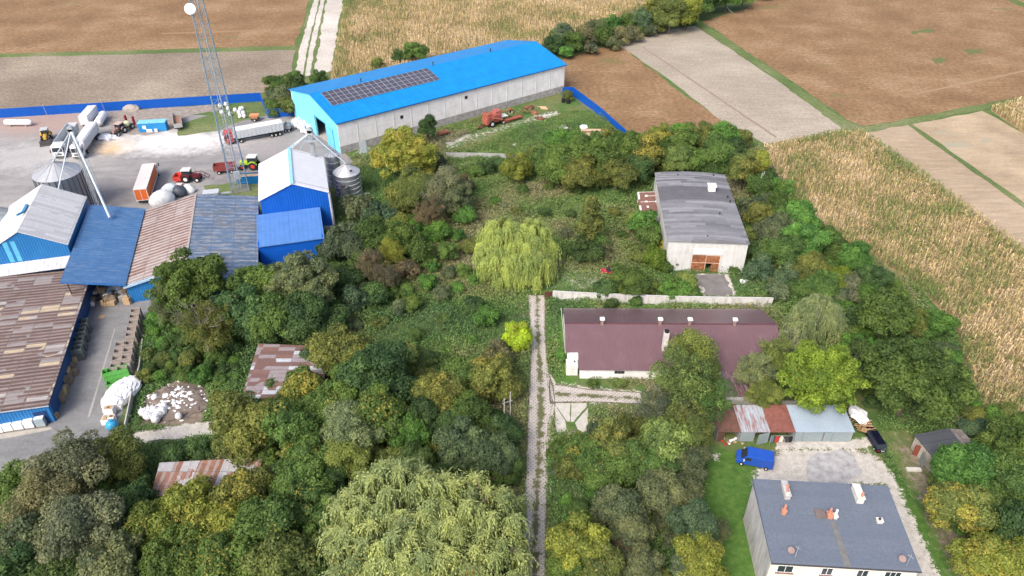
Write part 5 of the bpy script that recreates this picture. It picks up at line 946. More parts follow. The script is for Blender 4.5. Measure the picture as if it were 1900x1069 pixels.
def car(label, front, rear, mat, wdt=.9):
    t, L = veh('parked_car', label, 'car', front, rear); h = L/2; w = wdt
    m = M(); m.prof([(-h, .3), (h, .3), (h, .6), (h-.15, .8), (h-1.2, .95), (-h+.5, 1.0), (-h, .9)][::-1], -w, w); m.build('body', mat, t, bev=.08)
    m = M(); m.hexa([(h-2.9, -w+.06, .95), (h-1.15, -w+.06, .93), (h-1.15, w-.06, .93), (h-2.9, w-.06, .95)] if 0 else [(-h+.25, -w+.05, .96), (h-1.1, -w+.05, .93), (h-1.1, w-.05, .93), (-h+.25, w-.05, .96)], [(-h+.75, -w+.22, 1.43), (h-1.9, -w+.22, 1.45), (h-1.9, w-.22, 1.45), (-h+.75, w-.22, 1.43)]); m.build('glasshouse', GLASS, t)
    m = M(); m.hexa([(-h+.72, -w+.21, 1.432), (h-1.92, -w+.21, 1.452), (h-1.92, w-.21, 1.452), (-h+.72, w-.21, 1.432)], [(-h+.8, -w+.28, 1.49), (h-2.0, -w+.28, 1.5), (h-2.0, w-.28, 1.5), (-h+.8, w-.28, 1.49)]); m.build('roof', mat, t)
    for s in (-1, 1):
        m = M(); m.cyl((-h+.9, s*(w-.3), 1.53), (h-2.1, s*(w-.3), 1.54), .02); m.build('roof_rail', DARK, t)
        m = M(); m.box(h-.1, h+.02, s*.65-.18, s*.65+.18, .6, .74); m.build('headlight', mt('lamp_glass', (.7, .7, .68), .2), t); m = M(); m.box(-h-.02, -h+.05, s*.7-.14, s*.7+.14, .7, .88); m.build('tail_light', mt('tail_red', (.35, .01, .01), .3), t)
        for x in (h-.85, -h+.85): wheel(t, x, s*(w-.08), .32, .22)
    m = M(); m.box(-h-.03, -h, -.26, .26, .55, .68); m.build('number_plate', WHITEP, t); m = M(); m.box(-h-.02, -h+.02, -.5, .5, .92, .97); m.build('chrome_strip', STEEL, t); return t
car('dark navy estate car parked with its tail to the camera under the big tree', (1606, 795), (1636, 843), paint('navy', (.006, .007, .022), .15, .02), .93)
car('crimson car mostly hidden by bushes in front of the grey hall', (1115, 508), (1155, 505), paint('crimson', (.40, .02, .05), .3, .1))
# derelict combine parts by the hall wall
p = G(915, 231); t = thing('derelict_combine', 'derelict faded red combine harvester against the long hall wall', 'farm machine', (p.x, p.y), a0); t.scale = (1.3, 1.3, 1.3); FR = simple('faded_red', (.30, .085, .06), .8, var=.35, sc=2)
m = M(); m.box(-2.2, 1.6, -1.2, 1.1, .9, 2.6); m.hexa([(-2.6, -1.1, .6), (-1.4, -1.1, .6), (-1.4, 1, .6), (-2.6, 1, .6)], [(-2.2, -1.1, 3.2), (-1.2, -1.1, 3.2), (-1.2, 1, 3.2), (-2.2, 1, 3.2)]); m.build('body', FR, t, bev=.1)
m = M(); m.box(.2, 1.9, -.9, .9, 2.6, 3.3); m.cyl((-1, -1.3, 2.2), (1.8, -1.3, 1.2), .22); m.build('hopper', mt('pink_red', (.36, .12, .10), .8), t); m = M(); m.box(1.6, 3.6, -1.0, .6, 1.6, 1.7); m.build('panel', WHITEP, t)
[wheel(t, x, y, r, .4) for x, r in ((-1.2, .8), (2.0, .5)) for y in (-1.3, 1.2)]
m = M(); m.box(1.6, 7.0, -1.5, -.9, .4, .9); m.cyl((2.5, -1.3, .8), (7.2, -1.6, .7), .22); m.build('auger', FR, t)
p = G(946, 214); t = thing('straw_walker', 'brown rusty machine wheel with white ring beside the red combine', 'farm machine', (p.x, p.y), .4); m = M(); m.cyl((0, -.3, 1.2), (0, .3, 1.4), 1.1, n=14); m.build('drum', mt('rust_brown', (.25, .12, .07), .9), t); m = M(); m.cyl((0, -.36, 1.2), (0, -.31, 1.2), .75, n=14); r_ = m.build('ring', WHITEP, t); m = M(); m.cyl((0, -.42, 1.2), (0, -.37, 1.2), .4, n=12); m.build('hub', VOID, r_)
p = G(980, 205); t = thing('scrap_heap', 'reddish brown scrap heap against the far part of the hall wall', 'scrap', (p.x, p.y), .3); m = M(); m.blob((0, 0, .3), (2.2, 1.2, 1.3), 5, .35, 12, 7, .6); m.build('scrap', mt('scrap_brown', (.17, .08, .055), .9, var=.5, sc=3), t)
p = G(823, 252); t = thing('rusty_cart', 'small rusty brown cart at the foot of the hall wall near the yellow tree', 'cart', (p.x, p.y), a0); m = M(); m.box(-1.6, 1.6, -.9, .9, .9, 1.3); m.build('cart_bed', mt('rust_bed2', (.28, .11, .06), .9, var=.4, sc=3), t); m = M(); m.box(-1.3, 1.3, -.6, .6, .4, .9); m.build('frame', DARK, t); [wheel(t, x, y, .4, .25) for x in (-1, 1) for y in (-.85, .85)]
for x, y in ((1045, 190), (1054, 192)): p = G(x, y); t = thing('tyre_stack', ['dark tyres stacked by the corner of the hall, left pile', 'dark tyres stacked by the blue fence, right pile'][x > 1050], 'tyres', (p.x, p.y), 0); [M().cyl((0, 0, k*.32), (0, 0, k*.32+.28), .6, n=16).build('tyre', BLACK, t) for k in range(4)]
p = G(1044, 240); t = thing('white_panel', 'white flat panel leaning over weeds inside the diagonal blue fence', 'panel', (p.x, p.y), .5); m = M(); m.box(-1.2, 1.2, -1.3, 1.3, .6, .68); m.build('board', WHITEP, t); m = M(); m.box(-1, 1, -1, 1, 0, .6); m.build('base_block', CONC, t)

for x, y, l, c in ((962, 219, 'rusty red machine part on the pale strip right of the derelict combine', 'rust_brown'), (992, 212, 'brown scrap piece beside the pale strip, below the scrap heap', 'rust_brown'), (1008, 203, 'pale rubble lump at the wall foot near the scrap heap', 'sandy_planks'), (930, 226, 'dark machine part lying just right of the combine', 'bucket_dark'), (1002, 222, 'low reddish scrap in the weeds at mid strip', 'scrap_brown'), (890, 238, 'rusty frame in the weeds left of the combine', 'scrap_brown')):
    q = G(x, y); m = M(); m.blob((0, 0, .4), (1.3, .7, .6), int(x), .35, 9, 6, .4); m.box(-1.6, .2, -.3, .3, .2, .6); m.cyl((-.5, -1, .6), (1.6, .8, .9), .12); o = m.build('scrap_part', MT[c], None); o.location = (q.x, q.y, 0); o.rotation_euler = (0, 0, x); tag(o, l, 'scrap')
# ------------------------------------------------------------------ big bags, bales, bins, rubbish
def bag(seed, r=.55, h=1.15):
    m = M(); m.blob((0, 0, h*.5), (r, r, h*.55), seed, .14, 12, 8, .12); g = random.Random(seed)
    for a in range(4): th_ = a*PI/2+.7; x, y = math.cos(th_)*r*.6, math.sin(th_)*r*.6; m.cyl((x, y, h*.9), (x*1.2, y*1.2, h*1.15), .05, n=4)
    return m
bagm = [bag(s) for s in range(5)]; BAGS = []
def putbag(i, x, y, z=0, s=1, label='', group=None):
    if len(BAGS) < 5:
        o = bagm[len(BAGS)].build('bulk_bag', WHITEBAG, None, True); BAGS.append(o)
    else: o = BAGS[i % 5].copy(); C.objects.link(o)
    o.location = (x, y, z); o.rotation_euler = (0, 0, i*1.3); o.scale = (s, s, s); return tag(o, label, 'big bag', group)
ORD = ['first', 'second', 'third', 'fourth', 'fifth', 'sixth', 'seventh', 'eighth', 'ninth', 'tenth', 'eleventh', 'twelfth', 'thirteenth', 'fourteenth', 'fifteenth', 'sixteenth', 'seventeenth', 'eighteenth', 'nineteenth', 'twentieth']
ORD += ['twenty-'+o for o in ORD[:9]]+['thirtieth']+['thirty-'+o for o in ORD[:9]]+['fortieth']
def rowlab(pts, fmt):   # ordinal from left among pts
    order = sorted(range(len(pts)), key=lambda i: pts[i][0]); r = {}
    for k, i in enumerate(order): r[i] = ORD[k] if k < len(ORD) else str(k)
    return [fmt % r[i] for i in range(len(pts))]
pts = [(542, 232), (549, 236), (556, 238), (562, 240), (546, 228), (552, 229), (559, 231), (566, 233), (571, 236), (563, 245), (570, 247), (575, 241), (556, 224), (564, 226)]
for i, ((x, y), l) in enumerate(zip(pts, rowlab(pts, 'white big bag in the heap by the hall door, %s from the left'))): q = G(x, y+2); putbag(i, q.x, q.y, 0, 1.25+.4*(i % 2), l, 'white big bags by the hall door')
pts = [(447, 206), (444, 212), (452, 213), (450, 205), (446, 219), (454, 219), (420, 197), (424, 205), (409, 200), (412, 212), (428, 215), (437, 208)]
for i, ((x, y), l) in enumerate(zip(pts, rowlab(pts, 'white big bag near mast and blue fence, %s from left'))): q = G(x, y); putbag(i, q.x, q.y, 0, 1.1, l, 'white big bags by the blue fence')
pts = [(268, 772), (277, 778), (287, 768), (296, 775), (303, 770), (291, 783), (280, 768), (289, 742), (333, 777), (306, 762)]
for i, ((x, y), l) in enumerate(zip(pts, rowlab(pts, 'white sack dumped on the rubbish heap, %s from the left'))): q = G(x, y); putbag(i, q.x, q.y, 0, 1.35 if i not in (7, 8) else 1.0, l, 'white sacks on the rubbish heap')
# silage bales/sheeted piles by the orange lorry
for (x, y, a, lab, mm, rr) in [(303, 378, .8, 'large white wrapped bale against the rusty roof beside the orange lorry', mt('bale_white', (.66, .67, .66), .5), (3.2, 2.2, 2.3)), (318, 362, .8, 'pale greenish wrapped bale behind the large white bale', mt('bale_pale', (.52, .58, .60), .5), (2.4, 1.7, 2.0)), (334, 362, 0, 'dark grey sheeted bale between the wrapped bales and white sacks', mt('bale_dark', (.06, .07, .09), .45), (2.0, 1.7, 1.7)),
                          (352, 357, .3, 'small round white wrapped bale near the cabin', mt('bale_white'), (1.6, 1.2, 1.1)), (349, 350, .3, 'small crumpled white sack behind the round white bale', mt('bale_white'), (1.2, .9, .8))]:
    q = G(x, y); m = M(); m.blob((0, 0, rr[2]*.55), rr, int(x), .06, 16, 10, .4); o = m.build('wrapped_bale', mm, None, True); o.location = (q.x, q.y, 0); o.rotation_euler = (0, 0, a); tag(o, lab, 'bale')
q = G(333, 344); m = M(); m.box(-.8, .8, -.5, .5, 0, .5); o = m.build('foam_box', mt('pinkish_white', (.68, .58, .58)), None, bev=.05); o.location = (q.x, q.y, 0); tag(o, 'small pinkish white box on the yard near the maroon tractor', 'box')
q = G(199, 256); m = M(); m.blob((0, 0, .2), (3.2, 1.9, .7), 8, .3, 16, 7, .7); o = m.build('sheet_heap', mt('pale_sheet', (.58, .61, .65), .6), None); o.location = (q.x, q.y, 0); tag(o, 'crumpled pale plastic sheeting heap beside the sprayer tractor', 'plastic sheet')
q = G(245, 203); m = M(); m.blob((0, 0, 0), (3.0, 1.8, 1.8), 18, .1, 14, 8, .5); o = m.build('soil_heap', mt('soil_heap_c', (.33, .30, .27), .9), None); o.location = (q.x, q.y, 0); tag(o, 'small pale soil heap against the blue fence', 'soil heap')

# open bins: a row of stacked grey-brown wooden bins, green ones, dark containers
def openbin(name, mat, inner, w=1.35, d=1.15, h=.85, e=.06):
    m = M(); m.box(-w/2, w/2, -d/2, -d/2+e, .1, h); m.box(-w/2, w/2, d/2-e, d/2, .1, h); m.box(-w/2, -w/2+e, -d/2+e, d/2-e, .1, h); m.box(w/2-e, w/2, -d/2+e, d/2-e, .1, h); m.box(-w/2+e, w/2-e, -d/2+e, d/2-e, .1, .18)
    for x in (-w/2+.02, -.08, w/2-.18): m.box(x, x+.16, -d/2, d/2, 0, .1)
    return m
BINM = simple('bin_grey_wood', (.33, .29, .26), .9, var=.25, sc=3); GRB = simple('bin_green', (.10, .36, .075), .6, var=.15, sc=3)
first = {}
def putbin(kind, x, y, z, a, label, group):
    if kind not in first:
        m = openbin(kind, None, None, 1.7, 1.35, .95) if kind != 'dark_container' else openbin(kind, None, None, 1.9, 1.5, 1.35)
        first[kind] = m.build(kind, {'wooden_bin': BINM, 'green_bin': GRB, 'dark_container': simple('bin_darkgrey', (.10, .12, .125), .6, var=.2, sc=2)}[kind], None); o = first[kind]
    else: o = first[kind].copy(); C.objects.link(o)
    o.location = (x, y, z); o.rotation_euler = (0, 0, a); return tag(o, label, {'wooden_bin': 'wooden bin', 'green_bin': 'plastic bin', 'dark_container': 'container'}[kind], group)
spots = [(256, 594), (254, 605), (252, 616), (249, 628), (247, 639)]+[(244, 655), (242, 668), (240, 681), (238, 694)]+[(229, 657), (226, 670), (223, 683), (220, 697)]
lv = ['bottom', 'middle', 'top']; ab = R(17)
for i, (x, y) in enumerate(spots):
    q = G(x+3, y+2)
    where = ('single file, %s stack from the far end' % ORD[i]) if i < 5 else (('wall-side file, %s stack from its far end' % ORD[i-5]) if i < 9 else ('road-side file, %s stack from its far end' % ORD[i-9]))
    for k in range(3): putbin('wooden_bin', q.x, q.y, k*.96, ab+.02*((i+k) % 3-1), 'grey wooden bin, %s of its stack, %s' % (lv[k], where), 'stacked wooden bins along the road')
for i, (x, y, n_, l) in enumerate([(202, 703, 2, 'left green bin stack'), (214, 708, 3, 'middle green bin stack'), (232, 704, 3, 'right green bin stack by the wooden bins'), (207, 716, 1, 'green bin set low in front')]):
    q = G(x+3, y)
    for k in range(n_): putbin('green_bin', q.x, q.y, k*.96, ab+.1, ('bright green plastic bin, %s one of the %s' % (lv[k], l)) if n_ > 1 else 'single bright green plastic bin set in front of the green stacks', 'green plastic bins')
pts = [(150, 612), (146, 628), (142, 645), (139, 661)]
for i, (x, y) in enumerate(pts):
    for j in range(2):
        q = G(x+j*11, y+6-j*2); 
        for k in range(2): putbin('dark_container', q.x-j*.0, q.y, k*1.36, ab, 'dark grey bin, %s one, %s row from far end, %s file' % (['lower', 'upper'][k], ORD[i], ['shed-side', 'road-side'][j]), 'dark bins beside the rusty store')
# wooden crates, pallets further along the shed
def crate(seed, w, d, h, slat=True):
    m = M(); g = random.Random(seed)
    for s in (-1, 1):
        for k in range(int(h/.16)): z = k*.16+.05; m.box(-w/2, w/2, s*d/2-.02, s*d/2+.02, z, z+.13); m.box(s*w/2-.02, s*w/2+.02, -d/2+.03, d/2-.03, z, z+.13)
    for k in range(6): m.box(-w/2+.03, w/2-.03, -d/2+.05+k*(d-.1)/6, -d/2+.02+(k+1)*(d-.1)/6-.03, h-.04, h)
    for x in (-w/2+.03, w/2-.09):
        for y in (-d/2+.03, d/2-.09): m.box(x, x+.06, y, y+.06, 0, h)
    return m
pts = [(131, 668, 1.5, 1.2, 1.2), (126, 682, 1.5, 1.3, 1.3), (133, 690, 1.3, 1.3, .9), (118, 694, 1.5, 1.4, 1.6), (121, 706, 1.6, 1.3, 1.4), (112, 712, 1.5, 1.4, 1.8), (110, 726, 1.6, 1.5, 1.3), (116, 720, 1.2, 1.2, 1.0), (104, 741, 2.0, 1.8, 1.7)]
names = ['pale slatted crate beside the dark bins', 'brown slatted crate against the navy shed side', 'light pallet crate on the road side of the crates', 'tall brown crate midway along the navy shed side', 'tan slatted crate just below the tall crate', 'tallest dark brown crate against the shed', 'low brown crate before the corner stack', 'small crate leaning on the road side', 'large taupe crate near the shed corner']
for i, ((x, y, w_, d_, h_), l) in enumerate(zip(pts, names)): q = G(x+6, y+4); o = crate(i, w_, d_, h_).build('slatted_crate', TIMBER if i % 3 else NEWWOOD, None); o.location = (q.x, q.y, 0); o.rotation_euler = (0, 0, ab+.1*(i % 3-1)); tag(o, l, 'crate', 'wooden crates along the shed')
def pallet(n_):
    m = M()
    for k in range(n_):
        z = k*.15
        for y in (-.4, 0, .35): m.box(-.6, .6, y, y+.1, z, z+.09)
        for x in range(7): m.box(-.6+x*.18, -.6+x*.18+.11, -.42, .45, z+.09, z+.115)
    return m
q = G(98, 775); o = pallet(5).build('pallet_stack', NEWWOOD, None); o.location = (q.x, q.y, 0); o.scale = (1.4, 1.4, 1.4); o.rotation_euler = (0, 0, -.3); tag(o, 'stack of wooden pallets at the corner of the rusty store', 'pallets')
q = G(96, 762); o = bag(9, .8, 1.9).build('wrapped_load', WHITEBAG, None, True); o.location = (q.x, q.y, 0); tag(o, 'tall white wrapped load at the shed corner above the pallets', 'wrapped load')
def ibc(c1, label, x, y, w_=1.4, h_=1.45, grp=None):
    q = G(x, y); t = thing('wrapped_pallet', label, 'wrapped pallet', (q.x, q.y), R(12), grp); m = M(); m.box(-w_/2, w_/2, -.6, .6, .15, h_); m.build('load', c1, t, bev=.08); m = M(); m.box(-w_/2, w_/2, -.6, .6, 0, .14); m.build('pallet', TIMBER, t); m = M(); m.box(-w_/2+.05, w_/2-.05, -.55, .55, h_+.002, h_+.06); m.build('top_sheet', WHITEP, t)
ibc(WHITEBAG, 'small white wrapped pallet at the left picture edge in front of the blue shed', 3, 800, 1.1); ibc(WHITEBAG, 'twin-topped white wrapped pallet, second from the left before the blue shed', 19, 797, 1.45); ibc(WHITEBAG, 'white wrapped pallet, third from the left before the blue shed', 38, 794, 1.5, 1.45); ibc(WHITEBAG, 'white wrapped pallet next to the blue-grey one before the blue shed', 58, 791, 1.5, 1.6); ibc(simple('bluegrey_wrap', (.30, .38, .42), .5), 'blue-grey covered pallet by the shed corner', 79, 788, 1.5, 1.8)
# jumble under the canopy
jr = random.Random(11); cols = [('white', WHITEBAG), ('grey', CONC), ('tan', mt('cardboard', (.42, .30, .18), .9)), ('dark', DARK), ('brown', TIMBER), ('pale blue', mt('pale_blue_pl', (.30, .42, .55)))]
pts = [(jr.uniform(165, 240), jr.uniform(540, 575)) for _ in range(34)]; pts = [(x, y-(x-165)*.15) for x, y in pts]
labs = rowlab(pts, '%s')
for i, (x, y) in enumerate(pts):
    q = G(x, y); nm, mm = cols[i % 6]; m = M(); w_, d_, h_ = jr.uniform(.5, 1.1), jr.uniform(.4, .9), jr.uniform(.5, 1.6)
    if i % 6 == 0: m.blob((0, 0, h_*.5), (w_*.8, d_*.8, h_*.6), i, .2, 10, 6, .2)
    else: m.hexa([(-w_, -d_, 0), (w_, -d_, 0), (w_, d_, 0), (-w_, d_, 0)], [(-w_*.95, -d_*.9, h_), (w_*.9, -d_*.95, h_), (w_, d_*.9, h_*.9), (-w_*.9, d_, h_)]); m.box(-w_*.4, w_*.5, -d_*.4, d_*.3, h_*.9, h_*1.15)
    o = m.build('stored_box' if i % 6 else 'stored_sack', mm, None, bev=.04 if i % 6 else 0); o.location = (q.x, q.y, 0); o.rotation_euler = (0, 0, jr.uniform(-1, 1)); tag(o, '%s %s in the clutter under the blue canopy, %s from left' % (nm, 'box' if i % 6 else 'sack', labs[i]), 'stored goods', 'clutter under the blue canopy')
m = M(); m.box(-1.3, 1.3, -.8, .8, .05, .9); o = m.build('tan_crate', mt('cardboard'), None, bev=.03); q = G(203, 565); o.location = (q.x, q.y, 0); o.rotation_euler = (0, 0, .2); tag(o, 'long tan crate at the front of the clutter, nearest the road', 'crate')
m = M(); m.box(-.6, .6, -.5, .5, .02, .08); o = m.build('cardboard_sheet', mt('cardboard'), None); q = G(189, 588); o.location = (q.x, q.y, 0); tag(o, 'flat tan cardboard sheet lying on the road below the clutter', 'cardboard')
# sheeted pile, white cabin frame, blue spherical tank
q = G(228, 735); m = M(); m.blob((0, 0, .8), (2.4, 4.1, 1.5), 21, .08, 34, 18, .5); m.blob((.5, -2.0, .8), (1.7, 1.6, 1.4), 22, .1, 24, 12, .5); o = m.build('sheeted_pile', WHITEBAG, None); o.location = (q.x, q.y, 0); o.rotation_euler = (0, 0, -.25); tag(o, 'big crumpled white sheeted pile between the green bins and white cabinets', 'plastic sheet')
q = G(243, 722); t = thing('glass_racks', 'blue-grey panels stacked against the wall beside the sheeted pile', 'panels', (q.x, q.y), .3); [M().box(k*.32-.8, k*.32-.72, -.9, .9, 0, 1.7).build('panel', mt('panel_bluegrey', (.30, .36, .42), .4), t) for k in range(5)]
for x, y, w_, h_, l in ((206, 768, 1.6, 1.5, 'white open-topped cabinet with tan lid on the road edge'), (203, 755, 1.3, 1.3, 'tan and white box just above the white cabinet'), (203, 783, 1.9, 1.0, 'low white unit beside the blue round tank'), (223, 758, 1.0, .9, 'small white box right of the white cabinet'), (210, 782, 1.0, 1.2, 'narrow white appliance behind the blue round tank')):
    q = G(x, y); t = thing('cabinet', l, 'cabinet', (q.x, q.y), .1); m = M(); m.box(-w_/2, w_/2, -w_*.4, w_*.4, 0, h_); m.build('casing', WHITEP, t, bev=.04); m = M(); m.box(-w_/2+.12, w_/2-.12, -w_*.3, w_*.3, h_+.002, h_+.05); m.build('top', mt('cardboard'), t); m = M(); m.box(-.2, .25, -.12, .12, h_+.05, h_+.07); m.build('slot', VOID, t)
q = G(211, 796); t = thing('round_tank', 'bright blue spherical tank at the road edge', 'tank', (q.x, q.y), 0); m = M(); m.blob((0, 0, .95), (.98, .98, .95), 1, .0, 20, 12); m.build('tank_shell', mt('tank_cyan', (.04, .30, .55), .35), t, True); m = M(); m.cyl((0, 0, 1.8), (0, 0, 2.0), .3, n=14); m.build('lid', mt('tank_cyan'), t); m = M(); m.lathe([(.5, 0), (.6, 0), (.6, .2), (.5, .2)], n=16); m.build('stand', DARK, t)
q = G(233, 801); m = M(); m.cyl((0, 0, 0), (0, 0, .6), .35, .3, 12); m.cyl((0, 0, .6), (0, 0, .66), .38, n=12); o = m.build('green_barrel', mt('barrel_green', (.03, .38, .2), .5), None); o.location = (q.x, q.y, 0); tag(o, 'small turquoise green barrel right of the blue round tank', 'barrel')
# rubbish heap: mound and debris
q = G(330, 745); t = thing('rubbish_heap', 'rubbish heap of soil and white plastic scraps on the green slope', 'rubbish heap', (q.x, q.y), 0); m = M(); m.blob((0, 0, 0), (5.5, 4.2, .9), 31, .18, 20, 9, .9); m.build('soil_mound', mt('heap_soil', (.17, .14, .12), .95, var=.4, sc=1.2), t); g = random.Random(5); m = M()
for k in range(170):
    x, y = g.gauss(0, 2.6), g.gauss(0, 2.2); s_ = g.uniform(.08, .32); z = max(0, .9*(1-(x/5.5)**2-(y/4.2)**2)); m.blob((x, y, z+.05), (s_*g.uniform(.8, 1.8), s_, s_*.5), k, .3, 6, 4)
o = m.build('plastic_scraps', WHITEBAG, t); tag(o, kind='stuff')
for x, y, l in ((653, 318, 'white scrap sheets on the ground right of the ringed silo'), (680, 362, 'small white sack in the grass right of the silo'), (955, 270, 'white foam scraps among weeds by the low grey wall'), (1380, 524, 'rusty-spotted white crate lying in the grass by the grey hall'), (1805, 760, 'pale board scrap in the weeds near the maize edge')):
    q = G(x, y); m = M(); m.blob((0, 0, .25), (.9, .6, .45), int(x), .3, 9, 6, .4); m.box(-.8, .3, -.6, .4, .2, .3); o = m.build('scrap_piece', WHITEBAG, None); o.location = (q.x, q.y, 0); tag(o, l, 'scrap')
q = G(1352, 822); t = thing('junk_pile', 'small pile of white and tan junk on the ground beside the blue van', 'junk', (q.x, q.y), 0); g = random.Random(8)
for k in range(14): m = M(); m.blob((g.uniform(-1.6, 2.6), g.uniform(-.5, .9), .2), (g.uniform(.15, .4), g.uniform(.15, .3), g.uniform(.1, .25)), k, .3, 7, 5); m.build('junk_item', [WHITEP, mt('cardboard'), WHITEBAG, mt('cloth_red', (.5, .04, .03))][k % 4], t)
q = G(1855, 820); m = M(); m.cyl((0, 0, .3), (1.2, .9, .5), .2); o = m.build('orange_barrow', mt('orange_pl', (.6, .14, .05)), None); o.location = (q.x, q.y, 0); tag(o, 'small orange-red object on bare soil at the right edge', 'garden tool')
q = G(665, 285); t = thing('standing_sheet', 'pale blue-grey sheet leaning by the hall wall left of the yellow tree', 'panel', (q.x+1.5, q.y), R(36)); m = M(); m.box(-1, 1, -.05, .05, 0, 3.6); m.build('board', mt('sheet_pale', (.55, .62, .68)), t)
# ------------------------------------------------------------------ vegetation
def leafquads(Pn, Nn, size, asp=.62, r=None):
    """rhombic leaf cards at points Pn with normals Nn"""
    r = r or rng; n = len(Pn); Nn = Nn/(np.linalg.norm(Nn, axis=1, keepdims=True)+1e-9)
    a = np.cross(Nn, r.normal(size=(n, 3))); a /= np.linalg.norm(a, axis=1, keepdims=True)+1e-9; b = np.cross(Nn, a)
    s = (size*r.uniform(.65, 1.35, n))[:, None]; a = a*s*.5; b = b*s*.5*asp
    return np.stack([Pn-a, Pn-b, Pn+a, Pn+b], 1).reshape(-1, 3)
def unit(n, r, zmin=-1.0):
    v = r.normal(size=(n*3, 3)); v /= np.linalg.norm(v, axis=1, keepdims=True); v = v[v[:, 2] > zmin][:n]; return v
def crown_data(seed, R_, H_, zc, lobes, leaf, dens=1.7, shape='round', lobe_r=.34, droop=0.):
    """R_ radius, H_ half height of crown, zc centre height; returns V, v1, v2, lobe centres"""
    r = np.random.RandomState(seed); V = []; a1 = []; a2 = []; cs = []
    d = unit(lobes, r, -.55)
    for i in range(len(d)):
        k = r.uniform(.42, .95) if i % 4 else r.uniform(.1, .5); c = d[i]*np.array([R_, R_, H_])*k
        if shape == 'cone': f = 1-.75*(c[2]+H_)/(2*H_); c[:2] *= max(f, .12)*1.3
        if shape == 'tall': c[:2] *= .8
        c[2] += zc; lr = R_*lobe_r*r.choice([.45, .6, .8, 1.0, 1.25, 1.5])*r.uniform(.9, 1.1)*(1.15-.45*k); 
        if shape == 'cone': lr *= .75
        n = int(4*PI*lr*lr*.75/(leaf*leaf*.31)*dens); q = unit(n, r, -.5); n = len(q)
        rad = lr*r.uniform(.72, 1.08, n)*(1+.22*np.sin(q[:, 0]*5+i)*np.cos(q[:, 1]*6+i*2)); P_ = c+q*rad[:, None]*np.array([1, 1, .78])
        nn = q*1.0+r.normal(size=(n, 3))*.55+np.array([0, 0, .35])
        if droop: P_[:, 2] -= droop*r.uniform(0, 1, n)**2
        V.append(leafquads(P_, nn, leaf, r=r)); lv_ = r.rand(); a1.append(np.full(n*4, lv_)); a2.append(np.repeat(r.rand(n), 4)); cs.append(c)
    return np.concatenate(V), np.concatenate(a1), np.concatenate(a2), cs
def limbs(m, seed, cs, base_r, hfork, top, n=9, lean=(0, 0)):
    g = random.Random(seed); k = 5; p0 = Vector((0, 0, 0)); f = Vector((lean[0], lean[1], hfork)); m.cyl(p0, f, base_r, base_r*.7, 9)
    m.cyl(f, Vector((lean[0]*1.2, lean[1]*1.2, top)), base_r*.65, base_r*.15, 7)
    for c in g.sample(cs, min(n, len(cs))):
        c = Vector(c); st = f.lerp(Vector((lean[0]*1.2, lean[1]*1.2, top)), g.uniform(0, .5)); mid = st.lerp(c, .5)+Vector((0, 0, (c-st).length*.08))
        m.cyl(st, mid, base_r*.38, base_r*.24, 6, False); m.cyl(mid, c, base_r*.24, base_r*.07, 5, False)
        for _ in range(2): e = c+Vector((g.uniform(-1, 1), g.uniform(-1, 1), g.uniform(0, 1)))*base_r*4; m.cyl(mid.lerp(c, .6), e, base_r*.1, base_r*.03, 4, False)
PROTO = {}
def proto(key):
    """unit prototypes (mesh data only); crowns have radius 1 scale metres given here"""
    if key in PROTO: return PROTO[key]
    kind, v = key; sd_ = hash(kind) % 1 + sum(map(ord, kind))*13+v*101
    spec = dict(round=(4.2, 4.0, 4.7, 50, .36, 1.5, 'round', .36, 0), big=(6.2, 5.6, 7.0, 170, .36, 1.3, 'round', .20, 0), tall=(3.6, 5.2, 5.6, 48, .36, 1.4, 'tall', .36, 0),
                bush=(2.4, 2.0, 1.9, 22, .28, 1.35, 'round', .42, 0), cone=(2.2, 4.6, 4.8, 46, .28, 1.4, 'cone', .42, 0), sparse=(4.6, 5.6, 6.6, 75, .24, .5, 'round', .24, .5), airy=(4.2, 4.4, 5.2, 50, .24, .8, 'round', .32, .3))[kind]
    R_, H_, zc, nl, lf, dn, shp, lr, dr = spec; V, a1, a2, cs = crown_data(sd_, R_, H_, zc, nl, lf, dn, shp, lr, dr)
    o = npmesh('crown', V, 4, LEAF, {'v1': a1, 'v2': a2}); me = o.data; bpy.data.objects.remove(o)
    m = M(); br = dict(round=.28, big=.42, tall=.26, bush=.09, cone=.14, sparse=.24, airy=.2)[kind]
    limbs(m, sd_, [tuple(c) for c in cs], br, zc-H_*.75 if kind != 'bush' else .3, zc+H_*.5, 12 if kind != 'sparse' else 30)
    o = m.build('trunk', BARK); mt_ = o.data; bpy.data.objects.remove(o)
    PROTO[key] = (me, mt_, R_, H_, zc); return PROTO[key]
PAL = dict(dk=((.085, .150, .052), 'dark green'), md=((.112, .190, .052), 'green'), ol=((.16, .20, .06), 'olive'), gr=((.12, .25, .058), 'fresh green'), lg=((.19, .255, .075), 'light green'),
           yg=((.17, .25, .038), 'lime green'), yl=((.36, .46, .04), 'bright lime'), sv=((.21, .265, .13), 'silvery green'), gg=((.135, .175, .092), 'grey-green'), bg=((.105, .17, .09), 'blue-green'), br=((.165, .148, .09), 'brownish olive'), ye=((.38, .29, .06), 'yellow'), gb=((.165, .185, .105), 'greyish'), yo=((.20, .25, .055), 'yellow-green'))
trees = []
trng = random.Random(99)
def T(zone, px, py, rpx, kind, pal, aut=0., hs=1.0, note=None, wide=1.0, var=None, gap=0):
    trees.append((zone, px, py, rpx, kind, pal, aut, hs, note, wide, gap))
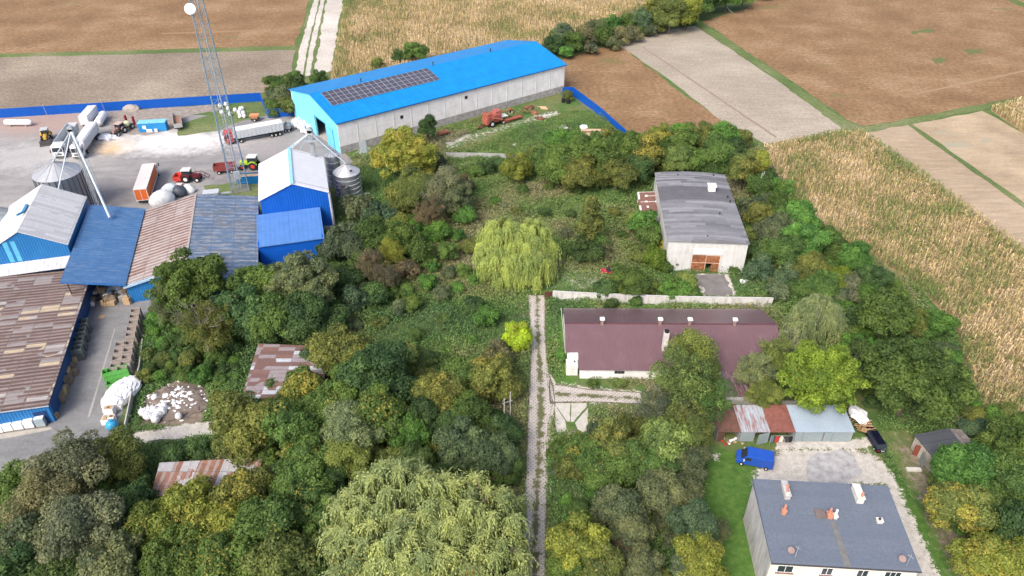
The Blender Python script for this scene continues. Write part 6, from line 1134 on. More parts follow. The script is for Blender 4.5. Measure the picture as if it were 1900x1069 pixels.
# zone phrases
Z = dict(ll='in the lower left wood', lc='in the wood left of the lane', mid='between silo hall and lone willow', hedge='behind the grey hall', rh='right of the grey hall', wr='by the long white wall',
         rb='around the burgundy building', lr='right of the lane', br='near the lower right sheds', fh='in the hedge beyond the hall', gab='beside the long hall', nb='left of the grey hall', far='in the topmost hedge', fld='along the maize edge')
for a in [('ll', 140, 872, 66, 'airy', 'gb', .05), ('ll', 215, 850, 48, 'airy', 'ol', .05), ('ll', 95, 935, 62, 'airy', 'gb', 0), ('ll', 150, 985, 72, 'airy', 'gb', .0), ('ll', 70, 1010, 58, 'round', 'gg', 0), ('ll', 20, 925, 52, 'round', 'md', 0), ('ll', 35, 1055, 55, 'round', 'dk', 0), ('ll', 10, 985, 35, 'bush', 'gg', 0),
          ('ll', 210, 1045, 58, 'round', 'gg', .05), ('ll', 290, 985, 50, 'round', 'yo', .15), ('ll', 352, 945, 50, 'round', 'yo', .32), ('ll', 405, 975, 55, 'round', 'yo', .5), ('ll', 450, 925, 52, 'round', 'ol', .35), ('ll', 500, 985, 60, 'round', 'md', .16), ('ll', 330, 1040, 55, 'round', 'md', .1),
          ('ll', 430, 1045, 58, 'round', 'md', .18), ('ll', 520, 1050, 58, 'round', 'ol', .12), ('ll', 545, 905, 50, 'round', 'md', .15), ('ll', 590, 960, 45, 'round', 'md', .14), ('ll', 260, 890, 28, 'bush', 'dk', 0), ('ll', 320, 845, 24, 'bush', 'dk', 0), ('ll', 370, 838, 22, 'bush', 'dk', 0), ('ll', 250, 940, 40, 'round', 'dk', 0), ('ll', 130, 1062, 50, 'round', 'dk', 0), ('ll', 590, 1040, 40, 'round', 'dk', .05),
          ('lc', 450, 796, 56, 'round', 'ol', .05), ('lc', 525, 795, 50, 'round', 'md', .22), ('lc', 562, 724, 40, 'round', 'md', .45), ('lc', 575, 855, 45, 'round', 'md', .3), ('lc', 640, 655, 48, 'round', 'ol', .12), ('lc', 700, 700, 60, 'round', 'dk', .0), ('lc', 660, 690, 40, 'round', 'md', .5), ('lc', 620, 755, 45, 'round', 'md', .15), ('lc', 700, 770, 50, 'round', 'md', .2),
          ('lc', 655, 800, 52, 'airy', 'sv', .0), ('lc', 640, 850, 44, 'airy', 'lg', 0), ('lc', 812, 735, 44, 'round', 'ol', .3), ('lc', 862, 705, 40, 'round', 'md', .25), ('lc', 905, 700, 42, 'round', 'ol', .35), ('lc', 870, 770, 40, 'round', 'md', .05), ('lc', 755, 800, 34, 'round', 'gr', 0), ('lc', 800, 815, 20, 'bush', 'md', .8), ('lc', 860, 830, 46, 'round', 'bg', 0), ('lc', 915, 850, 40, 'round', 'bg', 0), ('lc', 935, 800, 30, 'round', 'dk', 0), ('lc', 780, 780, 36, 'round', 'dk', 0), ('lc', 835, 790, 30, 'round', 'dk', 0), ('lc', 740, 730, 34, 'bush', 'dk', 0),
          ('lc', 610, 900, 34, 'round', 'dk', 0), ('lc', 925, 660, 26, 'bush', 'gb', .1), ('lc', 935, 730, 28, 'bush', 'ol', .1),
          ('mid', 388, 605, 44, 'sparse', 'ol', 0), ('mid', 320, 560, 36, 'sparse', 'gg', 0), ('mid', 470, 530, 46, 'round', 'md', 0), ('mid', 455, 585, 46, 'round', 'dk', .03), ('mid', 505, 596, 42, 'round', 'md', 0), ('mid', 560, 590, 44, 'round', 'dk', 0), ('mid', 560, 625, 30, 'bush', 'dk', 0), ('mid', 620, 600, 30, 'bush', 'dk', 0), ('mid', 630, 640, 26, 'bush', 'ol', 0),
          ('mid', 665, 395, 30, 'bush', 'gg', 0), ('mid', 700, 405, 30, 'bush', 'bg', 0), ('mid', 640, 455, 36, 'round', 'gg', 0), ('mid', 690, 440, 36, 'round', 'md', 0), ('mid', 740, 445, 34, 'round', 'md', .12), ('mid', 735, 420, 24, 'bush', 'yo', .3), ('mid', 775, 470, 28, 'bush', 'md', 0), ('mid', 660, 500, 30, 'bush', 'dk', 0), ('mid', 685, 492, 26, 'sparse', 'br', .0), ('mid', 716, 512, 24, 'sparse', 'br', .0), ('mid', 728, 470, 26, 'sparse', 'yo', .2), ('mid', 752, 500, 22, 'bush', 'br', 0),
          ('mid', 795, 395, 28, 'sparse', 'br', .05), ('mid', 770, 350, 36, 'airy', 'ol', .05), ('mid', 820, 350, 38, 'airy', 'gb', 0), ('mid', 845, 365, 30, 'airy', 'gg', 0), ('mid', 745, 372, 30, 'bush', 'ol', 0), ('mid', 805, 300, 24, 'bush', 'gb', 0), ('mid', 640, 520, 26, 'bush', 'dk', 0), ('mid', 610, 470, 22, 'bush', 'dk', 0), ('mid', 700, 545, 24, 'bush', 'dk', 0), ('mid', 660, 560, 26, 'bush', 'bg', 0), ('mid', 830, 470, 20, 'bush', 'md', 0), ('mid', 880, 565, 20, 'bush', 'dk', 0), ('mid', 905, 590, 22, 'bush', 'gr', 0), ('mid', 855, 345, 22, 'bush', 'br', 0),
          ('gab', 522, 182, 22, 'bush', 'gg', 0), ('gab', 545, 163, 22, 'bush', 'dk', 0), ('gab', 538, 200, 20, 'bush', 'ol', 0), ('gab', 525, 160, 18, 'bush', 'md', 0), ('gab', 508, 200, 16, 'bush', 'md', 0), ('gab', 590, 143, 14, 'bush', 'md', 0), ('gab', 770, 97, 20, 'round', 'md', 0, .9), ('gab', 738, 106, 12, 'bush', 'dk', 0), ('gab', 700, 120, 12, 'bush', 'ol', 0), ('gab', 794, 240, 17, 'tall', 'dk', 0, 1.), ('gab', 1052, 178, 10, 'bush', 'ol', .1),
          ('fh', 1030, 85, 20, 'bush', 'dk', 0), ('fh', 1045, 66, 20, 'round', 'gg', 0), ('fh', 1065, 82, 20, 'bush', 'md', 0), ('fh', 1085, 70, 20, 'bush', 'gb', 0), ('fh', 1100, 52, 18, 'round', 'gg', 0), ('fh', 1118, 70, 20, 'bush', 'md', 0), ('fh', 1135, 45, 18, 'bush', 'gr', 0), ('fh', 1150, 66, 18, 'bush', 'gb', 0), ('fh', 1165, 44, 16, 'bush', 'md', 0), ('fh', 1192, 40, 19, 'bush', 'bg', 0, 1.2, 'dense silvery blue willow bush'), ('fh', 1175, 62, 16, 'bush', 'gb', 0), ('fh', 1215, 25, 24, 'round', 'ol', 0), ('fh', 1245, 28, 28, 'round', 'ol', .05), ('fh', 1275, 20, 28, 'round', 'yo', 0), ('fh', 1030, 70, 12, 'bush', 'md', 0),
          ('far', 1300, 5, 24, 'round', 'md', 0), ('far', 1325, -6, 24, 'round', 'dk', 0), ('far', 1350, -8, 24, 'round', 'gr', 0), ('far', 1380, -8, 20, 'round', 'md', 0), ('far', 1410, -16, 18, 'bush', 'dk', 0), ('far', 1260, -10, 24, 'round', 'yo', 0), ('far', 1290, -22, 28, 'round', 'md', 0), ('far', 1450, -20, 16, 'bush', 'md', 0),
          ('hedge', 957, 312, 25, 'round', 'yo', .1), ('hedge', 905, 310, 16, 'bush', 'dk', 0), ('hedge', 880, 320, 15, 'bush', 'md', 0), ('hedge', 1012, 300, 28, 'bush', 'md', 0), ('hedge', 1040, 305, 36, 'round', 'md', .0), ('hedge', 1075, 318, 34, 'round', 'ol', 0), ('hedge', 1092, 285, 34, 'round', 'md', 0), ('hedge', 1125, 300, 30, 'tall', 'md', .1), ('hedge', 1145, 322, 30, 'round', 'ol', 0), ('hedge', 1152, 280, 30, 'round', 'md', 0), ('hedge', 1175, 275, 30, 'round', 'md', 0), ('hedge', 1185, 310, 28, 'round', 'dk', 0), ('hedge', 1205, 290, 28, 'tall', 'ol', .4), ('hedge', 1222, 262, 24, 'tall', 'yo', .65), ('hedge', 1240, 285, 28, 'round', 'md', .05), ('hedge', 1255, 300, 26, 'round', 'lg', .1), ('hedge', 1268, 268, 26, 'tall', 'md', .2), ('hedge', 1290, 295, 26, 'round', 'md', 0), ('hedge', 1298, 262, 24, 'round', 'ol', .2), ('hedge', 1330, 285, 30, 'round', 'md', .05), ('hedge', 1345, 258, 28, 'round', 'gr', .1), ('hedge', 1362, 290, 28, 'round', 'dk', .05), ('hedge', 1380, 315, 26, 'tall', 'ol', .4), ('hedge', 1395, 300, 24, 'round', 'yo', .5), ('hedge', 1112, 340, 16, 'bush', 'lg', .1), ('hedge', 1143, 335, 16, 'bush', 'yo', .2), ('hedge', 1065, 270, 24, 'bush', 'gr', 0), ('hedge', 985, 292, 16, 'bush', 'ol', 0), ('hedge', 1370, 262, 22, 'bush', 'ol', 0), ('hedge', 1310, 240, 16, 'bush', 'ol', .1),
          ('nb', 1096, 410, 26, 'cone', 'ol', .12, 1.0, 'narrow conical olive tree'), ('nb', 1082, 465, 26, 'bush', 'dk', .03), ('nb', 1100, 450, 20, 'bush', 'md', .3), ('nb', 1195, 420, 26, 'bush', 'gr', .1), ('nb', 1205, 445, 26, 'bush', 'md', 0), ('nb', 1190, 470, 22, 'bush', 'ol', 0), ('nb', 1213, 482, 23, 'bush', 'yg', 0), ('nb', 1235, 455, 16, 'bush', 'ol', .6), ('nb', 1180, 410, 16, 'bush', 'lg', .1), ('nb', 1120, 470, 15, 'bush', 'gb', 0), ('nb', 1068, 350, 14, 'bush', 'dk', 0), ('nb', 1230, 490, 14, 'bush', 'dk', 0), ('nb', 1253, 490, 10, 'bush', 'gb', 0), ('nb', 1362, 500, 9, 'bush', 'md', 0),
          ('wr', 1125, 540, 20, 'bush', 'dk', 0), ('wr', 1150, 530, 18, 'bush', 'yg', .1), ('wr', 1172, 525, 30, 'round', 'md', 0, .8), ('wr', 1150, 505, 18, 'bush', 'md', 0), ('wr', 1200, 535, 18, 'bush', 'lg', 0), ('wr', 1248, 535, 24, 'bush', 'gr', .05), ('wr', 1275, 530, 22, 'bush', 'lg', .05), ('wr', 1290, 550, 12, 'bush', 'md', 0), ('wr', 1135, 565, 12, 'bush', 'dk', 0), ('wr', 1180, 560, 11, 'bush', 'md', 0),
          ('rh', 1405, 345, 24, 'bush', 'md', .1), ('rh', 1395, 390, 26, 'bush', 'gg', 0), ('rh', 1415, 400, 26, 'round', 'ol', 0), ('rh', 1450, 390, 30, 'round', 'md', 0), ('rh', 1480, 405, 32, 'round', 'gr', 0), ('rh', 1440, 430, 32, 'round', 'gg', 0), ('rh', 1490, 450, 36, 'round', 'gr', 0), ('rh', 1460, 470, 30, 'round', 'md', .05), ('rh', 1420, 470, 26, 'bush', 'dk', 0), ('rh', 1410, 500, 24, 'bush', 'bg', 0), ('rh', 1505, 500, 30, 'round', 'ol', .05), ('rh', 1550, 470, 26, 'bush', 'md', 0), ('rh', 1585, 478, 28, 'round', 'gr', 0), ('rh', 1553, 518, 24, 'round', 'yg', 0, .9), ('rh', 1525, 530, 26, 'round', 'md', .05), ('rh', 1460, 515, 24, 'bush', 'bg', 0), ('rh', 1445, 545, 20, 'bush', 'gg', .0), ('rh', 1580, 530, 26, 'bush', 'gb', 0), ('rh', 1620, 520, 28, 'round', 'dk', 0), ('rh', 1600, 495, 20, 'bush', 'md', 0), ('rh', 1490, 540, 22, 'bush', 'md', 0), ('rh', 1645, 582, 50, 'round', 'md', .02, .9), ('rh', 1738, 603, 30, 'round', 'gr', 0, .9), ('rh', 1700, 600, 26, 'round', 'ol', 0), ('rh', 1590, 590, 24, 'bush', 'dk', 0), ('rh', 1580, 640, 24, 'bush', 'gr', 0), ('rh', 1600, 660, 26, 'bush', 'dk', 0), ('rh', 1610, 700, 28, 'bush', 'bg', 0),
          ('rb', 1400, 690, 34, 'sparse', 'sv', .0), ('rb', 1440, 668, 36, 'sparse', 'lg', .05), ('rb', 1420, 730, 30, 'airy', 'lg', .1), ('rb', 1285, 660, 44, 'sparse', 'lg', .05, 1.1), ('rb', 1265, 715, 56, 'sparse', 'lg', .03), ('rb', 1310, 735, 44, 'sparse', 'md', 0), ('rb', 1300, 700, 36, 'airy', 'lg', .03), ('rb', 1225, 760, 40, 'sparse', 'gb', 0), ('rb', 1275, 790, 46, 'sparse', 'ol', 0), ('rb', 1345, 700, 12, 'bush', 'gr', 0), ('rb', 1040, 660, 12, 'bush', 'gr', 0), ('rb', 1100, 712, 10, 'bush', 'md', 0), ('rb', 1150, 712, 10, 'bush', 'lg', 0),
          ('lr', 1080, 835, 34, 'round', 'md', .3), ('lr', 1135, 825, 42, 'round', 'ol', .25), ('lr', 1160, 860, 38, 'round', 'md', .15), ('lr', 1110, 870, 36, 'round', 'md', .1), ('lr', 1060, 870, 26, 'bush', 'ol', .1), ('lr', 1240, 825, 48, 'round', 'lg', .05), ('lr', 1215, 870, 40, 'round', 'md', .03), ('lr', 1275, 860, 36, 'round', 'gg', .05), ('lr', 1220, 920, 44, 'round', 'gg', 0), ('lr', 1270, 920, 34, 'round', 'gg', 0), ('lr', 1145, 945, 42, 'round', 'gg', .05), ('lr', 1170, 985, 36, 'round', 'gg', 0), ('lr', 1290, 975, 42, 'airy', 'bg', 0), ('lr', 1076, 1015, 52, 'round', 'yo', .12), ('lr', 1052, 1055, 34, 'round', 'md', .05), ('lr', 1110, 1050, 44, 'round', 'ol', .08), ('lr', 1150, 1035, 26, 'airy', 'br', .2), ('lr', 1190, 1045, 36, 'round', 'gg', 0), ('lr', 1300, 1045, 42, 'round', 'yo', .3), ('lr', 1038, 835, 18, 'bush', 'md', 0), ('lr', 1034, 870, 13, 'bush', 'bg', 0), ('lr', 1105, 905, 18, 'bush', 'gr', 0), ('lr', 1330, 985, 24, 'sparse', 'gg', 0), ('lr', 1050, 930, 12, 'bush', 'gr', 0), ('lr', 1075, 945, 18, 'bush', 'md', 0), ('lr', 1195, 790, 26, 'bush', 'ol', 0), ('lr', 1160, 785, 18, 'bush', 'ol', 0), ('lr', 1270, 1060, 30, 'round', 'gg', 0),
          ('br', 1785, 872, 48, 'round', 'gr', 0), ('br', 1745, 890, 20, 'bush', 'lg', 0), ('br', 1775, 940, 46, 'round', 'ol', .55), ('br', 1870, 835, 46, 'round', 'md', 0), ('br', 1875, 900, 50, 'round', 'md', 0), ('br', 1850, 950, 36, 'bush', 'dk', 0), ('br', 1885, 975, 44, 'round', 'dk', .03), ('br', 1835, 1045, 50, 'round', 'yo', .45), ('br', 1890, 1050, 44, 'round', 'yo', .35), ('br', 1760, 960, 18, 'bush', 'md', .1), ('br', 1830, 800, 22, 'bush', 'bg', 0), ('br', 1800, 800, 18, 'bush', 'bg', 0), ('br', 1890, 790, 22, 'bush', 'md', 0), ('br', 1840, 775, 20, 'bush', 'gr', 0), ('br', 1800, 745, 16, 'bush', 'gr', 0), ('br', 1870, 770, 22, 'bush', 'ol', 0), ('br', 1810, 1010, 16, 'bush', 'dk', .1)]: T(*a)
T('rh', 1695, 700, 84, 'big', 'md', .0, .9, 'very large dense deep green tree'); T('rb', 1528, 705, 68, 'big', 'yg', .1, .95, 'large lime green tree')
T('mid', 583, 668, 26, 'bush', 'dk', 0); T('lc', 515, 722, 24, 'bush', 'md', 0); T('lc', 962, 625, 27, 'round', 'yl', .25, .85, 'small bright lime tree'); T('gab', 748, 288, 58, 'big', 'yo', .55, .8, 'large yellow and green maple')
T('mid', 558, 525, 58, 'big', 'sv', 0, .95, 'tall pale green tree'); T('mid', 348, 528, 62, 'big', 'md', .02, 1.05, 'spreading dark ash tree with bare lower trunk')
T('lr', 1255, 985, 0.1, 'bush', 'dk', 0) if 0 else None

fg = random.Random(2024)
for zn, P, dmin, r0, r1, pals, kinds in [('mid', [(610, 440), (870, 375), (885, 520), (700, 600), (610, 645)], 36, 12, 21, 'md gr md gr ol gg', 'bush'), ('mid', [(840, 310), (1000, 310), (1080, 350), (1060, 400), (860, 390)], 55, 8, 13, 'md gr dk ol', 'bush'),
                                 ('lc', [(290, 570), (450, 640), (450, 730), (400, 700), (300, 700), (268, 700)], 26, 11, 19, 'dk md gr ol', 'bush'), ('lc', [(640, 560), (970, 560), (978, 700), (760, 720), (640, 640)], 60, 8, 13, 'gr md gr', 'bush'),
                                 ('rh', [(1370, 340), (1425, 310), (1490, 395), (1590, 475), (1680, 545), (1560, 560), (1390, 520)], 27, 14, 22, 'md gr dk gg md ol', 'bush'), ('rh', [(1560, 560), (1620, 610), (1620, 760), (1560, 620)], 24, 12, 20, 'md dk gr', 'bush'), ('rh', [(1740, 640), (1770, 640), (1800, 760), (1770, 760)], 22, 12, 18, 'md gr bg', 'bush'),
                                 ('lr', [(1018, 790), (1300, 790), (1300, 1075), (1018, 1075)], 52, 14, 22, 'md ol gg gr', 'bush'), ('br', [(1800, 770), (1905, 800), (1905, 1075), (1810, 1075), (1780, 900)], 30, 16, 24, 'md dk gr ol', 'bush'),
                                 ('nb', [(1050, 380), (1240, 370), (1240, 500), (1120, 500), (1050, 470)], 50, 8, 13, 'ol gb gr md', 'bush'), ('ll', [(0, 910), (200, 880), (960, 800), (965, 1080), (0, 1080)], 44, 22, 34, 'dk md ol', 'round'), ('hedge', [(1010, 255), (1330, 235), (1400, 300), (1380, 340), (1345, 318), (1210, 318), (1000, 335)], 30, 16, 25, 'md gr dk ol', 'bush'),
                                 ('lc', [(400, 690), (760, 640), (960, 720), (960, 860), (600, 860), (420, 820)], 38, 18, 28, 'dk md ol', 'bush'), ('gab', [(500, 150), (550, 140), (558, 200), (505, 210)], 18, 10, 16, 'gg md ol', 'bush'), ('fh', [(1020, 95), (1140, 45), (1290, 15), (1295, 38), (1150, 78), (1040, 105)], 16, 9, 15, 'md gg ol gb gr', 'bush')]:
    got = 0
    for _ in range(1500):
        x = fg.uniform(min(q[0] for q in P), max(q[0] for q in P)); y = fg.uniform(min(q[1] for q in P), max(q[1] for q in P)); r_ = fg.uniform(r0, r1)
        if not inpoly(np.array([x]), np.array([y]), P)[0] or (945 < x < 1050 and y > 520): continue
        if any(math.hypot(x-t_[1], y-t_[2]) < max(dmin*.75, .62*(r_+t_[3]) if t_[3] < 40 else .75*t_[3]) for t_ in trees): continue
        if any(inpoly(np.array([x]), np.array([y]), B)[0] for B in [[(1022, 690), (1200, 705), (1200, 760), (1100, 760), (1098, 818), (1022, 818)], [(440, 640), (620, 640), (620, 745), (440, 745)], [(270, 850), (490, 850), (470, 960), (270, 960)], [(1230, 320), (1390, 320), (1390, 510), (1230, 510)], [(1175, 345), (1230, 345), (1230, 395), (1175, 395)], [(1040, 565), (1445, 565), (1445, 720), (1040, 720)]]): continue
        T(zn, x, y, r_, kinds, fg.choice(pals.split()), .12 if fg.random() < .15 else 0, fg.uniform(.75, 1.05)); got += 1
# labels: look, place, and order in its group where needed
from collections import defaultdict
byk = defaultdict(list)
for i, t_ in enumerate(trees):
    noun = 'bush' if t_[4] == 'bush' else ('conical tree' if t_[4] == 'cone' else 'tree')
    sh_ = {'sparse': 'thin-leaved ', 'airy': 'feathery ', 'tall': 'slender ', 'bush': '', 'round': '', 'big': '', 'cone': ''}[t_[4]]
    au = '' if t_[6] < .18 else ('yellow-flecked ' if t_[6] < .4 else 'yellowing '); key = (t_[0], au+sh_+PAL[t_[5]][1]+' '+noun) if not t_[8] else (t_[0], t_[8])
    byk[key].append(i)
LAB = {}
for (z_, ph), ids in byk.items():
    ids = sorted(ids, key=lambda i: trees[i][1])
    for k, i in enumerate(ids):
        LAB[i] = '%s %s' % (ph, Z[z_]) + ('' if len(ids) == 1 else (', %s of two' % ['left', 'right'][k] if len(ids) == 2 else ', %s from left' % ORD[k]))
GRP = {'bush': 'bushes ', 'x': 'trees '}
def place_tree(i, t_):
    zone, px, py, rpx, kind, pal, aut, hs_, note, wide, gap = t_; me_, mt_, R_, H_, zc = proto((kind, i % (6 if kind in ('round', 'bush') else 3)))
    sc = 1.0
    for _ in range(4): c = G(px, py, min(zc*sc*hs_, 20)); r_w = rpx*1.12*depth(c)/FPX; sc = r_w/R_
    cc, nm_ = PAL[pal]; g = random.Random(i*7+3); isb = kind == 'bush'
    t = thing('bush' if isb else ('conifer' if kind == 'cone' else ('maple_tree' if note and 'maple' in note else 'tree')), LAB[i][0].upper()[0].lower()+LAB[i][1:], 'bush' if isb else 'tree', (c.x, c.y), g.uniform(0, 6.28), ('bushes ' if isb else 'trees ')+Z[zone])
    o = bpy.data.objects.new('foliage' if isb else 'crown', me_); C.objects.link(o); o.parent = t; v = g.uniform(.85, 1.18); h = g.uniform(-.08, .08)
    o.color = (cc[0]*v*(1+h), cc[1]*v, cc[2]*v*(1-h), aut*.8)
    k = bpy.data.objects.new('stem' if isb else 'trunk', mt_); C.objects.link(k); k.parent = t
    t.scale = (sc*g.uniform(.95, 1.05), sc*g.uniform(.95, 1.05), sc*hs_); return t
for i, t_ in enumerate(trees): place_tree(i, t_)

# the ash's bare trunk, visible below its crown
p = G(392, 672); q = G(378, 600, 7.5); t = thing('bare_trunk_tree', 'leaning grey trunk with bare limbs under the ash crown above the rubbish heap', 'tree', (p.x, p.y), 0); m = M(); g = random.Random(4)
q = q-Vector((p.x, p.y, 0)); m.cyl((0, 0, 0), q*.55, .42, .34, 9); m.cyl(q*.55, q, .34, .25, 8); m.build('trunk', mt('grey_bark', (.24, .22, .19), .9, var=.3, sc=3), t); m = M()
for k in range(15):
    a = g.uniform(0, 6.28); e = q+Vector((math.cos(a)*g.uniform(2, 5), math.sin(a)*g.uniform(2, 4.5), g.uniform(.5, 4))); s_ = q.lerp(q*.75, g.random()); md_ = s_.lerp(e, .5)+Vector((0, 0, .3)); m.cyl(s_, md_, .09, .05, 5); m.cyl(md_, e, .05, .02, 4)
    for _ in range(4): e2 = e+Vector((g.uniform(-1.4, 1.4), g.uniform(-1.4, 1.4), g.uniform(-.5, 1.2))); m.cyl(md_.lerp(e, g.uniform(.2, .9)), e2, .03, .012, 4)
m.build('branches', mt('grey_bark'), t)

# birch and willows with hanging strands
def strands(seed, domes, zb, wid, per, seg=7, drop=(.2, .42), spread=1.1, sweep=.6, dens=.42):
    """domes: (dx, dy, radius, top); every bough end on a dome is a small fountain of hanging twigs"""
    r = np.random.RandomState(seed); V = []; a1 = []; a2 = []; cs = []; P0 = []
    for (dx, dy, R_, H_) in domes:
        nb = int(2*PI*R_*R_*dens)
        for b_ in range(nb):
            u = max(1-1.2*(b_+.5)/nb, -.2); th_ = b_*2.39996+r.uniform(-.3, .3); hr_ = math.sqrt(max(0, 1-u*u)); k = r.uniform(.8, 1.1)
            c = np.array([dx+R_*hr_*math.cos(th_)*k, dy+R_*hr_*math.sin(th_)*k, zb+(H_-zb)*(.32+.68*max(u, 0)**.6)*r.uniform(.9, 1.05)])
            if any((c[0]-a)**2+(c[1]-b)**2 < (.62*q)**2 and c[2] < h*.72 for a, b, q, h in domes): continue
            cs.append(tuple(c)); tone = r.rand(); out = np.array([math.cos(th_), math.sin(th_), 0])*hr_; pk = max(8, int(per*r.uniform(.5, 1.3)))
            d = r.normal(size=(pk, 2))*sweep+out[:2]*.7; L = np.minimum((H_-zb)*r.uniform(drop[0], drop[1], pk)*(.55+.6*hr_), max(c[2]-.3, .5)); rr = spread*r.uniform(.4, 1.25, pk); v2 = r.rand(pk)
            ts = np.linspace(0, 1, seg+1)[None, :]; e = 1-np.exp(-3.2*ts)
            P_ = np.stack([c[0]+d[:, :1]*rr[:, None]*e, c[1]+d[:, 1:]*rr[:, None]*e, c[2]+.6*rr[:, None]*np.sin(np.minimum(ts*3.2, PI))-L[:, None]*ts**1.35], 2)
            ang = r.uniform(0, PI, pk); w1 = np.stack([np.cos(ang), np.sin(ang), 0*ang], 1)
            for rep in range(2):
                w2 = w1 if rep == 0 else np.stack([-w1[:, 1], w1[:, 0], .2+0*ang], 1)
                for k2 in range(seg):
                    j = r.normal(size=(pk, 3))*.09; a = P_[:, k2]+j; b2 = P_[:, k2+1]+j+r.normal(size=(pk, 3))*.06; w_ = (wid*r.uniform(.6, 1.35, pk))[:, None]/2*w2; m_ = (a+b2)/2
                    V.append(np.stack([a, m_-w_, b2, m_+w_], 1).reshape(-1, 3)); a1.append(np.full(pk*4, tone)); a2.append(np.repeat(np.clip(v2*.6+r.rand(pk)*.4, 0, 1), 4))
    return np.concatenate(V), np.concatenate(a1), np.concatenate(a2), cs
def willow(label, px, py, H_, domes, col, seed, wid=.16, aut=.04, name='willow_tree', bark=BARK, trunk=.6, per=46, sc=1., **k):
    c = G(px, py, H_*.55); t = thing(name, label, 'tree', (c.x, c.y), 0); V, a1, a2, cs = strands(seed, [tuple(q*sc for q in d) for d in domes], 1.5, wid, per, **k)
    o = npmesh('crown', V, 4, WLEAF, {'v1': a1, 'v2': a2}, t); o.color = (*col, aut); m = M(); limbs(m, seed, cs, trunk, H_*.28, H_*.8, 22); m.build('trunk', bark, t); return t
WLEAF = leafmat('willow_leaves', (.40, .26, .04), .3)
willow('weeping willow with pale yellow-green strands beside the lane before the grey hall', 958, 455, 13.5, [(-2.6, 1.2, 4.7, 13.6), (3.6, 1.8, 4.0, 12.6), (-3.6, -2.6, 3.9, 9.6), (3.2, -2.6, 4.0, 9.4), (0, -1, 4, 11), (-1.5, -3.6, 3.0, 7.5)], (.32, .405, .12), 5, .15, .12, per=95, sc=.95, drop=(.3, .52), dens=.46, sweep=.6)
willow('huge weeping willow with arching silvery-green strands in the foreground, left of two merging', 738, 965, 15.5, [(-1, 3.5, 5.2, 15.6), (4.5, 2.5, 4.6, 14.5), (-5.5, 1, 4.4, 13), (0, -2.5, 5.2, 13.2), (-5.5, -4.5, 4.2, 10.5), (4.5, -4.5, 4.4, 11), (-1.5, -7.5, 4.2, 9), (1, 6.5, 3.5, 12.5)], (.30, .365, .145), 8, .19, .1, per=95, spread=1.3, sc=.91, dens=.22, sweep=.7)
willow('huge weeping willow with arching yellowish-green strands in the foreground, right of two merging', 862, 985, 13.8, [(0, 3, 4.6, 14), (4.2, 2, 3.8, 13.6), (-1.5, -2.5, 4.4, 11.6), (4.4, -3, 3.9, 10.8), (1.5, -6.5, 4, 8.8), (-3.5, 5, 3.6, 12.4)], (.285, .345, .13), 9, .19, .12, per=95, spread=1.2, sc=.91, dens=.22, sweep=.7)
willow('white-stemmed birch with drooping pale foliage between the burgundy roof and big dark tree', 1515, 588, 9.5, [(0, 0, 3.2, 9.6), (2.4, -.8, 2.4, 8), (-2.6, -.8, 2.2, 7.2)], (.25, .31, .14), 12, .13, .02, 'birch_tree', BIRCH, .17, per=26, drop=(.2, .45), spread=.9, dens=.8)
willow('small drooping willow with whitish-green leaves beside the birch', 1468, 640, 6.5, [(0, 0, 2.4, 6.6), (1, -1.5, 1.8, 5.2)], (.25, .30, .15), 13, .13, .02, 'birch_tree', BIRCH, .1, per=22, drop=(.2, .45), spread=.7, dens=.9)
for i, (x, y) in enumerate(((1311, 22), (1317, 22), (1323, 20))):
    p = G(x, y); t = thing('birch_tree', 'white birch stem at the top hedge by the brown field, %s of three' % ['left', 'middle', 'right'][i], 'tree', (p.x, p.y), i, 'birch stems at the top hedge'); m = M(); m.cyl((0, 0, 0), (.5, .3, 9), .2, .12, 7); m.build('trunk', BIRCH, t); o = bpy.data.objects.new('crown', proto(('bush', i))[0]); C.objects.link(o); o.parent = t; o.location = (.5, .3, 7.5); o.color = (.07, .10, .03, 0)

# ------------------------------------------------------------------ weeds and undergrowth (uncountable)
def tuftmat(name, ramp_):
    n = N(name); a1 = n.n('Attribute', attribute_name='v1').outputs['Fac']; a2 = n.n('Attribute', attribute_name='v2').outputs['Fac']
    col = n.mix(1.0, n.ramp(a1, ramp_), n.ramp(a2, [(0, (.5, .55, .55)), (.5, (1, 1, 1)), (1, (1.7, 1.6, 1.4))]), 'MULTIPLY'); return n.done(col, .75)
WEED = tuftmat('weed_leaves', [(0, (.065, .125, .048)), (.28, (.085, .165, .048)), (.45, (.12, .205, .055)), (.58, (.15, .20, .07)), (.7, (.19, .20, .09)), (.82, (.205, .20, .11)), (1, (.235, .23, .14))])
blk = [GP(P) for P in [[(0, 219), (485, 190), (500, 220), (560, 212), (640, 300), (680, 290), (660, 310), (615, 330), (625, 430), (490, 400), (480, 540), (290, 560), (262, 640), (238, 800), (90, 872), (0, 890), (-400, 950), (-400, 240)],
     [(978, 548), (1013, 548), (1016, 700), (1028, 745), (1014, 850), (1013, 1110), (966, 1110), (979, 740), (984, 660)], [(1016, 700), (1192, 722), (1192, 752), (1092, 752), (1092, 808), (1030, 808)],
     [(1400, 868), (1440, 832), (1620, 838), (1660, 880), (1790, 1110), (1700, 1110), (1390, 905)], [(1310, 860), (1350, 835), (1400, 850), (1420, 1110), (1330, 1110), (1300, 960)], [(1282, 506), (1350, 506), (1368, 550), (1305, 552)], [(190, 815), (400, 782), (400, 808), (190, 838)],
     [(820, 272), (900, 236), (1000, 206), (1040, 203), (1040, 212), (905, 258), (830, 282)], [(268, 735), (330, 705), (380, 715), (390, 750), (370, 795), (262, 795)]]]
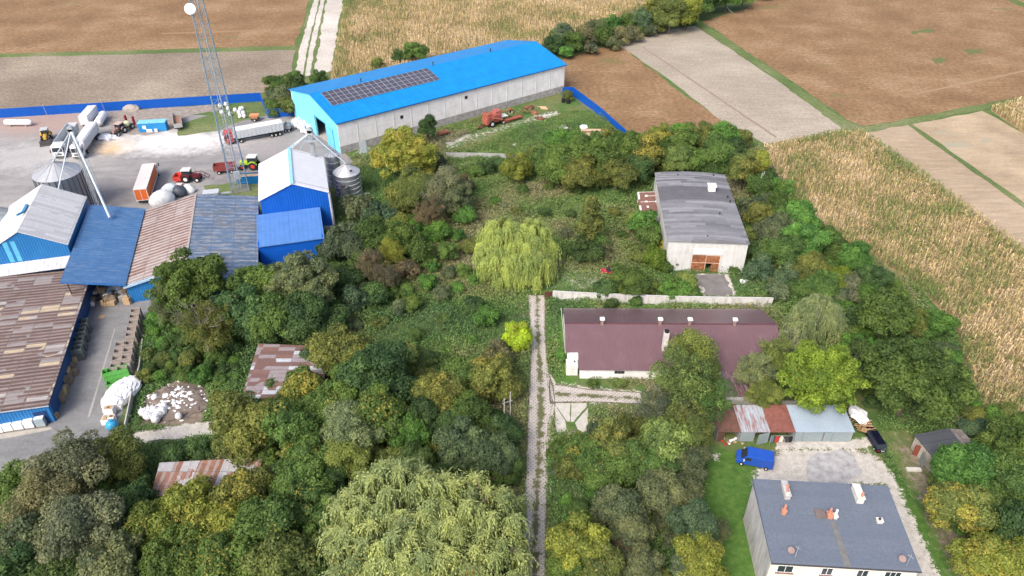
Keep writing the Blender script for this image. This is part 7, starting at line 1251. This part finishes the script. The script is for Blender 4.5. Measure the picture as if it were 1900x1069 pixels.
blk += [GP([(1630, 800), (1690, 800), (1745, 880), (1860, 1110), (1780, 1110), (1660, 870)]), GP([(1300, 735), (1625, 735), (1640, 850), (1300, 850)]), GP([(1025, 700), (1200, 715), (1200, 760), (1025, 760)])]
blk += [[(-49, 190), (18, 240), (0, 270), (-70, 222)], [(33, 134), (50, 134), (52, 168), (34, 168)], [(9, 99), (49, 99), (49, 118), (9, 118)], [(33, 93), (42, 93), (42, 99), (33, 99)], [(33, 84), (55.2, 84), (55.2, 90), (33, 90)], [(32, 55), (52, 55), (52, 70), (32, 70)]]
region = GP([(0, 885), (90, 872), (238, 800), (262, 640), (290, 520), (490, 400), (615, 425), (640, 300), (820, 230), (1045, 190), (1062, 180), (1164, 258), (1300, 240), (1400, 262), (1440, 320), (1490, 385), (1530, 445), (1590, 462), (1690, 523), (1770, 600), (1800, 740), (1905, 800), (1960, 1100), (-100, 1100), (-60, 900)])
X0, X1, Y0, Y1 = -75, 85, 45, 225; nt = 640000; wx_ = rng.uniform(X0, X1, nt); wy_ = rng.uniform(Y0, Y1, nt)
ok = inpoly(wx_, wy_, region)
for b_ in blk: ok &= ~inpoly(wx_, wy_, b_)
den = fbm(wx_, wy_, 9, 3); ok &= rng.rand(nt) < np.clip(.25+1.6*(den-.25), .15, 1); wx_, wy_, den = wx_[ok], wy_[ok], den[ok]
n = len(wx_); hgt_ = .2+2.1*np.clip(fbm(wx_, wy_, 6, 9)-.28, 0, 1)*1.7*rng.uniform(.4, 1.3, n); tone = np.clip(fbm(wx_, wy_, 14, 21)*1.25-.12+rng.normal(0, .07, n), 0, 1)
brownish = sdist(wx_, wy_, GP([(1000, 400), (1240, 370), (1240, 500), (1030, 500)])); tone = np.clip(tone+.17*np.clip(brownish/6+.3, 0, 1), 0, 1)
grn = sdist(wx_, wy_, GP([(620, 560), (980, 545), (980, 700), (760, 760), (700, 640)])); tone = np.clip(tone-.22*np.clip(grn/8+.4, 0, 1), 0, 1)
V = []; A1 = []; A2 = []; per = 5
for k in range(per):
    d = unit(n, rng, -.05); d = d[:n] if len(d) >= n else np.vstack([d, d[:n-len(d)]]); off = np.stack([rng.normal(0, .28, n), rng.normal(0, .28, n), hgt_*rng.uniform(.25, 1.0, n)], 1)
    P_ = np.stack([wx_, wy_, np.zeros(n)], 1)+off; V.append(leafquads(P_, d+np.array([0, 0, .5]), .34, .5)); A1.append(np.repeat(tone, 4)); A2.append(np.repeat(rng.rand(n), 4))
o = npmesh('undergrowth', np.concatenate(V), 4, WEED, {'v1': np.concatenate(A1), 'v2': np.concatenate(A2)}); tag(o, 'tangled green and brown weeds covering the overgrown plots', 'undergrowth', kind='stuff')

# maize, standing dry in rows
MZ = tuftmat('dry_maize', [(0, (.12, .18, .055)), (.25, (.20, .21, .085)), (.45, (.32, .265, .135)), (.7, (.41, .32, .185)), (1, (.54, .45, .30))])
def maize(name, P, step, h, lab, seed, w_=.16, nl=5, keep=1.0, greenat=None, rows=0.):
    P = np.array(P); x0, y0 = P.min(0); x1, y1 = P.max(0); y1 = min(y1, 420); x0 = max(x0, -260); x1 = min(x1, 300); r = np.random.RandomState(seed)
    D_ = max(x1-x0, y1-y0)*.75; gx_, gy_ = np.meshgrid(np.arange(-D_, D_, step*.62), np.arange(-D_, D_, step)); gx_ = gx_.ravel()+r.normal(0, step*.3, gx_.size); gy_ = gy_.ravel()+r.normal(0, step*.12, gy_.size)
    x = (x0+x1)/2+gx_*math.cos(rows)-gy_*math.sin(rows); y = (y0+y1)/2+gx_*math.sin(rows)+gy_*math.cos(rows)
    vis = np.abs(x) < (y*_c+CAM_H*_s)*.78+6; k = inpoly(x, y, [tuple(q) for q in P]) & vis; x, y = x[k], y[k]; n = len(x); hh_ = h*r.uniform(.75, 1.15, n); tn = np.clip(.50+.95*(fbm(x, y, 12, seed)-.5)+.35*(fbm(x, y, 3, seed+2)-.5)+r.normal(0, .2, n)+.05, 0, 1)
    if greenat: tn = np.clip(tn-.5*np.clip(1-np.abs(sdist(x, y, [tuple(q) for q in P]))/greenat, 0, 1)*(fbm(x, y, 8, seed+5) > .5), 0, 1)
    V = []; A1 = []; A2 = []; Z0 = np.zeros(n)
    for j in range(nl):
        a = r.uniform(0, 2*PI, n); L = r.uniform(.35, .75, n); zb = hh_*r.uniform(.3, .95, n); dx, dy = np.cos(a), np.sin(a); up = r.uniform(-.35, .25, n)
        b0 = np.stack([x, y, zb], 1); tip = np.stack([x+dx*L, y+dy*L, zb+up], 1); md_ = (b0+tip)/2+np.stack([Z0, Z0, r.uniform(.05, .3, n)], 1); sd = np.stack([-dy, dx, Z0+.2], 1)*w_/2
        V.append(np.stack([b0, md_-sd, tip, md_+sd], 1).reshape(-1, 3)); A1.append(np.repeat(np.clip(tn+r.normal(0, .08, n), 0, 1), 4)); A2.append(np.repeat(r.rand(n), 4))
    sw = .06; a = r.uniform(0, PI, n); s_ = np.stack([np.cos(a), np.sin(a), Z0], 1)*sw; b0 = np.stack([x, y, Z0], 1); tp = np.stack([x+r.normal(0, .12, n), y+r.normal(0, .12, n), hh_], 1)
    V.append(np.stack([b0-s_, b0+s_, tp+s_*1.5, tp-s_*1.5], 1).reshape(-1, 3)); A1.append(np.repeat(tn, 4)); A2.append(np.repeat(r.rand(n)*.5+.5, 4))
    o = npmesh(name, np.concatenate(V), 4, MZ, {'v1': np.concatenate(A1), 'v2': np.concatenate(A2)}); return tag(o, lab, 'maize', kind='stuff')
maize('maize_crop', MAIZE_N, .75, 2.1, 'dry tan maize standing in rows in the large right-hand field', 41, .15, 7, greenat=6, rows=-1.276)
maize('maize_crop', MAIZE_FAR, .95, 2.0, 'dry golden maize in the field behind the long blue roof', 42, .2, 5, greenat=8, rows=.12)
maize('maize_crop', MAIZE_R, .9, 2.0, 'patch of maize at the right edge between green strips', 43, .26, 4); maize('maize_crop', MAIZE_TOP, 1.1, 2.0, 'green maize in the top right corner', 44, .3, 4)
print('trees', len(trees), 'weeds', n)
